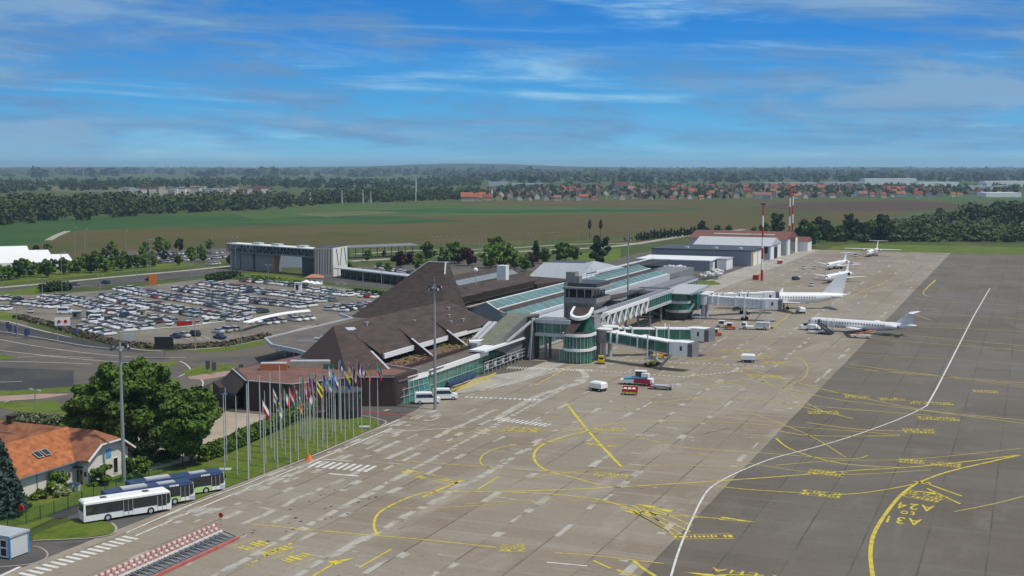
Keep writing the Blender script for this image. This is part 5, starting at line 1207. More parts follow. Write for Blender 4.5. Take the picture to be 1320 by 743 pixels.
# ================================================================ BUSES AND VANS
def rect_xy(x0, x1, y0, y1): return [(x0, y0), (x1, y0), (x1, y1), (x0, y1)]
def wheel(parent, x, y, r_=.5, w_=.3, m=None):
    o = MB().use(BLACK).tube((-w_ / 2, 0, 0), (w_ / 2, 0, 0), r_, n=18).build('wheel', parent, (x, y, r_)); 
    MB().use(LGREY).tube((-w_ / 2 - .01, 0, 0), (w_ / 2 + .01, 0, 0), r_ * .55, n=12).build('rim', o); return o
LIME = mat('lime_green_paint', (.50, .66, .26), .4, var=.05)
def bus(label, frp, hd, L_, style):
    """front-right bottom corner at ground point, +y is forward"""
    o = thing('bus', label, 'bus', (frp[0], frp[1], 0), hd, 'buses parked by the kerb')
    W_ = 2.55; body = WHITE if style == 'white' else WHITE
    q = MB().use(body).loft([[(-W_, -L_, .35), (0, -L_, .35), (0, 0, .35), (-W_, 0, .35)], [(-W_, -L_ - .02, 1.1), (0, -L_ - .02, 1.1), (0, .06, 1.1), (-W_, .06, 1.1)], [(-W_ + .05, -L_ + .05, 2.85), (-.05, -L_ + .05, 2.85), (-.05, -.12, 2.85), (-W_ + .05, -.12, 2.85)], [(-W_ + .2, -L_ + .25, 3.05), (-.2, -L_ + .25, 3.05), (-.2, -.4, 3.05), (-W_ + .2, -.4, 3.05)]])
    q.build('body', o)
    q = MB().use(GDARK)
    for s_ in (0, 1):
        x = .012 if s_ == 0 else -W_ - .012
        q.add([(x, -L_ + .3, 1.25), (x, -.15, 1.25), (x - (.05 if s_ == 0 else -.05), -.15, 2.6), (x - (.05 if s_ == 0 else -.05), -L_ + .3, 2.6)], [(0, 1, 2, 3) if s_ == 0 else (3, 2, 1, 0)])
    q.build('side_windows', o)
    for s_ in (0, 1):
        q = MB().use(DGREY); x = .02 if s_ == 0 else -W_ - .02
        for i in range(1, 8): y = -L_ + .3 + (L_ - .5) * i / 8; q.bar((x, y, 1.2), (x - (.05 if s_ == 0 else -.05), y, 2.62), .07, .03)
        q.bar((x, -L_ + .3, 1.22), (x, -.3, 1.22), .03, .05); q.build('window_pillars', o)
    MB().use(GDARK).slab([(-W_ + .15, .075, 1.0), (-.15, .075, 1.0), (-.15, -.06, 2.65), (-W_ + .15, -.06, 2.65)], .02).build('windscreen', o)
    MB().use(GDARK).box(-W_ + .3, -.3, -L_ - .03, -L_ + .1, 1.6, 2.6).build('rear_window', o)
    for y in ((-L_ * .50, -1.3) if style == 'white' else (-1.4,)):
        d = MB().use(GDARK).box(-.02, .03, y - .65, y + .65, .4, 2.55); do = d.build('door', o); e_ = MB().use(LGREY); e_.box(.03, .045, y - .02, y + .02, .4, 2.5); e_.box(.03, .045, y - .66, y - .6, .4, 2.5); e_.box(.03, .045, y + .6, y + .66, .4, 2.5); e_.build('door_frame', do)
        MB().use(WHITE).box(.02, .04, y - .6, y - .05, .42, .95).build('door_panel', do); MB().use(WHITE).box(.02, .04, y + .05, y + .6, .42, .95).build('door_panel', do)
    for y in (-2.9, -L_ + 3.2): wheel(o, -.12, y); wheel(o, -W_ + .12, y)
    if style == 'white':
        for y in (-3.2, -L_ + 3): MB().use(DGREY).box(-1.7, -.85, y - .4, y + .4, 3.05, 3.12).build('roof_hatch', o)
        MB().use(RED).box(-.35, -.2, -L_ - .035, -L_, .9, 1.2).build('tail_light', o)
    else:
        MB().use(BLUE).loft([[(-W_ - .01, -L_ - .02, 2.6), (.01, -L_ - .02, 2.6), (.01, -.1, 2.6), (-W_ - .01, -.1, 2.6)], [(-W_ + .08, -L_ + .1, 3.08), (-.08, -L_ + .1, 3.08), (-.08, -.35, 3.08), (-W_ + .08, -.35, 3.08)]]).build('blue_roof', o)
        MB().use(LGREY).box(-2.0, -.6, -L_ + 2.5, -L_ + 6, 3.08, 3.3).build('roof_unit', o); MB().use(LGREY).box(-1.9, -.7, -5, -2.5, 3.08, 3.2).build('roof_unit', o)
        MB().use(LIME).add([(.015, -L_ * .62, .4), (.015, -1.9, .4), (.015, -.3, 1.2), (.015, -L_ * .62, 1.2)], [(0, 1, 2, 3)]).build('green_side_panel', o)
        MB().use(LGREY).box(-W_ + .02, .016, -.9, .05, .4, .95).build('grey_bumper', o)
        q = MB().use(WHITE); yy = -3.6                       # small white lettering blocks on the roof edge
        for wd_ in (.16, .12, .2, .12, .18, .2): q.add([(.006, yy, 2.68), (.006, yy + wd_, 2.68), (-.03, yy + wd_, 2.92), (-.03, yy, 2.92)], [(0, 1, 2, 3)]); yy += wd_ + .07
        q.build('white_lettering', o)
    q = MB().use(BLACK).box(.0, .25, .0, .1, 2.0, 2.5); q.build('mirror', o)
    return o
hd = -math.atan2(.555, .832)
hd = -R(33)
bus('all white city bus with dark windows, nearest the crosswalk', G(221, 659), hd, 12.0, 'white')
bus('blue roofed bus with pale green side, middle one of the three', G(251, 647), hd, 12.6, 'blue')
bus('blue roofed bus with pale green side, farthest of the three by the flagpole lawn', G(290, 633), hd, 14.0, 'blue')
def van(label, px, py, hd_, L_=5.2, W_=2.0, Hh=2.3, col=None, group='white vans at the terminal', name='van'):
    o = thing(name, label, 'van', (*G(px, py), 0), hd_, group); col = col or WHITE
    pr_ = [(-L_ / 2, .35), (L_ / 2 - .1, .35), (L_ / 2, .9), (L_ / 2 - .15, 1.1), (L_ / 2 - 1.0, 1.35), (L_ / 2 - 1.75, Hh - .08), (L_ / 2 - 2.2, Hh), (-L_ / 2 + .2, Hh), (-L_ / 2, Hh - .2)]
    n = len(pr_); q = MB().use(col)
    q.add([(-W_ / 2 + (.12 if z_ > 1.3 else 0), y, z_) for y, z_ in pr_] + [(W_ / 2 - (.12 if z_ > 1.3 else 0), y, z_) for y, z_ in pr_], [list(range(n))[::-1], [n + i for i in range(n)]] + [(i, (i + 1) % n, n + (i + 1) % n, n + i) for i in range(n)]); q.build('body', o)
    for s_ in (-1, 1):
        x0 = s_ * (W_ / 2 - .04)
        q = MB().use(GDARK).add([(x0 + s_ * .03, -L_ / 2 + .3, 1.35), (x0 + s_ * .03, L_ / 2 - 1.25, 1.35), (x0 - s_ * .06, L_ / 2 - 1.8, Hh - .3), (x0 - s_ * .06, -L_ / 2 + .3, Hh - .3)], [(0, 1, 2, 3)]); q.build('side_window', o)
    q = MB().use(GDARK).add([(-W_ / 2 + .2, L_ / 2 - 1.0, 1.42), (W_ / 2 - .2, L_ / 2 - 1.0, 1.42), (W_ / 2 - .25, L_ / 2 - 1.66, Hh - .15), (-W_ / 2 + .25, L_ / 2 - 1.66, Hh - .15)], [(0, 1, 2, 3)]); q.build('windscreen', o)
    for s_ in (-1, 1):
        for y in (-L_ / 2 + 1, L_ / 2 - 1): wheel(o, s_ * (W_ / 2 - .1), y, .36, .22)
    return o
van('white minibus standing left of the light mast before the glass hall', 551, 520, -R(60)); van('white minibus standing right of the light mast before the glass hall', 574, 515, -R(60))
van('white delivery van on the ramp left of the brown tunnel wall', 300, 511, -R(110), group='landside vans')
for i, (px, py, dx) in enumerate(((85, 405, 0),)): van('white van parked crosswise left of the green container', px, py, R(-70), group='landside vans')
van('white camper like van right of the green container', 126, 415, R(-60), group='landside vans')

# ================================================================ AIRCRAFT (x forward towards the nose, nose tip at the origin)
ACW = mat('aircraft_white', (.76, .77, .77), .35, var=.03, spec=.5)
def ring(x, r_, zc, sy=1.0, sz=1.0, n=20): return [(x, r_ * sy * math.cos(2 * math.pi * i / n), zc + r_ * sz * math.sin(2 * math.pi * i / n)) for i in range(n)]
def wing(mb, root, tip, cr_, ct, th, x_le0, x_le1):
    """root/tip: (y,z); leading edge x; chord goes to -x"""
    vs = []
    for (y, z_), c_, xl, t_ in ((root, cr_, x_le0, th), (tip, ct, x_le1, th * .5)):
        for fx, fz in ((0, 0), (.12, .5), (.4, .62), (1, .05), (1, -.05), (.4, -.3), (.1, -.35)): vs.append((xl - c_ * fx, y, z_ + fz * t_))
    n = 7; return mb.add(vs, [list(range(n)), [n + i for i in range(n)][::-1]] + [(i, n + i, n + (i + 1) % n, (i + 1) % n) for i in range(n)])
def fin(mb, base, top, cb, ct, th, x0, x1):
    vs = []
    for (y, z_), c_, xl, t_ in ((base, cb, x0, th), (top, ct, x1, th * .6)):
        for fx, fy in ((0, 0), (.3, .5), (1, .05), (1, -.05), (.3, -.5)): vs.append((xl - c_ * fx, y + fy * t_, z_))
    n = 5; return mb.add(vs, [list(range(n))[::-1], [n + i for i in range(n)]] + [(i, (i + 1) % n, n + (i + 1) % n, n + i) for i in range(n)])
def aircraft(label, loc, rz, L_, D, span, kind, group=None, engine_dark=False):
    o = thing('aircraft', label, 'aircraft', (*loc, 0), rz, group); r_ = D / 2
    zc = {'air': 3.55, 'jet': 2.35, 'prop': 2.3}[kind] if L_ > 20 else 2.1
    if L_ > 30 and kind == 'air': zc = 3.6
    prof = [(0, .03, -.35), (-.02, .18, -.3), (-.06, .42, -.22), (-.11, .66, -.12), (-.17, .85, -.05), (-.25, 1, 0)]
    rings = [ring(x * D * 5.2 * .62, max(.05, k_ * r_), zc + dz * r_) for x, k_, dz in prof]
    bx = prof[-1][0] * D * 5.2 * .62
    for t_, k_, dz in ((.45, 1, 0), (.68, 1, 0), (.78, .86, .12), (.87, .62, .30), (.94, .38, .45), (1, .12, .6)): rings.append(ring(-L_ * t_, k_ * r_, zc + dz * r_))
    q = MB().use(ACW); q.smooth = True; q.loft(rings); q.build('fuselage', o)
    q = MB().use(GDARK)   # cabin windows
    x = bx - 1.0; step = .9 if kind == 'air' else .8
    while x > -L_ * .76:
        for s_ in (-1, 1):
            y = s_ * math.sqrt(max(0, 1 - .2 ** 2)) * r_ * 1.012; z_ = zc + .2 * r_ + .1
            q.box(x, x + .3, min(y - .02, y + .02), max(y - .02, y + .02), z_ - .2, z_ + .2)
        x -= step
    q.build('cabin_windows', o)
    # cockpit glass
    x1, x2 = prof[2][0] * D * 3.224, prof[3][0] * D * 3.224
    q = MB().use(GDARK)
    for a0, a1 in ((20, 60), (62, 88), (92, 118), (120, 160)):
        a0, a1 = R(a0), R(a1); vs = []
        for (xx, kk, dz) in ((prof[2][0] * D * 3.224 * 1.25, .56 * 1.03, -.17), (prof[3][0] * D * 3.224 * 1.08, .735 * 1.03, -.09)):
            for a in (a0, a1): vs.append((xx, kk * r_ * math.cos(a), zc + dz * r_ + kk * r_ * math.sin(a)))
        q.add(vs, [(0, 1, 3, 2)])
    q.build('cockpit_windows', o)
    hs_ = span / 2
    for s_ in (-1, 1):
        if kind == 'prop': q = wing(MB().use(ACW), (s_ * .3, zc + r_ * 1.0), (s_ * hs_, zc + r_ * 1.05), 2.5, 1.5, .38, -L_ * .42, -L_ * .44)
        else: q = wing(MB().use(ACW), (s_ * r_ * .4, zc - r_ * .72), (s_ * hs_, zc - r_ * .72 + hs_ * .09), L_ * .165, L_ * .045, .75 if kind == 'air' else .5, -L_ * .36, -L_ * (.36 + hs_ / L_ * .48))
        q.build('wing', o)
        if kind == 'air':
            e = MB().use(ACW); e.smooth = True; yy = s_ * hs_ * .34; e.loft([ring(x_, rr, zc - 1.75) for x_, rr in ((-L_ * .32, .85), (-L_ * .33, 1.08), (-L_ * .37, 1.1), (-L_ * .41, .85), (-L_ * .435, .5))]); e.v = [(a, b + yy, c_) for a, b, c_ in e.v]; eo = e.build('engine', o)
            f = MB().use(DGREY).tube((-L_ * .3215, yy, zc - 1.75), (-L_ * .3195, yy, zc - 1.75), .82, n=16); f.build('engine_intake', eo)
            MB().use(ACW).bar((-L_ * .37, yy, zc - .9), (-L_ * .43, yy, zc - .75), .3, .5).build('pylon', eo)
            f = fin(MB().use(ACW), (s_ * hs_, zc - r_ * .72 + hs_ * .09), (s_ * (hs_ + .5), zc - r_ * .72 + hs_ * .09 + 1.6), 1.3, .6, .1, -L_ * (.36 + hs_ / L_ * .48), -L_ * (.36 + hs_ / L_ * .48) - .9); f.build('winglet', o)
        elif kind == 'jet':
            e = MB().use(ACW); e.smooth = True; yy = s_ * (r_ + .95); e.loft([ring(x_, rr, zc + .35) for x_, rr in ((-L_ * .735, .62), (-L_ * .745, .74), (-L_ * .80, .74), (-L_ * .85, .45))]); e.v = [(a, b + yy, c_) for a, b, c_ in e.v]; eo = e.build('engine', o)
            MB().use(BLACK).tube((-L_ * .7365, yy, zc + .35), (-L_ * .7335, yy, zc + .35), .60, n=16).build('engine_intake', eo); MB().use(DGREY).tube((-L_ * .849, yy, zc + .35), (-L_ * .862, yy, zc + .35), .4, .3, n=12).build('exhaust', eo)
            MB().use(ACW).box(-L_ * .83, -L_ * .75, min(s_ * r_ * .8, yy), max(s_ * r_ * .8, yy), zc + .25, zc + .45).build('pylon', eo)
        else:
            e = MB().use(ACW); e.smooth = True; yy = s_ * hs_ * .3; e.loft([ring(x_, rr, zc + r_ * .82) for x_, rr in ((-L_ * .345, .3), (-L_ * .355, .5), (-L_ * .42, .55), (-L_ * .5, .3))]); e.v = [(a, b + yy, c_) for a, b, c_ in e.v]; eo = e.build('engine', o)
            f = MB().use(DGREY)
            for k_ in range(6):
                a = k_ * math.pi / 3; f.bar((-L_ * .343, yy, zc + r_ * .82), (-L_ * .343, yy + 1.9 * math.cos(a), zc + r_ * .82 + 1.9 * math.sin(a)), .22, .08)
            f.build('propeller', eo)
    tz = {'air': 11.7, 'jet': 6.8, 'prop': 7.5}[kind] * (1 if L_ > 22 else .85); fb = zc + r_ * .75
    cb = L_ * (.17 if kind == 'air' else .16)
    fin(MB().use(ACW), (0, fb), (0, tz), cb, cb * .42, .4, -L_ * .80, -L_ * .80 - cb * .78).build('tail_fin', o)
    for s_ in (-1, 1):
        if kind == 'air': q = wing(MB().use(ACW), (s_ * .5, zc + r_ * .35), (s_ * span * .18, zc + r_ * .6), L_ * .10, L_ * .04, .3, -L_ * .87, -L_ * .93)
        else: q = wing(MB().use(ACW), (0, tz), (s_ * span * .17, tz + .05), 2.1, 1.1, .22, -L_ * .80 - cb * .78, -L_ * .80 - cb * .78 - 1.3)
        q.build('tailplane', o)
    # gear
    for x_, y_, n2 in ((-L_ * .13, 0, 1), (-L_ * .52, D * (.95 if kind == 'air' else .7), 2), (-L_ * .52, -D * (.95 if kind == 'air' else .7), 2)):
        g_ = MB().use(LGREY).tube((x_, y_, .4), (x_, y_ * .9, zc - r_ * .6), .12, n=8); g_ = g_.build('landing_gear', o); wr = .55 if kind == 'air' else .38
        for s_ in (-1, 1): MB().use(BLACK).tube((x_, y_ + s_ * .25 - .14, wr), (x_, y_ + s_ * .25 + .14, wr), wr, n=14).build('wheel', g_)
    return o
def cam2w(X, Y): return (X * math.cos(YAW) - Y * math.sin(YAW), X * math.sin(YAW) + Y * math.cos(YAW))
a0 = aircraft('large all white twin engine airliner docked at the white jet bridges', cam2w(70.5, 419.5), math.pi + YAW - R(1), 43.0, 3.95, 34, 'air')
a1 = aircraft('white regional jet with rear engines and T tail parked right of the airliner', (-60.5, 371.5), math.pi - R(10) + R(0), 32.0, 2.7, 23, 'jet', 'white rear engined jets')
MB().use(DGREY).box(-4.35, -3.75, .95, 1.37, 1.35, 3.3).build('open_door', a1)
x, y = G(1064, 366); aircraft('small white jet facing the camera, just behind the airliner tail fin', (x, y), -R(102), 29, 2.6, 22.5, 'jet', 'white rear engined jets')
x, y = G(1066, 349); aircraft('small white jet facing the camera, behind the one at the tail fin', (x, y), -R(102), 27, 2.5, 21, 'jet', 'white rear engined jets')
x, y = G(1118, 332); aircraft('white high winged turboprop parked by the grass strip at the far end', (x, y), -R(96), 26, 2.8, 30, 'prop')

# ================================================================ APRON VEHICLES
def simple_vehicle(name, label, cat, px, py, hd_, parts, group='ground service equipment', wheels=None):
    o = thing(name, label, cat, (*G(px, py), 0), hd_, group)
    for nm, m_, fn in parts: q = MB().use(m_); fn(q); q.build(nm, o)
    for w_ in wheels or (): wheel(o, *w_)
    return o
W4 = lambda a, b, r_=.35: [(-a, -b, r_, .25), (a, -b, r_, .25), (-a, b, r_, .25), (a, b, r_, .25)]
def gpu(label, px, py, hd_):
    return simple_vehicle('ground_power_unit', label, 'power unit', px, py, hd_, [('housing', WHITE, lambda q: q.loft([[(-1.1, -1.7, .7), (1.1, -1.7, .7), (1.1, 1.7, .7), (-1.1, 1.7, .7)], [(-1.1, -1.7, 1.7), (1.1, -1.7, 1.7), (1.1, 1.7, 1.7), (-1.1, 1.7, 1.7)], [(-.9, -1.4, 2.0), (.9, -1.4, 2.0), (.9, 1.4, 2.0), (-.9, 1.4, 2.0)]])), ('chassis', BLACK, lambda q: q.box(-1, 1, -1.6, 1.6, .35, .7)), ('tow_bar', DGREY, lambda q: q.bar((0, 1.6, .5), (0, 3.0, .3), .1))], 'mobile ground power units', W4(.95, 1.1, .34))
gpu('white ground power unit standing alone left of the red luggage cart', 771, 504, R(70)); gpu('white boxy service unit standing alone in the middle of the apron', 964, 467, R(-80)); gpu('small white power unit at the nose of the regional jet', 1049, 427, R(60)); gpu('white unit below the airliner wing engine, nearer its tail', 1032, 404, R(30))
# large tug with baggage conveyor + carts
simple_vehicle('loader_truck', 'white blue and red loader truck with big wheels in front of the green jet bridges', 'loader', 822, 496, -R(85), [
    ('chassis', WHITE, lambda q: q.loft([[(-1.2, -3.6, .5), (1.2, -3.6, .5), (1.2, 3.4, .5), (-1.2, 3.4, .5)], [(-1.2, -3.8, 1.1), (1.2, -3.8, 1.1), (1.2, 3.4, 1.5), (-1.2, 3.4, 1.5)]])),
    ('blue_deck', mat('teal_blue_paint', (.10, .33, .42), .5), lambda q: q.slab([(-1.1, -3.0, 1.5), (1.1, -3.0, 1.5), (1.1, 2.2, 2.0), (-1.1, 2.2, 2.0)], .35)), ('red_panel', fc('panel_red', (.36, .03, .07)), lambda q: q.box(1.2, 1.3, -.6, 3.0, .5, 1.5)),
    ('operator_cab', DGREY, lambda q: q.box(-.9, .3, -.5, .9, 2.0, 3.0)), ('cab_roof', WHITE, lambda q: q.box(-1.0, .6, -.6, 1.9, 3.0, 3.15)), ('white_box', WHITE, lambda q: q.box(-.2, 1.1, 1.0, 2.6, 1.9, 2.7))], 'ground service equipment', W4(1.05, 2.2, .55))
simple_vehicle('flat_cart', 'long low red and grey flat cart behind the loader truck', 'cart', 853, 502, -R(85), [('deck', GREY, lambda q: q.box(-1.0, 1.0, -2.3, 2.3, .5, .75)), ('red_frame', RED, lambda q: (q.box(-1.05, 1.05, -2.4, -2.3, .4, 1.2), q.bar((0, -2.3, .5), (0, -5.0, .4), .15))), ('end_board', LGREY, lambda q: q.box(-1, 1, 2.3, 2.4, .4, 1.2)), ('load', LGREY, lambda q: q.box(-.8, .8, -1.4, 1.4, .75, .95))], 'ground service equipment', W4(.9, 1.6, .28))
simple_vehicle('luggage_cart', 'red luggage cart with white load in front of the loader truck', 'cart', 812, 509, -R(80), [('frame', RED, lambda q: (q.box(-.9, .9, -1.6, 1.6, .5, .7), q.box(-.9, -.8, -1.6, 1.6, .7, 1.7), q.box(.8, .9, -1.6, 1.6, .7, 1.3))), ('load', WHITE, lambda q: [q.box(-.7, .7, -1.3 + i * .9, -.7 + i * .9, .7, 1.4) for i in range(3)]), ('yellow_edge', YEL, lambda q: q.box(.9, .95, -1.5, 1.5, .5, .7))], 'ground service equipment', W4(.8, 1.2, .3))
for lb_, px, py in (('yellow painted wheel unit with bumper at the foot of the first jet bridge column', 775, 469),):
    simple_vehicle('yellow_tug', lb_, 'tug', px, py, R(20), [('body', YEL, lambda q: (q.box(-.8, .8, -1.3, 1.3, .4, 1.1), q.box(-.7, .7, -.2, 1.2, 1.1, 1.9))), ('seat', BLACK, lambda q: q.box(-.5, .5, -.9, -.3, 1.1, 1.5))], 'ground service equipment', W4(.7, .9, .35))
def stairs(label, px, py, hd_, m=LGREY):
    def st(q):
        for i in range(10): q.box(-.8, .8, -2.4 + i * .42, -1.9 + i * .42, .3 + i * .26, .42 + i * .26)
        for s_ in (-.85, .85): q.bar((s_, -2.5, .4), (s_, 1.9, 2.9), .1, .4); q.bar((s_, -2.5, 1.3), (s_, 1.9, 3.8), .06); q.bar((s_, 1.9, .3), (s_, 1.9, 3.8), .08); q.bar((s_, 1.9, 3.8), (s_, 3.0, 3.8), .06)
        q.box(-.8, .8, 1.9, 3.0, 2.75, 2.88)
    return simple_vehicle('passenger_steps', label, 'steps', px, py, hd_, [('stair', m, st), ('base', DGREY, lambda q: q.box(-.9, .9, -2.2, 2.6, .25, .5))], 'mobile passenger steps', W4(.9, 1.7, .25))
stairs('mobile passenger steps at the forward door of the regional jet', 1071, 428, R(10)); stairs('dark mobile steps and platform beside the jet steps', 1063, 431, R(60), DGREY)
stairs('grey mobile steps under the nearer green jet bridge cab', 842, 471, R(150)); stairs('pale mobile steps beneath the nearer white jet bridge', 985, 424, R(-60))
simple_vehicle('belt_loader', 'grey belt loader with orange yellow conveyor under the regional jet wing', 'loader', 1110, 436, -R(85), [('chassis', WHITE, lambda q: q.box(-1, 1, -2.8, 2.4, .4, 1.0)), ('engine_cover', DGREY, lambda q: q.box(-.9, 0, -2.2, -.6, 1.0, 1.6)), ('conveyor', ORANGE, lambda q: q.slab([(-.5, -3.4, .9), (.5, -3.4, .9), (.5, 3.6, 2.4), (-.5, 3.6, 2.4)], .25))], 'ground service equipment', W4(.9, 1.6, .33))
simple_vehicle('belt_loader', 'yellow belt loader standing beneath the nearer green jet bridge', 'loader', 848, 463, -R(70), [('chassis', YEL, lambda q: q.box(-.9, .9, -1.6, 1.2, .4, 1.2)), ('dark_engine', BLACK, lambda q: q.ball((0, -1.9, 1.4), .8)), ('conveyor', ORANGE, lambda q: q.slab([(-.5, 0, 1.2), (.5, 0, 1.2), (.5, 6, 1.9), (-.5, 6, 1.9)], .25))], 'ground service equipment', W4(.85, 1.2, .33))
def baggage_tractor(label, px, py, hd_, c1, c2):
    return simple_vehicle('baggage_tractor', label, 'tractor', px, py, hd_, [('body', c1, lambda q: q.loft([[(-.9, -1.7, .4), (.9, -1.7, .4), (.9, 1.7, .4), (-.9, 1.7, .4)], [(-.9, -1.6, 1.1), (.9, -1.6, 1.1), (.9, 1.6, 1.0), (-.9, 1.6, 1.0)]])), ('cab', GDARK, lambda q: q.box(-.75, .75, -.9, .5, 1.1, 1.9)), ('roof', c2, lambda q: q.box(-.85, .85, -1.1, .7, 1.9, 2.05))], 'ground service equipment', W4(.8, 1.1, .38))
baggage_tractor('orange and white tractor right of the green bridge cab', 923, 433, -R(80), ORANGE, WHITE); baggage_tractor('orange and white tractor left of the long white service truck', 941, 425, -R(80), ORANGE, WHITE); baggage_tractor('small white and red tractor at the left end of the service vehicles', 931, 422, -R(85), WHITE, WHITE)
baggage_tractor('dark tug below the far white jet bridge', 951, 401, -R(70), DGREY, DGREY); baggage_tractor('white tractor close behind the green bridge cab', 904, 441, R(10), WHITE, WHITE)
simple_vehicle('service_truck', 'long white service truck with open flat body in front of the white jet bridges', 'truck', 973, 425, -R(85), [('chassis', WHITE, lambda q: q.box(-1.1, 1.1, -4.2, 4.4, .5, 1.0)), ('cab', WHITE, lambda q: q.loft([[(-1.1, -4.2, 1), (1.1, -4.2, 1), (1.1, -2.4, 1), (-1.1, -2.4, 1)], [(-1, -3.6, 2.1), (1, -3.6, 2.1), (1, -2.5, 2.1), (-1, -2.5, 2.1)]])), ('cab_windows', GDARK, lambda q: q.box(-1.12, 1.12, -3.7, -2.7, 1.3, 1.9)), ('cargo_box', PW, lambda q: q.box(-1.1, 1.1, .4, 4.3, 1.0, 2.3))], 'ground service equipment', W4(1.0, 2.9, .45))
simple_vehicle('pushback_tug', 'white pushback tug right by the nose of the regional jet', 'tug', 1042, 425, -R(70), [('body', WHITE, lambda q: q.loft([[(-1.2, -2.4, .3), (1.2, -2.4, .3), (1.2, 2.4, .3), (-1.2, 2.4, .3)], [(-1.2, -2.3, 1.2), (1.2, -2.3, 1.2), (1.2, 2.3, 1.0), (-1.2, 2.3, 1.0)]])), ('cab', GDARK, lambda q: q.box(-.6, .6, -1.4, -.2, 1.2, 1.9))], 'ground service equipment', W4(1.05, 1.5, .45))
# ================================================================ CARS
CARC = {'white': (.80, .80, .80), 'silver': (.55, .56, .57), 'grey': (.16, .17, .18), 'black': (.02, .021, .023), 'dark blue': (.02, .04, .12), 'red': (.34, .02, .02), 'light blue': (.16, .32, .42), 'beige': (.40, .36, .28), 'dark green': (.02, .06, .045), 'brown': (.08, .05, .035), 'yellow': (.55, .48, .04)}
def carpaint(c_): return mat('car_paint_' + c_.replace(' ', '_'), CARC[c_], .3, .15, var=.02, spec=.6)
CARM = {}; CGLASS = mat('car_glass', (.03, .034, .038), .25, 0, .3, .3, .4)
def car_meshes(col, ty):
    if (col, ty) in CARM: return CARM[(col, ty)]
    L_, W_, Hh = {'hatchback': (4.1, 1.75, 1.48), 'saloon': (4.6, 1.8, 1.42), 'estate car': (4.7, 1.82, 1.5), 'people carrier': (4.6, 1.85, 1.72)}[ty]; h2 = L_ / 2; wl_ = .82
    rear = {'hatchback': (-h2 + .1, -h2 + .7), 'saloon': (-h2 + .9, -h2 + 1.55), 'estate car': (-h2 + .1, -h2 + .55), 'people carrier': (-h2 + .08, -h2 + .45)}[ty]
    b = MB().use(carpaint(col))
    def sec(y, z0, z1, w_): return [(-w_, y, z0), (w_, y, z0), (w_ * 1.02, y, (z0 + z1) / 2), (w_ * .93, y, z1), (-w_ * .93, y, z1), (-w_ * 1.02, y, (z0 + z1) / 2)]
    w2 = W_ / 2
    b.loft([sec(-h2, .35, .75, w2 * .86), sec(-h2 + .25, .22, .92, w2 * .97), sec(-h2 * .4, .2, .95, w2), sec(h2 * .3, .2, .93, w2), sec(h2 - .5, .22, .80, w2 * .97), sec(h2, .32, .62, w2 * .82)])
    fr = (h2 - 1.15, h2 - 1.85)     # windscreen foot, top
    b.loft([[(-w2 * .70, rear[1], Hh - .04), (w2 * .70, rear[1], Hh - .04), (w2 * .70, fr[1], Hh - .02), (-w2 * .70, fr[1], Hh - .02)], [(-w2 * .66, rear[1] + .1, Hh), (w2 * .66, rear[1] + .1, Hh), (w2 * .66, fr[1] - .1, Hh), (-w2 * .66, fr[1] - .1, Hh)]])
    me = b.mesh('car_body')
    g = MB().use(CGLASS).loft([[(-w2 * .88, rear[0] + .05, .93), (w2 * .88, rear[0] + .05, .93), (w2 * .88, fr[0] - .12, .93), (-w2 * .88, fr[0] - .12, .93)], [(-w2 * .71, rear[1], Hh - .045), (w2 * .71, rear[1], Hh - .045), (w2 * .71, fr[1], Hh - .045), (-w2 * .71, fr[1], Hh - .045)]])
    gm = g.mesh('windows'); wm = MB().use(BLACK).tube((-.1, 0, 0), (.1, 0, 0), .32, n=10).mesh('wheel')
    wp = [(s_ * (w2 - .12), y, .32) for s_ in (-1, 1) for y in (-h2 + .85, h2 - .85)]
    CARM[(col, ty)] = (me, gm, wm, wp, b, g); return CARM[(col, ty)]
def car(x, y, hd_, col, ty, label, group, parts=True, name='parked_car'):
    me, gm, wm, wp, _, _ = car_meshes(col, ty); o = bpy.data.objects.new(name, me); COL.objects.link(o); o.location = (x, y, .04); o.rotation_euler = (0, 0, hd_); tag(o, label, 'car', group)
    c_ = bpy.data.objects.new('windows', gm); COL.objects.link(c_); c_.parent = o
    if parts:
        for p in wp: q = bpy.data.objects.new('wheel', wm); COL.objects.link(q); q.parent = o; q.location = p
    return o
rc = random.Random(5)
def rcol(): return rc.choices(list(CARC), [40, 30, 13, 9, 4, 4, 3, 3, 1, 1, .0])[0]
def rty(): return rc.choices(['hatchback', 'saloon', 'estate car', 'people carrier'], [5, 2, 3, 2])[0]
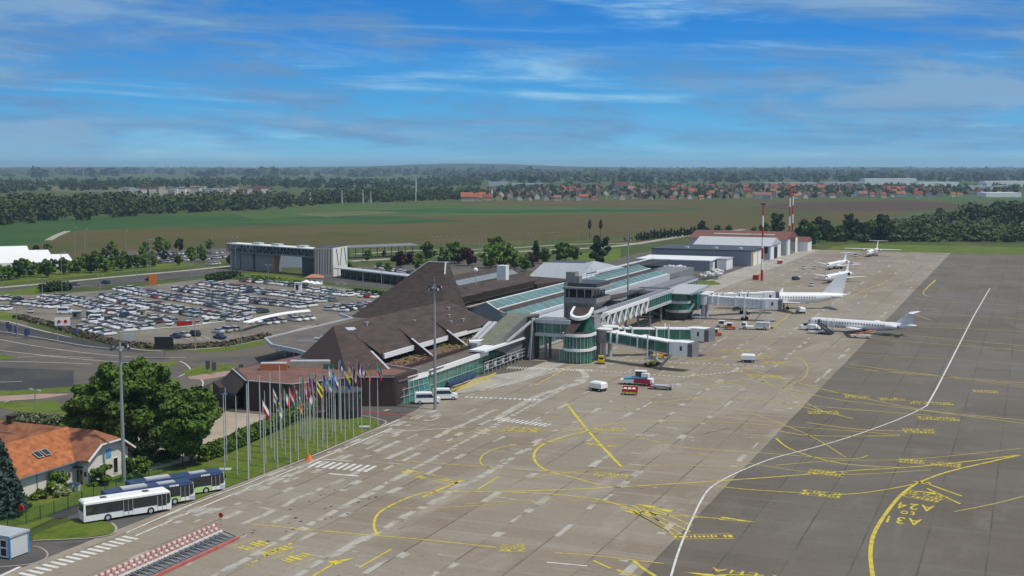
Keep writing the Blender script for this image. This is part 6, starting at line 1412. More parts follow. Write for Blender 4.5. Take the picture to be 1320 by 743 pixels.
# rows: name, endpoints of the centre line in pixels (wheels), double row?, share of bays filled
rows = [('farthest short row', [(312, 363), (392, 371)], 1, .95), ('far row under the hedge', [(265, 367), (330, 377.5), (367, 381), (425, 390)], 2, .95), ('row nearest the ticket kiosk', [(405, 375), (447, 381), (492, 384)], 2, .9),
        ('fourth row from the back', [(231, 373), (300, 385), (340, 391), (398, 397)], 2, .96), ('fifth row from the back', [(160, 374), (207, 383), (275, 393), (333, 405)], 2, .96), ('sixth row from the back', [(139, 383), (180, 394), (235, 403), (293, 412), (318, 413)], 2, .95),
        ('seventh row from the back', [(62, 384), (109, 392), (177, 409), (218, 418)], 2, .92), ('short row at the left corner', [(27, 391.5), (80, 397)], 2, .9), ('row at the left edge', [(-20, 386), (27, 388)], 1, .9), ('second row at the left edge', [(-20, 399), (22, 401)], 1, .9),
        ('front row by the green container', [(122, 413), (182, 427)], 2, .85), ('short front row near the bank', [(105, 425), (144, 433)], 1, .95), ('front row before the grey wall', [(190, 420), (272, 419)], 1, .7), ('group behind the white arch', [(322, 419), (352, 416), (398, 411)], 2, .62), ('loose cars at the near corner', [(210, 438), (245, 434), (316, 425)], 1, .38), ('row beside the terminal canopy', [(430, 402), (480, 394)], 2, .8), ('row in front of the pyramid', [(545, 376), (512, 385)], 1, .7)]
slots = []
for nm, pts, dbl, occ in rows:
    P_ = [Vector(G(*p)) for p in pts]; L_ = sum((b - a).length for a, b in zip(P_, P_[1:])); n = int(L_ / 2.62)
    for r_ in range(dbl):
        k_ = 0
        for i in range(n):
            if rc.random() > occ: continue
            s_ = (i + .5) * L_ / n; q = s_
            for a, b in zip(P_, P_[1:]):
                d = (b - a).length
                if q <= d: break
                q -= d
            u_ = (b - a).normalized(); c_ = a + u_ * q; nn = Vector((-u_.y, u_.x)); off = (0 if dbl == 1 else (2.55 if r_ else -2.55)) + rc.uniform(-.25, .25)
            c_ = c_ + nn * off; hd_ = math.atan2(nn.y, nn.x) - math.pi / 2 + (math.pi if rc.random() < .5 else 0) + rc.uniform(-.03, .03); k_ += 1
            side = '' if dbl == 1 else (', back line' if r_ else ', front line')
            slots.append((c_.x, c_.y, hd_, rcol(), rty(), nm + side, k_))
# lone cars on the roads and corners
lone = [(57, 372, 'black', 'saloon', 75, 'on the approach road left of the dark hedge'), (98, 368, 'grey', 'saloon', 75, 'on the approach road right of the dark hedge'), (136, 366, 'dark blue', 'estate car', 75, 'alone on the approach road above the car park'), (192, 362, 'black', 'hatchback', 75, 'on the approach road beside the orange panel'),
        (412, 424, 'red', 'saloon', 150, 'red one among the cars beside the terminal canopy'), (283, 437, 'dark blue', 'saloon', 70, 'by itself behind the planted bank'), (40, 403, 'silver', 'hatchback', 40, 'alone at the left front corner of the lot'), (507, 378, 'yellow', 'hatchback', 60, 'bright yellow, beside the hedge near the pyramid'), (900, 411, 'white', 'hatchback', -80, 'parked on the red hatched area under the white jet bridge'),
        (1026, 361, 'dark blue', 'estate car', -20, 'on the apron left of the small jets'), (1046, 369, 'white', 'hatchback', 10, 'small white one just behind the airliner fuselage'), (1036, 347, 'white', 'hatchback', 10, 'left of two white cars before the farther small jet'), (1050, 347, 'white', 'hatchback', 10, 'right of two white cars before the farther small jet'), (1097, 342, 'dark blue', 'estate car', 10, 'right of the farther small jet'), (1103, 331, 'white', 'people carrier', 10, 'beside the turboprop nose'),
        (912, 433, 'grey', 'people carrier', -80, 'among service vehicles right of the nearer green bridge'), (1052, 430, 'white', 'estate car', -80, 'at the nose of the regional jet')]
for px, py, c_, ty, a, d in lone:
    x, y = G(px, py); car(x, y, R(a), c_, ty, f'{c_} {ty} {d}', 'cars standing on roads and apron')
slots.sort(key=lambda s_: math.hypot(s_[0], s_[1]))
NI = 275
for (x, y, h_, c_, ty, nm, k_) in slots[:NI]:
    car(x, y, h_, c_, ty, f'{c_} {ty}, {ordi(k_)} from left, {nm}', 'cars parked in the big car park', math.hypot(x, y) < 372)
def cars_mass(name, label, items):
    b = MB()
    for (x, y, h_, c_, ty) in items:
        me, gm, wm, wp, bb, gg = car_meshes(c_, ty); ca, sa = math.cos(h_), math.sin(h_)
        for src in (bb, gg): b.use(src.m[0]); b.add([(x + vx * ca - vy * sa, y + vx * sa + vy * ca, vz + .05) for vx, vy, vz in src.v], src.f)
    o = b.build(name); tag(o, label, 'cars', None, 'stuff'); return o
cars_mass('parked_cars', 'mass of far parked cars filling the back rows of the big car park', [s_[:5] for s_ in slots[NI:]])
far = []
for pts in ([(134, 341), (176, 337)], [(140, 335), (180, 331)], [(196, 341), (244, 336)], [(190, 335), (262, 330)], [(200, 330), (268, 326)], [(262, 336), (290, 332)], [(270, 342), (290, 340)], [(488, 346), (512, 351)], [(514, 351), (536, 355)], [(500, 355), (530, 360)], [(265, 328), (292, 327)]):
    a, b = Vector(G(*pts[0])), Vector(G(*pts[1])); n = int((b - a).length / 2.6)
    for i in range(n):
        if rc.random() < .9: c_ = a.lerp(b, i / n); far.append((c_.x, c_.y + rc.uniform(-.3, .3), math.atan2((b - a).y, (b - a).x), rcol(), rty()))
cars_mass('parked_cars', 'distant overflow car parks behind the tree belt and beside the walkway', far)

# ================================================================ STREET FURNITURE
def lamp(px, py, h, label, double=True):
    x, y = G(px, py); o = thing('street_lamp', label, 'street lamp', (x, y, 0), random.uniform(-.3, .3), 'street lamps of the roads and car parks')
    M(GALV).tube((0, 0, 0), (0, 0, h), .14, .07, 7).build('pole', o)
    for s_ in ((-1, 1) if double else (1,)):
        q = M(GALV).bar((0, 0, h), (s_ * 1.4, 0, h + .25), .08); q.use(LGREY).box(min(s_ * .9, s_ * 1.8), max(s_ * .9, s_ * 1.8), -.2, .2, h + .2, h + .36); q.build('lamp_head', o)
lamps = [(22.5, 434, 9, 'double lamp at the left edge of the car park, before the blue signs'), (75, 449, 7, 'lamp by the crossing under the white board with two red dots'), (46, 534, 4.5, 'short lamp beside the hedge left of the big trees'), (5, 384, 8, 'lamp at the far left corner of the car park'), (55, 385, 7, 'lamp left of the dark hedge'), (130, 381, 7.5, 'lamp before the lone blue car on the approach road'),
         (246, 360, 7.5, 'lamp at the middle of the approach road'), (252, 450, 8, 'lamp on the planted bank right of the dark screen'), (312, 477, 11, 'lamp by the traffic island right of the dark screen'), (380, 412, 8, 'lamp beside the white arch'), (345, 400, 8, 'lamp in the middle rows of the car park'), (440, 398, 8, 'lamp in the rows by the canopy'), (346, 368, 8, 'lamp behind the farthest short row of cars'), (468, 372, 8, 'lamp before the covered walkway, left'), (492, 375, 8, 'lamp before the covered walkway, right'), (36, 372, 7, 'lamp left on the approach road'), (176, 360, 6.5, 'lamp by the orange panel'), (270, 350, 7, 'lamp before the footbridge')]
for px, py, h, lb_ in lamps: lamp(px, py, h, lb_)
tallp = [(97, 330, 'first'), (110, 333, 'second'), (163, 336, 'third'), (190, 352, 'fourth'), (194, 352, 'fifth'), (80, 376, 'sixth'), (274, 332, 'seventh'), (298, 348, 'eighth'), (304, 348, 'ninth')]
for px, py, o_ in tallp: lamp(px, py, 15, f'{o_} tall slim pole among the trees left of the footbridge', False)
for i, px in enumerate((560, 572, 586, 592, 618, 622, 642, 655, 668, 684, 690, 708, 716, 746, 758, 822, 838)):
    lamp(px, 328 - (px - 560) * .045, 9.5, f'slim lamp, {ordi(i + 1)} from the left along the pale road beyond the terminal', px % 4 < 2)
def board(name, label, cat, px, py, w_, h_, z0, m, face_deg, posts=1, th=.18):
    x, y = G(px, py); o = thing(name, label, cat, (x, y, 0), R(face_deg)); M(m).box(-w_ / 2, w_ / 2, -th, th, z0, z0 + h_).build('panel', o)
    for i in range(posts):
        xx = 0 if posts == 1 else (-w_ * .35 + w_ * .7 * i / (posts - 1)); M(GALV).tube((xx, .12 if posts > 1 else .25, 0), (xx, .12 if posts > 1 else .25, z0 + h_ * .5), .1, n=8).build('post', o)
    return o
o = board('direction_board', 'white board with two red dots on a pole at the car park corner', 'sign', 81, 430, 4.2, 2.3, 2.3, WHITE, 33, 1)
for s_ in (-.9, .9): M(RED).tube((s_, -.2, 3.5), (s_, -.26, 3.5), .5, n=14).build('red_dot', o)
board('display_screen', 'large dark display board on a post beside the roundabout', 'screen', 212, 463, 4.6, 3.0, 2.6, GDARK, 25, 1, .3)
board('information_panel', 'pale grey panel on the bank left of the dark display board', 'panel', 166, 444, 2.8, 2.2, .8, LGREY, 28, 2)
o = board('advertising_banner', 'red banner among the parked cars at the front of the car park', 'banner', 238, 424, 4.6, 1.9, .4, RED, 22, 2)
board('roadside_panel', 'orange panel beside the approach road', 'panel', 197, 368, 3.0, 4.0, .3, ORANGE, 30, 2)
for i, (px, py) in enumerate(((10, 428), (13, 431), (21, 433), (34, 437), (36, 437), (97, 436), (268, 481), (276, 483), (311, 486))):
    board('blue_sign', f'narrow blue and white sign, {ordi(i + 1)} from the left along the landside roads', 'sign', px, py, 1.0, 2.0, .9, BLUE if i < 6 else DGREY, 30 + i * 4, 1, .08)
board('round_road_sign', 'dark round sign below the terminal canopy corner', 'sign', 357, 462, 1.0, 1.1, 2.6, DGREY, 25, 1, .08)
# kiosk shelters and small structures of the car park
def hut(name, label, cat, px, py, w_, d_, h_, m, rm=None, rz=25):
    x, y = G(px, py); o = thing(name, label, cat, (x, y, 0), R(rz)); M(m).box(-w_ / 2, w_ / 2, 0, d_, 0, h_).build('wall', o); M(rm or LGREY).slab([(-w_ / 2 - .2, -.2, h_ + .22), (w_ / 2 + .2, -.2, h_ + .22), (w_ / 2 + .2, d_ + .2, h_ + .3), (-w_ / 2 - .2, d_ + .2, h_ + .3)], .2).build('roof', o)
    M(GDARK).box(-w_ * .3, w_ * .1, -.06, -.01, .9, h_ - .5).build('window', o); return o
hut('green_container', 'teal green container between the parked vans', 'container', 116, 413, 5.6, 2.5, 2.6, mat('teal_green_paint', (.04, .16, .13), .6), None, -25)
hut('ticket_kiosk', 'yellowish ticket kiosk standing among the rows of cars', 'kiosk', 184, 412, 1.6, 2.2, 3.0, mat('yellowish_panel', (.45, .40, .2), .7))
hut('grey_kiosk', 'small grey kiosk behind the white board', 'kiosk', 98, 412, 2.4, 2.2, 2.4, GREY)
hut('white_hut', 'small white hut at the back of the car park', 'hut', 384, 377, 2.6, 2.4, 3.4, WHITE)
o = hut('snack_pavilion', 'small pavilion with orange tent roof at the foot of the cube tower', 'pavilion', 405, 368, 6, 4.5, 2.6, OFFW); 
M(mat('faded_orange_canvas', (.42, .19, .10), .8)).loft([[(-3.8, -.6, 3.1), (3.8, -.6, 3.1), (3.8, 5, 3.1), (-3.8, 5, 3.1)], [(-1.3, 2.2, 4.3), (1.3, 2.2, 4.3), (1.3, 2.8, 4.3), (-1.3, 2.8, 4.3)]]).build('tent_roof', o)
for i in range(3):
    x, y = G(395 + i * 7, 371 + i); o = thing('parasol', f'pale parasol before the orange roofed pavilion, {ordi(i + 1)} from the left', 'parasol', (x, y, 0), 0, 'parasols at the pavilion'); M(GALV).tube((0, 0, 0), (0, 0, 2.5), .06, n=6).build('pole', o); M(WHITE).tube((0, 0, 2.3), (0, 0, 3.1), 2.1, .1, 8).build('canopy', o)
# white arched walkway roof across the car park
o = thing('arched_walkway', 'long white arched walkway roof crossing the front of the car park', 'walkway', (*G(360, 419), 0)); P_ = smooth([G(313, 428), G(340, 420), G(370, 414), G(398, 411)], 6); o0 = G(360, 419)
m_ = MB().use(WHITE)
for i in range(len(P_) - 1):
    a, b = Vector(P_[i]) - Vector(o0), Vector(P_[i + 1]) - Vector(o0); n_ = (b - a).normalized(); n_ = Vector((-n_.y, n_.x)) * 1.3
    m_.slab([(a.x - n_.x, a.y - n_.y, 2.5), (b.x - n_.x, b.y - n_.y, 2.5), (b.x, b.y, 2.95), (a.x, a.y, 2.95)], .12); m_.slab([(a.x, a.y, 2.95), (b.x, b.y, 2.95), (b.x + n_.x, b.y + n_.y, 2.5), (a.x + n_.x, a.y + n_.y, 2.5)], .12)
m_.build('arched_roof', o)
for i in range(0, len(P_), 3): M(GALV).tube((P_[i][0] - o0[0], P_[i][1] - o0[1], 0), (P_[i][0] - o0[0], P_[i][1] - o0[1], 2.5), .08, n=6).build('post', o)
o = thing('barrier_wall', 'low grey retaining wall with white capping along the front of the car park', 'wall', (*G(190, 436), 0)); a = G(190, 436); P_ = [G(154, 434), G(190, 431), G(240, 427), G(290, 420)]; P_ = [(p[0] - a[0], p[1] - a[1]) for p in P_]
m_ = MB().use(BEIGE); m2 = MB().use(WHITE)
for p, q in zip(P_, P_[1:]): m_.bar((*p, .7), (*q, .7), .3, 1.4); m2.bar((*p, 1.45), (*q, 1.45), .45, .1)
m_.build('wall_body', o); m2.build('capping', o)
for i in range(9):
    x, y = G(325 + i * 18, 425 - i * 2.2 if i < 6 else 412 + (i - 6)); pass
q = M(WHITE)
bay = struct(ribbon(M(WPAINT), [G(225, 441), G(212, 436)], .18, .03).build('road_marking'))
for px in (240, 252, 262): struct(ribbon(M(WPAINT), [G(px + 9, 440 - (px - 240) * .12), G(px - 5, 434 - (px - 240) * .12)], .18, .03).build('road_marking'))
# ================================================================ OUTLYING BUILDINGS
def bld(name, label, cat, x, y, rz=0.0, group=None): return thing(name, label, cat, (x, y, 0), rz, group)
# footbridge with cube tower
VP = mat('pale_vertical_cladding', (.34, .34, .31), .8, var=.1, vscale=.8, stretch=(4, 4, .1)); VPW = mat('white_render', (.72, .72, .66), .85, var=.05)
cu_ = bld('lift_tower', 'white and grey cube shaped tower with slanting slits at the right end of the footbridge', 'tower', -281, 469, math.atan2(6.2, 14.6))
a1_ = Vector(G(430, 357)); a2_ = Vector(G(453, 352)); a0_ = Vector(G(405, 357)); 
cu_.location = (a1_.x, a1_.y, 0); cu_.rotation_euler = (0, 0, 0)
v1 = a0_ - a1_; v2 = Vector((-v1.y, v1.x)) * -1; v2 = (a2_ - a1_); v2 = v2.normalized() * 16
P0 = (0, 0); P1 = (v1.x, v1.y); P2 = (v2.x, v2.y); P3 = (v1.x + v2.x, v1.y + v2.y)
M(VPW).prism([P0, P2, P3, P1], 0, 12.6).build('wall', cu_); M(DGREY).prism([(p[0] * .97, p[1] * .97) for p in (P0, P2, P3, P1)], 12.6, 12.8).build('roof', cu_)
q = M(VP).bar((v1.x * .02, v1.y * .02 - .1, 6.3), (v1.x * .98, v1.y * .98 - .1, 6.3), .3, 12.5); q.build('grey_cladding', cu_)
nrm2 = Vector((v2.y, -v2.x)).normalized() * .12; nrm1 = Vector((-v1.y, v1.x)).normalized(); nrm1 = nrm1 * (.3 if nrm1.y < 0 else -.3)
for f, g_ in ((.2, .34), (.58, .46), (.78, .9)): M(DGREY).bar((v2.x * f + nrm2.x, v2.y * f + nrm2.y, 12.0), (v2.x * g_ + nrm2.x, v2.y * g_ + nrm2.y, 4.5), .35, .1).build('slit_window', cu_)
for f in (.12, .27, .4, .55, .68, .82, .93): M(DGREY).bar((v1.x * f + nrm1.x, v1.y * f + nrm1.y, 12.3), (v1.x * (f + .03) + nrm1.x, v1.y * (f + .03) + nrm1.y, 1.5), .18, .18).build('slit_window', cu_)
fb = bld('footbridge', 'long steel truss footbridge with white roof on grey piers behind the car park', 'footbridge', *G(405, 350)); o0 = Vector((*G(405, 350), 0))
A_ = Vector((*G(292, 313, 12.3), 12.3)) - o0; B_ = Vector((*G(407, 320.5, 12.3), 12.3)) - o0
dn = (B_ - A_); dn.z = 0; dn.normalize(); wn = Vector((-dn.y, dn.x, 0)) * 7
def strip4(m_, z0, z1, w0, w1, a=0, b=1):
    pa = A_.lerp(B_, a); pb_ = A_.lerp(B_, b); W0 = wn * w0; W1 = wn * w1
    return M(m_).add([(pa + W0).xy[:] + (z0,), (pb_ + W0).xy[:] + (z0,), (pb_ + W1).xy[:] + (z0,), (pa + W1).xy[:] + (z0,), (pa + W0).xy[:] + (z1,), (pb_ + W0).xy[:] + (z1,), (pb_ + W1).xy[:] + (z1,), (pa + W1).xy[:] + (z1,)], [(0, 3, 2, 1), (4, 5, 6, 7), (0, 1, 5, 4), (1, 2, 6, 5), (2, 3, 7, 6), (3, 0, 4, 7)])
strip4(GDARK, 8.6, 11.7, .08, .92).build('deck_enclosure', fb); strip4(WHITE, 11.7, 12.1, 0, 1).build('roof', fb)
q = MB().use(GREY)
n = 26
for i in range(n + 1):
    p = A_.lerp(B_, i / n); q.bar((p.x, p.y, 8.2), (p.x, p.y, 11.7), .22)
    if i < n: p2 = A_.lerp(B_, (i + 1) / n); q.bar((p.x, p.y, 8.3 if i % 2 else 11.6), (p2.x, p2.y, 11.6 if i % 2 else 8.3), .2)
q.bar((A_.x, A_.y, 8.3), (B_.x, B_.y, 8.3), .35, .5); q.build('truss', fb)
for i, f in enumerate((.3, .52, .8)): p = A_.lerp(B_, f) + wn * .5; M(LGREY).box(p.x - 2, p.x + 2, p.y - 2, p.y + 2, 12.1, 13.0).build('roof_unit', fb)
for i, (f0, f1, m_) in enumerate(((.0, .12, CONC), (.13, .27, CONC), (.30, .50, CONC), (.82, .98, DGREY))):
    strip4(m_, 0, 8.3, .25, .95, f0, f1).build('pier', fb)
strip4(mat('rusty_orange_panel', (.34, .19, .12), .8), 0, 8.3, .1, .5, .50, .535).build('orange_panel', fb)
o = M(mat('pale_blue_facade', (.40, .48, .55), .6)).prism([(-7, 0), (7, 0), (7, 5), (-7, 5)], 0, 6.5).build('blue_shed', None, (*G(374, 345), 0), R(20)); tag(o, 'pale blue low shed seen beneath the footbridge', 'shed')
# covered walkway from the cube tower to the terminal
wk = bld('covered_walkway', 'long low covered walkway with white edged roof from the cube tower to the terminal', 'walkway', *G(435, 352)); o0 = Vector(G(435, 352)); pa = Vector(G(430, 345.5, 4.2)) - o0; pb_ = Vector(G(536, 357.5, 4.2)) - o0; pb_ = pa + (pb_ - pa) * 1.15
d_ = (pb_ - pa).normalized(); n_ = Vector((-d_.y, d_.x)) * 6
M(LGREY).slab([(*pa, 4.3), (*pb_, 4.3), (*(pb_ + n_), 4.3), (*(pa + n_), 4.3)], .45).build('roof', wk); M(GDARK).slab([(*(pa + n_ * .6), 3.8), (*(pb_ + n_ * .6), 3.8), (*(pb_ + n_), 3.8), (*(pa + n_), 3.8)], 3.7).build('back_glazing', wk)
for i in range(14): p = pa.lerp(pb_, (i + .5) / 14) + n_ * .1; M(GREY).tube((p.x, p.y, 0), (p.x, p.y, 3.9), .15, n=6).build('post', wk)
# tram stop canopy
ts = bld('tram_shelter', 'long grey tram stop canopy on thin columns behind the cube tower', 'shelter', *G(455, 335)); o0 = Vector(G(455, 335)); pa = Vector(G(448, 319.5, 6)) - o0; pb_ = Vector(G(540, 316, 6)) - o0; d_ = (pb_ - pa).normalized(); n_ = Vector((-d_.y, d_.x)) * 9
M(GREY).slab([(*pa, 6.0), (*pb_, 6.0), (*(pb_ + n_), 6.6), (*(pa + n_), 6.6)], .5).build('roof', ts)
for i in range(10): p = pa.lerp(pb_, (i + .5) / 10) + n_ * .4; M(GREY).tube((p.x, p.y, 0), (p.x, p.y, 6), .25, n=6).build('column', ts)
# pale hipped roof building behind the terminal
ph = bld('pale_roofed_hall', 'brown hall with large pale grey hipped metal roof behind the long brown roof', 'hall', -168, 455)
B4 = [G(676, 361, 6), G(742, 366, 6), G(823, 349, 6), G(760, 341, 6)]; T4 = [G(701, 338.5, 12), G(753, 339.5, 12), G(766, 336.5, 12), G(712, 336, 12)]
f_ = lambda p, z_: (p[0] + 168, p[1] - 455, z_)
PM = mat('pale_zinc_roof', (.40, .43, .46), .5, .15, var=.06, vscale=.3, stretch=(3, .3, 1))
M(PM).add([f_(p, 6) for p in B4] + [f_(p, 12) for p in T4], [(0, 1, 5, 4), (1, 2, 6, 5), (2, 3, 7, 6), (3, 0, 4, 7)]).build('hipped_roof', ph); M(DGREY).sheet([f_(p, 12.03) for p in T4]).build('flat_top', ph)
M(BROWND).prism([(p[0] + 168 + dx, p[1] - 455 + dy) for p, dx, dy in zip(B4, (.3, -.3, -.3, .3), (.3, .3, -.3, -.3))], 0, 5.95).build('wall', ph)
# warehouses and hangars on the airside to the right
def boxb(name, label, cat, x0, x1, y0, y1, h, wm, rm, group=None, gable=0, door=None, win=None):
    o = bld(name, label, cat, x0, y0, 0, group); W_, D_ = x1 - x0, y1 - y0
    M(wm).box(0, W_, 0, D_, 0, h).build('wall', o)
    if gable: q = M(rm).add([(-.4, -.4, h), (W_ + .4, -.4, h), (W_ + .4, D_ + .4, h), (-.4, D_ + .4, h), (-.4, D_ / 2, h + gable), (W_ + .4, D_ / 2, h + gable)], [(0, 1, 5, 4), (2, 3, 4, 5), (1, 2, 5), (3, 0, 4)])
    else: q = M(rm).box(-.3, W_ + .3, -.3, D_ + .3, h, h + .5)
    q.build('roof', o)
    if door: M(door[0]).box(W_, W_ + .12, D_ * door[1], D_ * door[2], 0, h * door[3]).build('door', o)
    return o
BLG = mat('blue_grey_corrugated', (.25, .28, .31), .6, .15, var=.08, stretch=(5, 1, .1))
o = boxb('store_hall', 'low grey hall with white roof edge nearest the terminal', 'hall', -171, -136, 560, 579, 4.6, BLG, WHITE, None, 0, (WHITE, .3, .7, .8)); M(WHITE).box(-1, 35, 19.5, 26, 4.6, 5.1).build('white_roof_strip', o)
o = boxb('white_container', 'white cabin attached at the right end of the low grey hall', 'cabin', -135, -130.5, 570, 583, 4.8, WHITE, LGREY)
o = boxb('cargo_hall', 'bigger blue grey cargo hall with yellow framed doors facing the apron', 'hall', -174, -124.5, 596, 628, 7.2, BLG, DGREY, None, 0, (WHITE, .12, .85, .85))
for f in (.1, .45, .82): M(YEL).box(49.5, 49.75, 32 * f, 32 * f + 1.6, 0, 6.4).build('yellow_door_frame', o)
for f in (.3, .6, .85): M(WHITE).box(49 * f, 49 * f + 1.6, 8, 9.6, 7.7, 8.4).build('roof_vent', o)
h1 = bld('hangar', 'white roofed hangar with a row of dark windows and an open dark door', 'hangar', -164, 640)
M(mat('pale_blue_grey_wall', (.42, .47, .52), .6, .1)).box(0, 40, 0, 30, 0, 7.2).build('wall', h1)
M(LGREY).add([(-.5, -.6, 7.2), (40.5, -.6, 7.2), (40.5, 30.6, 7.2), (-.5, 30.6, 7.2), (-.5, 15, 10.8), (40.5, 15, 10.8)], [(0, 1, 5, 4), (2, 3, 4, 5), (1, 2, 5), (3, 0, 4)]).build('roof', h1)
for i in range(12): M(GDARK).box(1 + 3.2 * i, 3.7 + 3.2 * i, -.1, -.02, 3.4, 6.6).build('window', h1)
M(BLACK).box(40.02, 40.2, 11, 19, 0, 6).build('open_door', h1); M(WHITE).box(40.0, 40.25, 20, 29, 0, 7).build('sliding_door', h1); M(WHITE).box(40.0, 40.25, 1, 10, 0, 6.6).build('sliding_door', h1)
h2 = bld('hangar', 'larger hangar with rust red roof and a long skylight behind the white roofed hangar', 'hangar', -176, 676)
M(mat('pale_wall', (.50, .50, .48), .7)).box(0, 54, 0, 34, 0, 8.6).build('wall', h2)
M(mat('rust_red_roof', (.17, .075, .06), .8, var=.12)).add([(-.5, -.6, 8.6), (54.5, -.6, 8.6), (54.5, 34.6, 8.6), (-.5, 34.6, 8.6), (-.5, 17, 12.2), (54.5, 17, 12.2)], [(0, 1, 5, 4), (2, 3, 4, 5), (1, 2, 5), (3, 0, 4)]).build('roof', h2)
M(BEIGE).slab([(12, 7.5, 10.5), (46, 7.5, 10.5), (46, 9.8, 11.0), (12, 9.8, 11.0)], .1).build('skylight', h2); M(WHITE).box(54.02, 54.3, 2, 9, 0, 9).build('sliding_door', h2); M(GDARK).box(54.02, 54.25, 9.2, 25, 0, 8.6).build('open_door', h2); M(WHITE).box(54.02, 54.3, 25.2, 32, 0, 9).build('sliding_door', h2)
o = boxb('brick_annex', 'red roofed white annex at the right of the big hangar', 'annex', -128, -117, 714, 728, 5.6, WHITE, mat('rust_red_roof', (.17, .075, .06)), None, 2.4)
# tent hall
th_ = bld('tent_hall', 'long white tent hall at the left edge behind the road', 'hall', *G(45, 345)); o0 = Vector(G(45, 345))
TW = mat('white_tent_fabric', (.74, .75, .74), .6, var=.03)
pa = Vector(G(-90, 349)) - o0; pb_ = Vector(G(94, 344)) - o0; d_ = (pb_ - pa).normalized(); n_ = Vector((-d_.y, d_.x))
def tp(a, b, h): p = pa.lerp(pb_, a) + n_ * b; return (p.x, p.y, h)
for j, (f0, f1, b0, hr) in enumerate(((0, 1.0, 0, 5.6), (0, .86, 20, 6.6), (0, .70, 40, 7.6))):
    q = M(TW).add([tp(f0, b0, 0), tp(f1, b0, 0), tp(f1, b0, 2.6), tp(f0, b0, 2.6), tp(f0, b0 + 10, hr), tp(f1 - .03, b0 + 10, hr), tp(f0, b0 + 20, 2.6), tp(f1, b0 + 20, 2.6), tp(f1, b0 + 20, 0)], [(0, 1, 2, 3), (3, 2, 5, 4), (4, 5, 7, 6), (2, 7, 5), (1, 8, 7, 2)]); q.build('fabric_bay', th_)
# white-wrapped vehicles at the end of the terminal
for i, (px, py, s_) in enumerate(((868, 352, 1.0), (878, 353, .9), (914, 360, 1.0), (922, 356, .8))):
    x, y = G(px, py); q = MB().use(mat('pale_tarpaulin', (.52, .54, .52), .9, var=.2, vscale=1.2)); r_ = random.Random(i)
    for j in range(14): q.ball((r_.uniform(-4, 4) * s_, r_.uniform(-2, 2), r_.uniform(.8, 2.8)), r_.uniform(.9, 1.6) * s_, 6, 4, 1, 1, .8)
    o = q.build('covered_equipment', None, (x, y, 0), .4); tag(o, f'heap of pale tarpaulin covered equipment, {ordi(i + 1)} from the left beyond the second rotunda', 'equipment', 'covered equipment beyond the terminal')
# rooftop container on the reddish terrace
for i, (x, y, l_, m_, lb_) in enumerate(((-146.5, 214.5, 5.5, mat('rust_orange_panel', (.36, .13, .07), .8), 'rust orange long box on the reddish terrace at its left end'), (-142.5, 219.5, 8.5, mat('tan_panel', (.33, .29, .23), .8), 'tan long box with grey top on the reddish terrace, right of the orange one'))):
    o = MB().use(m_).box(0, l_, 0, 2.0, 0, 1.3).use(LGREY).box(.1, l_ - .1, .1, 1.9, 1.3, 1.45).build('terrace_box', None, (x, y, 5.96), R(25)); tag(o, lb_, 'box')

# ================================================================ VILLAGE AND FAR BUILDINGS
HR = [mat('village_roof_' + n_, c_, .9, var=.12) for n_, c_ in (('orange', (.34, .115, .06)), ('red', (.25, .068, .048)), ('brown', (.12, .07, .058)), ('pink', (.25, .135, .105)))]
HW = [mat('village_wall_' + n_, c_, .9, var=.05) for n_, c_ in (('white', (.56, .55, .51)), ('cream', (.44, .39, .30)), ('yellow', (.48, .40, .17)), ('grey', (.36, .37, .37)))]
HRn = ['orange', 'red', 'brown', 'pinkish']; HWn = ['white', 'cream', 'yellow', 'grey']
HM = {}
def house_far(x, y, rz, a, b, s_, label, group):
    if (a, b) not in HM:
        w_ = M(HW[b]).box(-5, 5, -4, 4, 0, 5); w_.add([(-5, -4, 5), (-5, 4, 5), (-5, 0, 8.6), (5, -4, 5), (5, 4, 5), (5, 0, 8.6)], [(0, 1, 2), (4, 3, 5)])
        r_ = M(HR[a]).add([(-5.4, -4.6, 4.7), (5.4, -4.6, 4.7), (5.4, 0, 9.0), (-5.4, 0, 9.0), (-5.4, 4.6, 4.7), (5.4, 4.6, 4.7)], [(0, 1, 2, 3), (3, 2, 5, 4)])
        g_ = M(GDARK)
        for xx in (-3, 0, 3): g_.box(xx - .6, xx + .6, -4.06, -4.0, 1.2, 3.2); 
        for yy in (-1.6, 1.6): g_.box(5.0, 5.06, yy - .6, yy + .6, 1.2, 3); g_.box(-5.06, -5, yy - .6, yy + .6, 1.2, 3)
        HM[(a, b)] = (w_.mesh('wall'), r_.mesh('roof'), g_.mesh('windows'))
    w_, r_, g_ = HM[(a, b)]; o = bpy.data.objects.new('village_house', w_); COL.objects.link(o); o.location = (x, y, 0); o.rotation_euler = (0, 0, rz); s_ *= random.uniform(.62, .98); o.scale = (s_ * random.uniform(.85, 1.35), s_, s_); tag(o, label, 'house', group)
    c_ = bpy.data.objects.new('roof', r_); COL.objects.link(c_); c_.parent = o
    return o
rv = random.Random(3); cnt = 0
def vrow(pa, pb_, n, dy, s_, nm, group):
    for i in range(n):
        px = pa[0] + (pb_[0] - pa[0]) * (i + rv.uniform(.2, .8)) / n; py = pa[1] + (pb_[1] - pa[1]) * (i / n) + rv.uniform(-dy, dy) * 1.5
        a = rv.choices(range(4), [3, 4, 4, 2])[0]; b = rv.choices(range(4), [5, 4, 1, 3])[0]; x, y = G(px, py)
        house_far(x, y, YAW + rv.choice([0, math.pi / 2]) + rv.uniform(-.3, .3), a, b, s_ * rv.uniform(.9, 1.2), f'{HWn[b]} house, {HRn[a]} roof, {ordi(i + 1)} from left, {nm}', group)
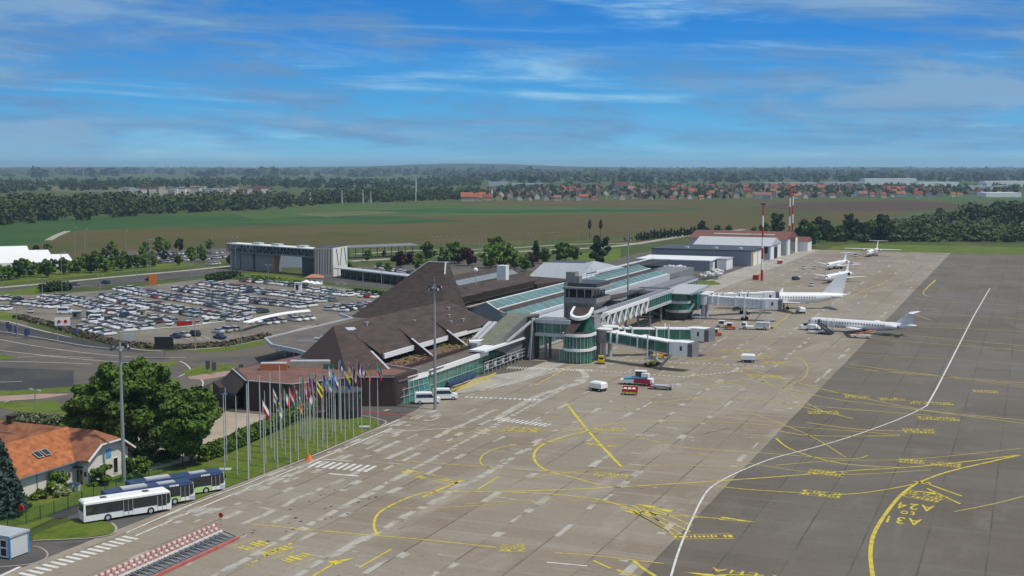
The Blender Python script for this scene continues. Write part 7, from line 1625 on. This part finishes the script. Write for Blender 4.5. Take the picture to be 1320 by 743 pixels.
vrow((625, 258.5), (1190, 254), 46, .8, 1.05, 'front row of the village', 'village houses'); vrow((615, 254.5), (1185, 250.5), 46, .9, 1.1, 'second row of the village', 'village houses')
vrow((625, 251), (1230, 248), 46, .8, 1.15, 'third row of the village', 'village houses'); vrow((690, 248), (1230, 245.5), 46, .7, 1.2, 'fourth row of the village', 'village houses')
vrow((720, 245.5), (1120, 243.5), 34, .6, 1.25, 'fifth row of the village', 'village houses'); vrow((1180, 256), (1310, 251), 10, 1, 1.1, 'scattered houses right of the village', 'village houses')
for i, (px, py, s_) in enumerate(((602, 260, 1.6), (610, 259.5, 1.3), (616, 259.5, 1.1))):
    house_far(*G(px, py), YAW, 0, 1, s_, f'big cream house, orange roof, {ordi(i + 1)} of three at the village left end', 'village houses')
# church
ch = bld('village_church', 'village church with square pale tower and brown roof among the houses', 'church', *G(797, 247)); M(HW[3]).box(-6, 22, -7, 7, 0, 11).build('nave_wall', ch); M(HR[2]).add([(-6, -7.6, 10.8), (22, -7.6, 10.8), (22, 0, 19), (-6, 0, 19), (-6, 7.6, 10.8), (22, 7.6, 10.8)], [(0, 1, 2, 3), (3, 2, 5, 4), (1, 5, 2), (0, 3, 4)]).build('nave_roof', ch); M(HR[3]).box(-13, -6, -3.5, 3.5, 0, 22).build('tower', ch); M(DGREY).tube((-9.5, 0, 22), (-9.5, 0, 34), 4.2, .2, 8).build('spire', ch)
# white estate at the left
for i in range(34):
    px = 160 + i * 5.5 + rv.uniform(-2, 2); py = 254 - rv.uniform(0, 3.5) - i * .1; x, y = G(px, py); hh = rv.uniform(7, 13); ww = rv.uniform(9, 18); m_ = rv.choice([VPW, VPW, HW[1], HR[3], HW[0]])
    q = MB().use(m_).box(-ww / 2, ww / 2, -5, 5, 0, hh).use(LGREY if rv.random() < .6 else HR[0]).box(-ww / 2 - .3, ww / 2 + .3, -5.3, 5.3, hh, hh + 1.2); o = q.build('estate_block', None, (x, y, 0), YAW + rv.uniform(-.3, .3)); tag(o, f'flat roofed pale block, {ordi(i + 1)} from the left of the estate beyond the dark wood', 'building', 'blocks of the far estate')
# big sheds beyond the village
for i, (px0, px1, py, h, c_) in enumerate(((1112, 1178, 238.5, 17, WHITE), (1060, 1112, 239.5, 9, LGREY), (1180, 1232, 240, 10, WHITE), (1266, 1330, 240.5, 13, WHITE), (1330, 1400, 241, 12, LGREY), (1240, 1300, 244.5, 8, LGREY), (985, 1050, 239.5, 8, LGREY), (660, 700, 242, 10, LGREY), (630, 655, 240, 10, LGREY), (1265, 1310, 254, 7, WHITE))):
    a, b = Vector(G(px0, py)), Vector(G(px1, py)); c_m = (a + b) / 2; w_ = (b - a).length; dd = b - a
    o = MB().use(c_).box(-w_ / 2, w_ / 2, -20, 20, 0, h).build('industrial_shed', None, (c_m.x, c_m.y, 0), math.atan2(dd.y, dd.x)); tag(o, f'long pale industrial shed, {ordi(i + 1)} of the big sheds on the plain around the village', 'shed', 'sheds on the plain')
for i, (px, py, h) in enumerate(((108, 232, 60), (536, 259, 36), (441, 263, 18), (468, 262, 18), (478, 262, 16), (537, 258, 30), (400, 264, 16))):
    x, y = G(px, py); o = M(LGREY).tube((0, 0, 0), (0, 0, h), .9, .5, 6).build('distant_mast', None, (x, y, 0)); tag(o, f'thin pale mast on the plain, {ordi(i + 1)} of the seven left of the village', 'mast', 'thin masts on the plain')
for i, (px, py) in enumerate(((760, 303), (774, 303))):
    x, y = G(px, py + 4); o = thing('slim_cypress', ('left', 'right')[i] + ' of two slim dark trees with bare stems at the field edge', 'tree', (x, y, 0), 0, 'pair of slim trees'); V = leaves([(0, 0, 8.5, 1.1, 1.1, 2.2), (0, 0, 11, .7, .7, 1.5)], 260, .8); q = bpy.data.objects.new('crown', quads_mesh('crown', V, [LFD])); COL.objects.link(q); q.parent = o; M(BARK).tube((0, 0, 0), (0, 0, 8), .2, .1, 6).build('trunk', o)
# ================================================================ HAZE
hz = bpy.data.materials.new('haze_air'); hz.use_nodes = True; k = NT(hz.node_tree); k.n.clear()
pv = k.new('ShaderNodeVolumePrincipled'); pv.inputs['Color'].default_value = (.60, .82, 1.0, 1); pv.inputs['Density'].default_value = 8e-5; pv.inputs['Anisotropy'].default_value = .2
ou = k.new('ShaderNodeOutputMaterial'); k.link(pv.outputs[0], ou.inputs['Volume'])
o = M(hz).box(-14990, 12490, -1490, 14790, -1.2, 112).build('haze'); o['kind'] = 'stuff'
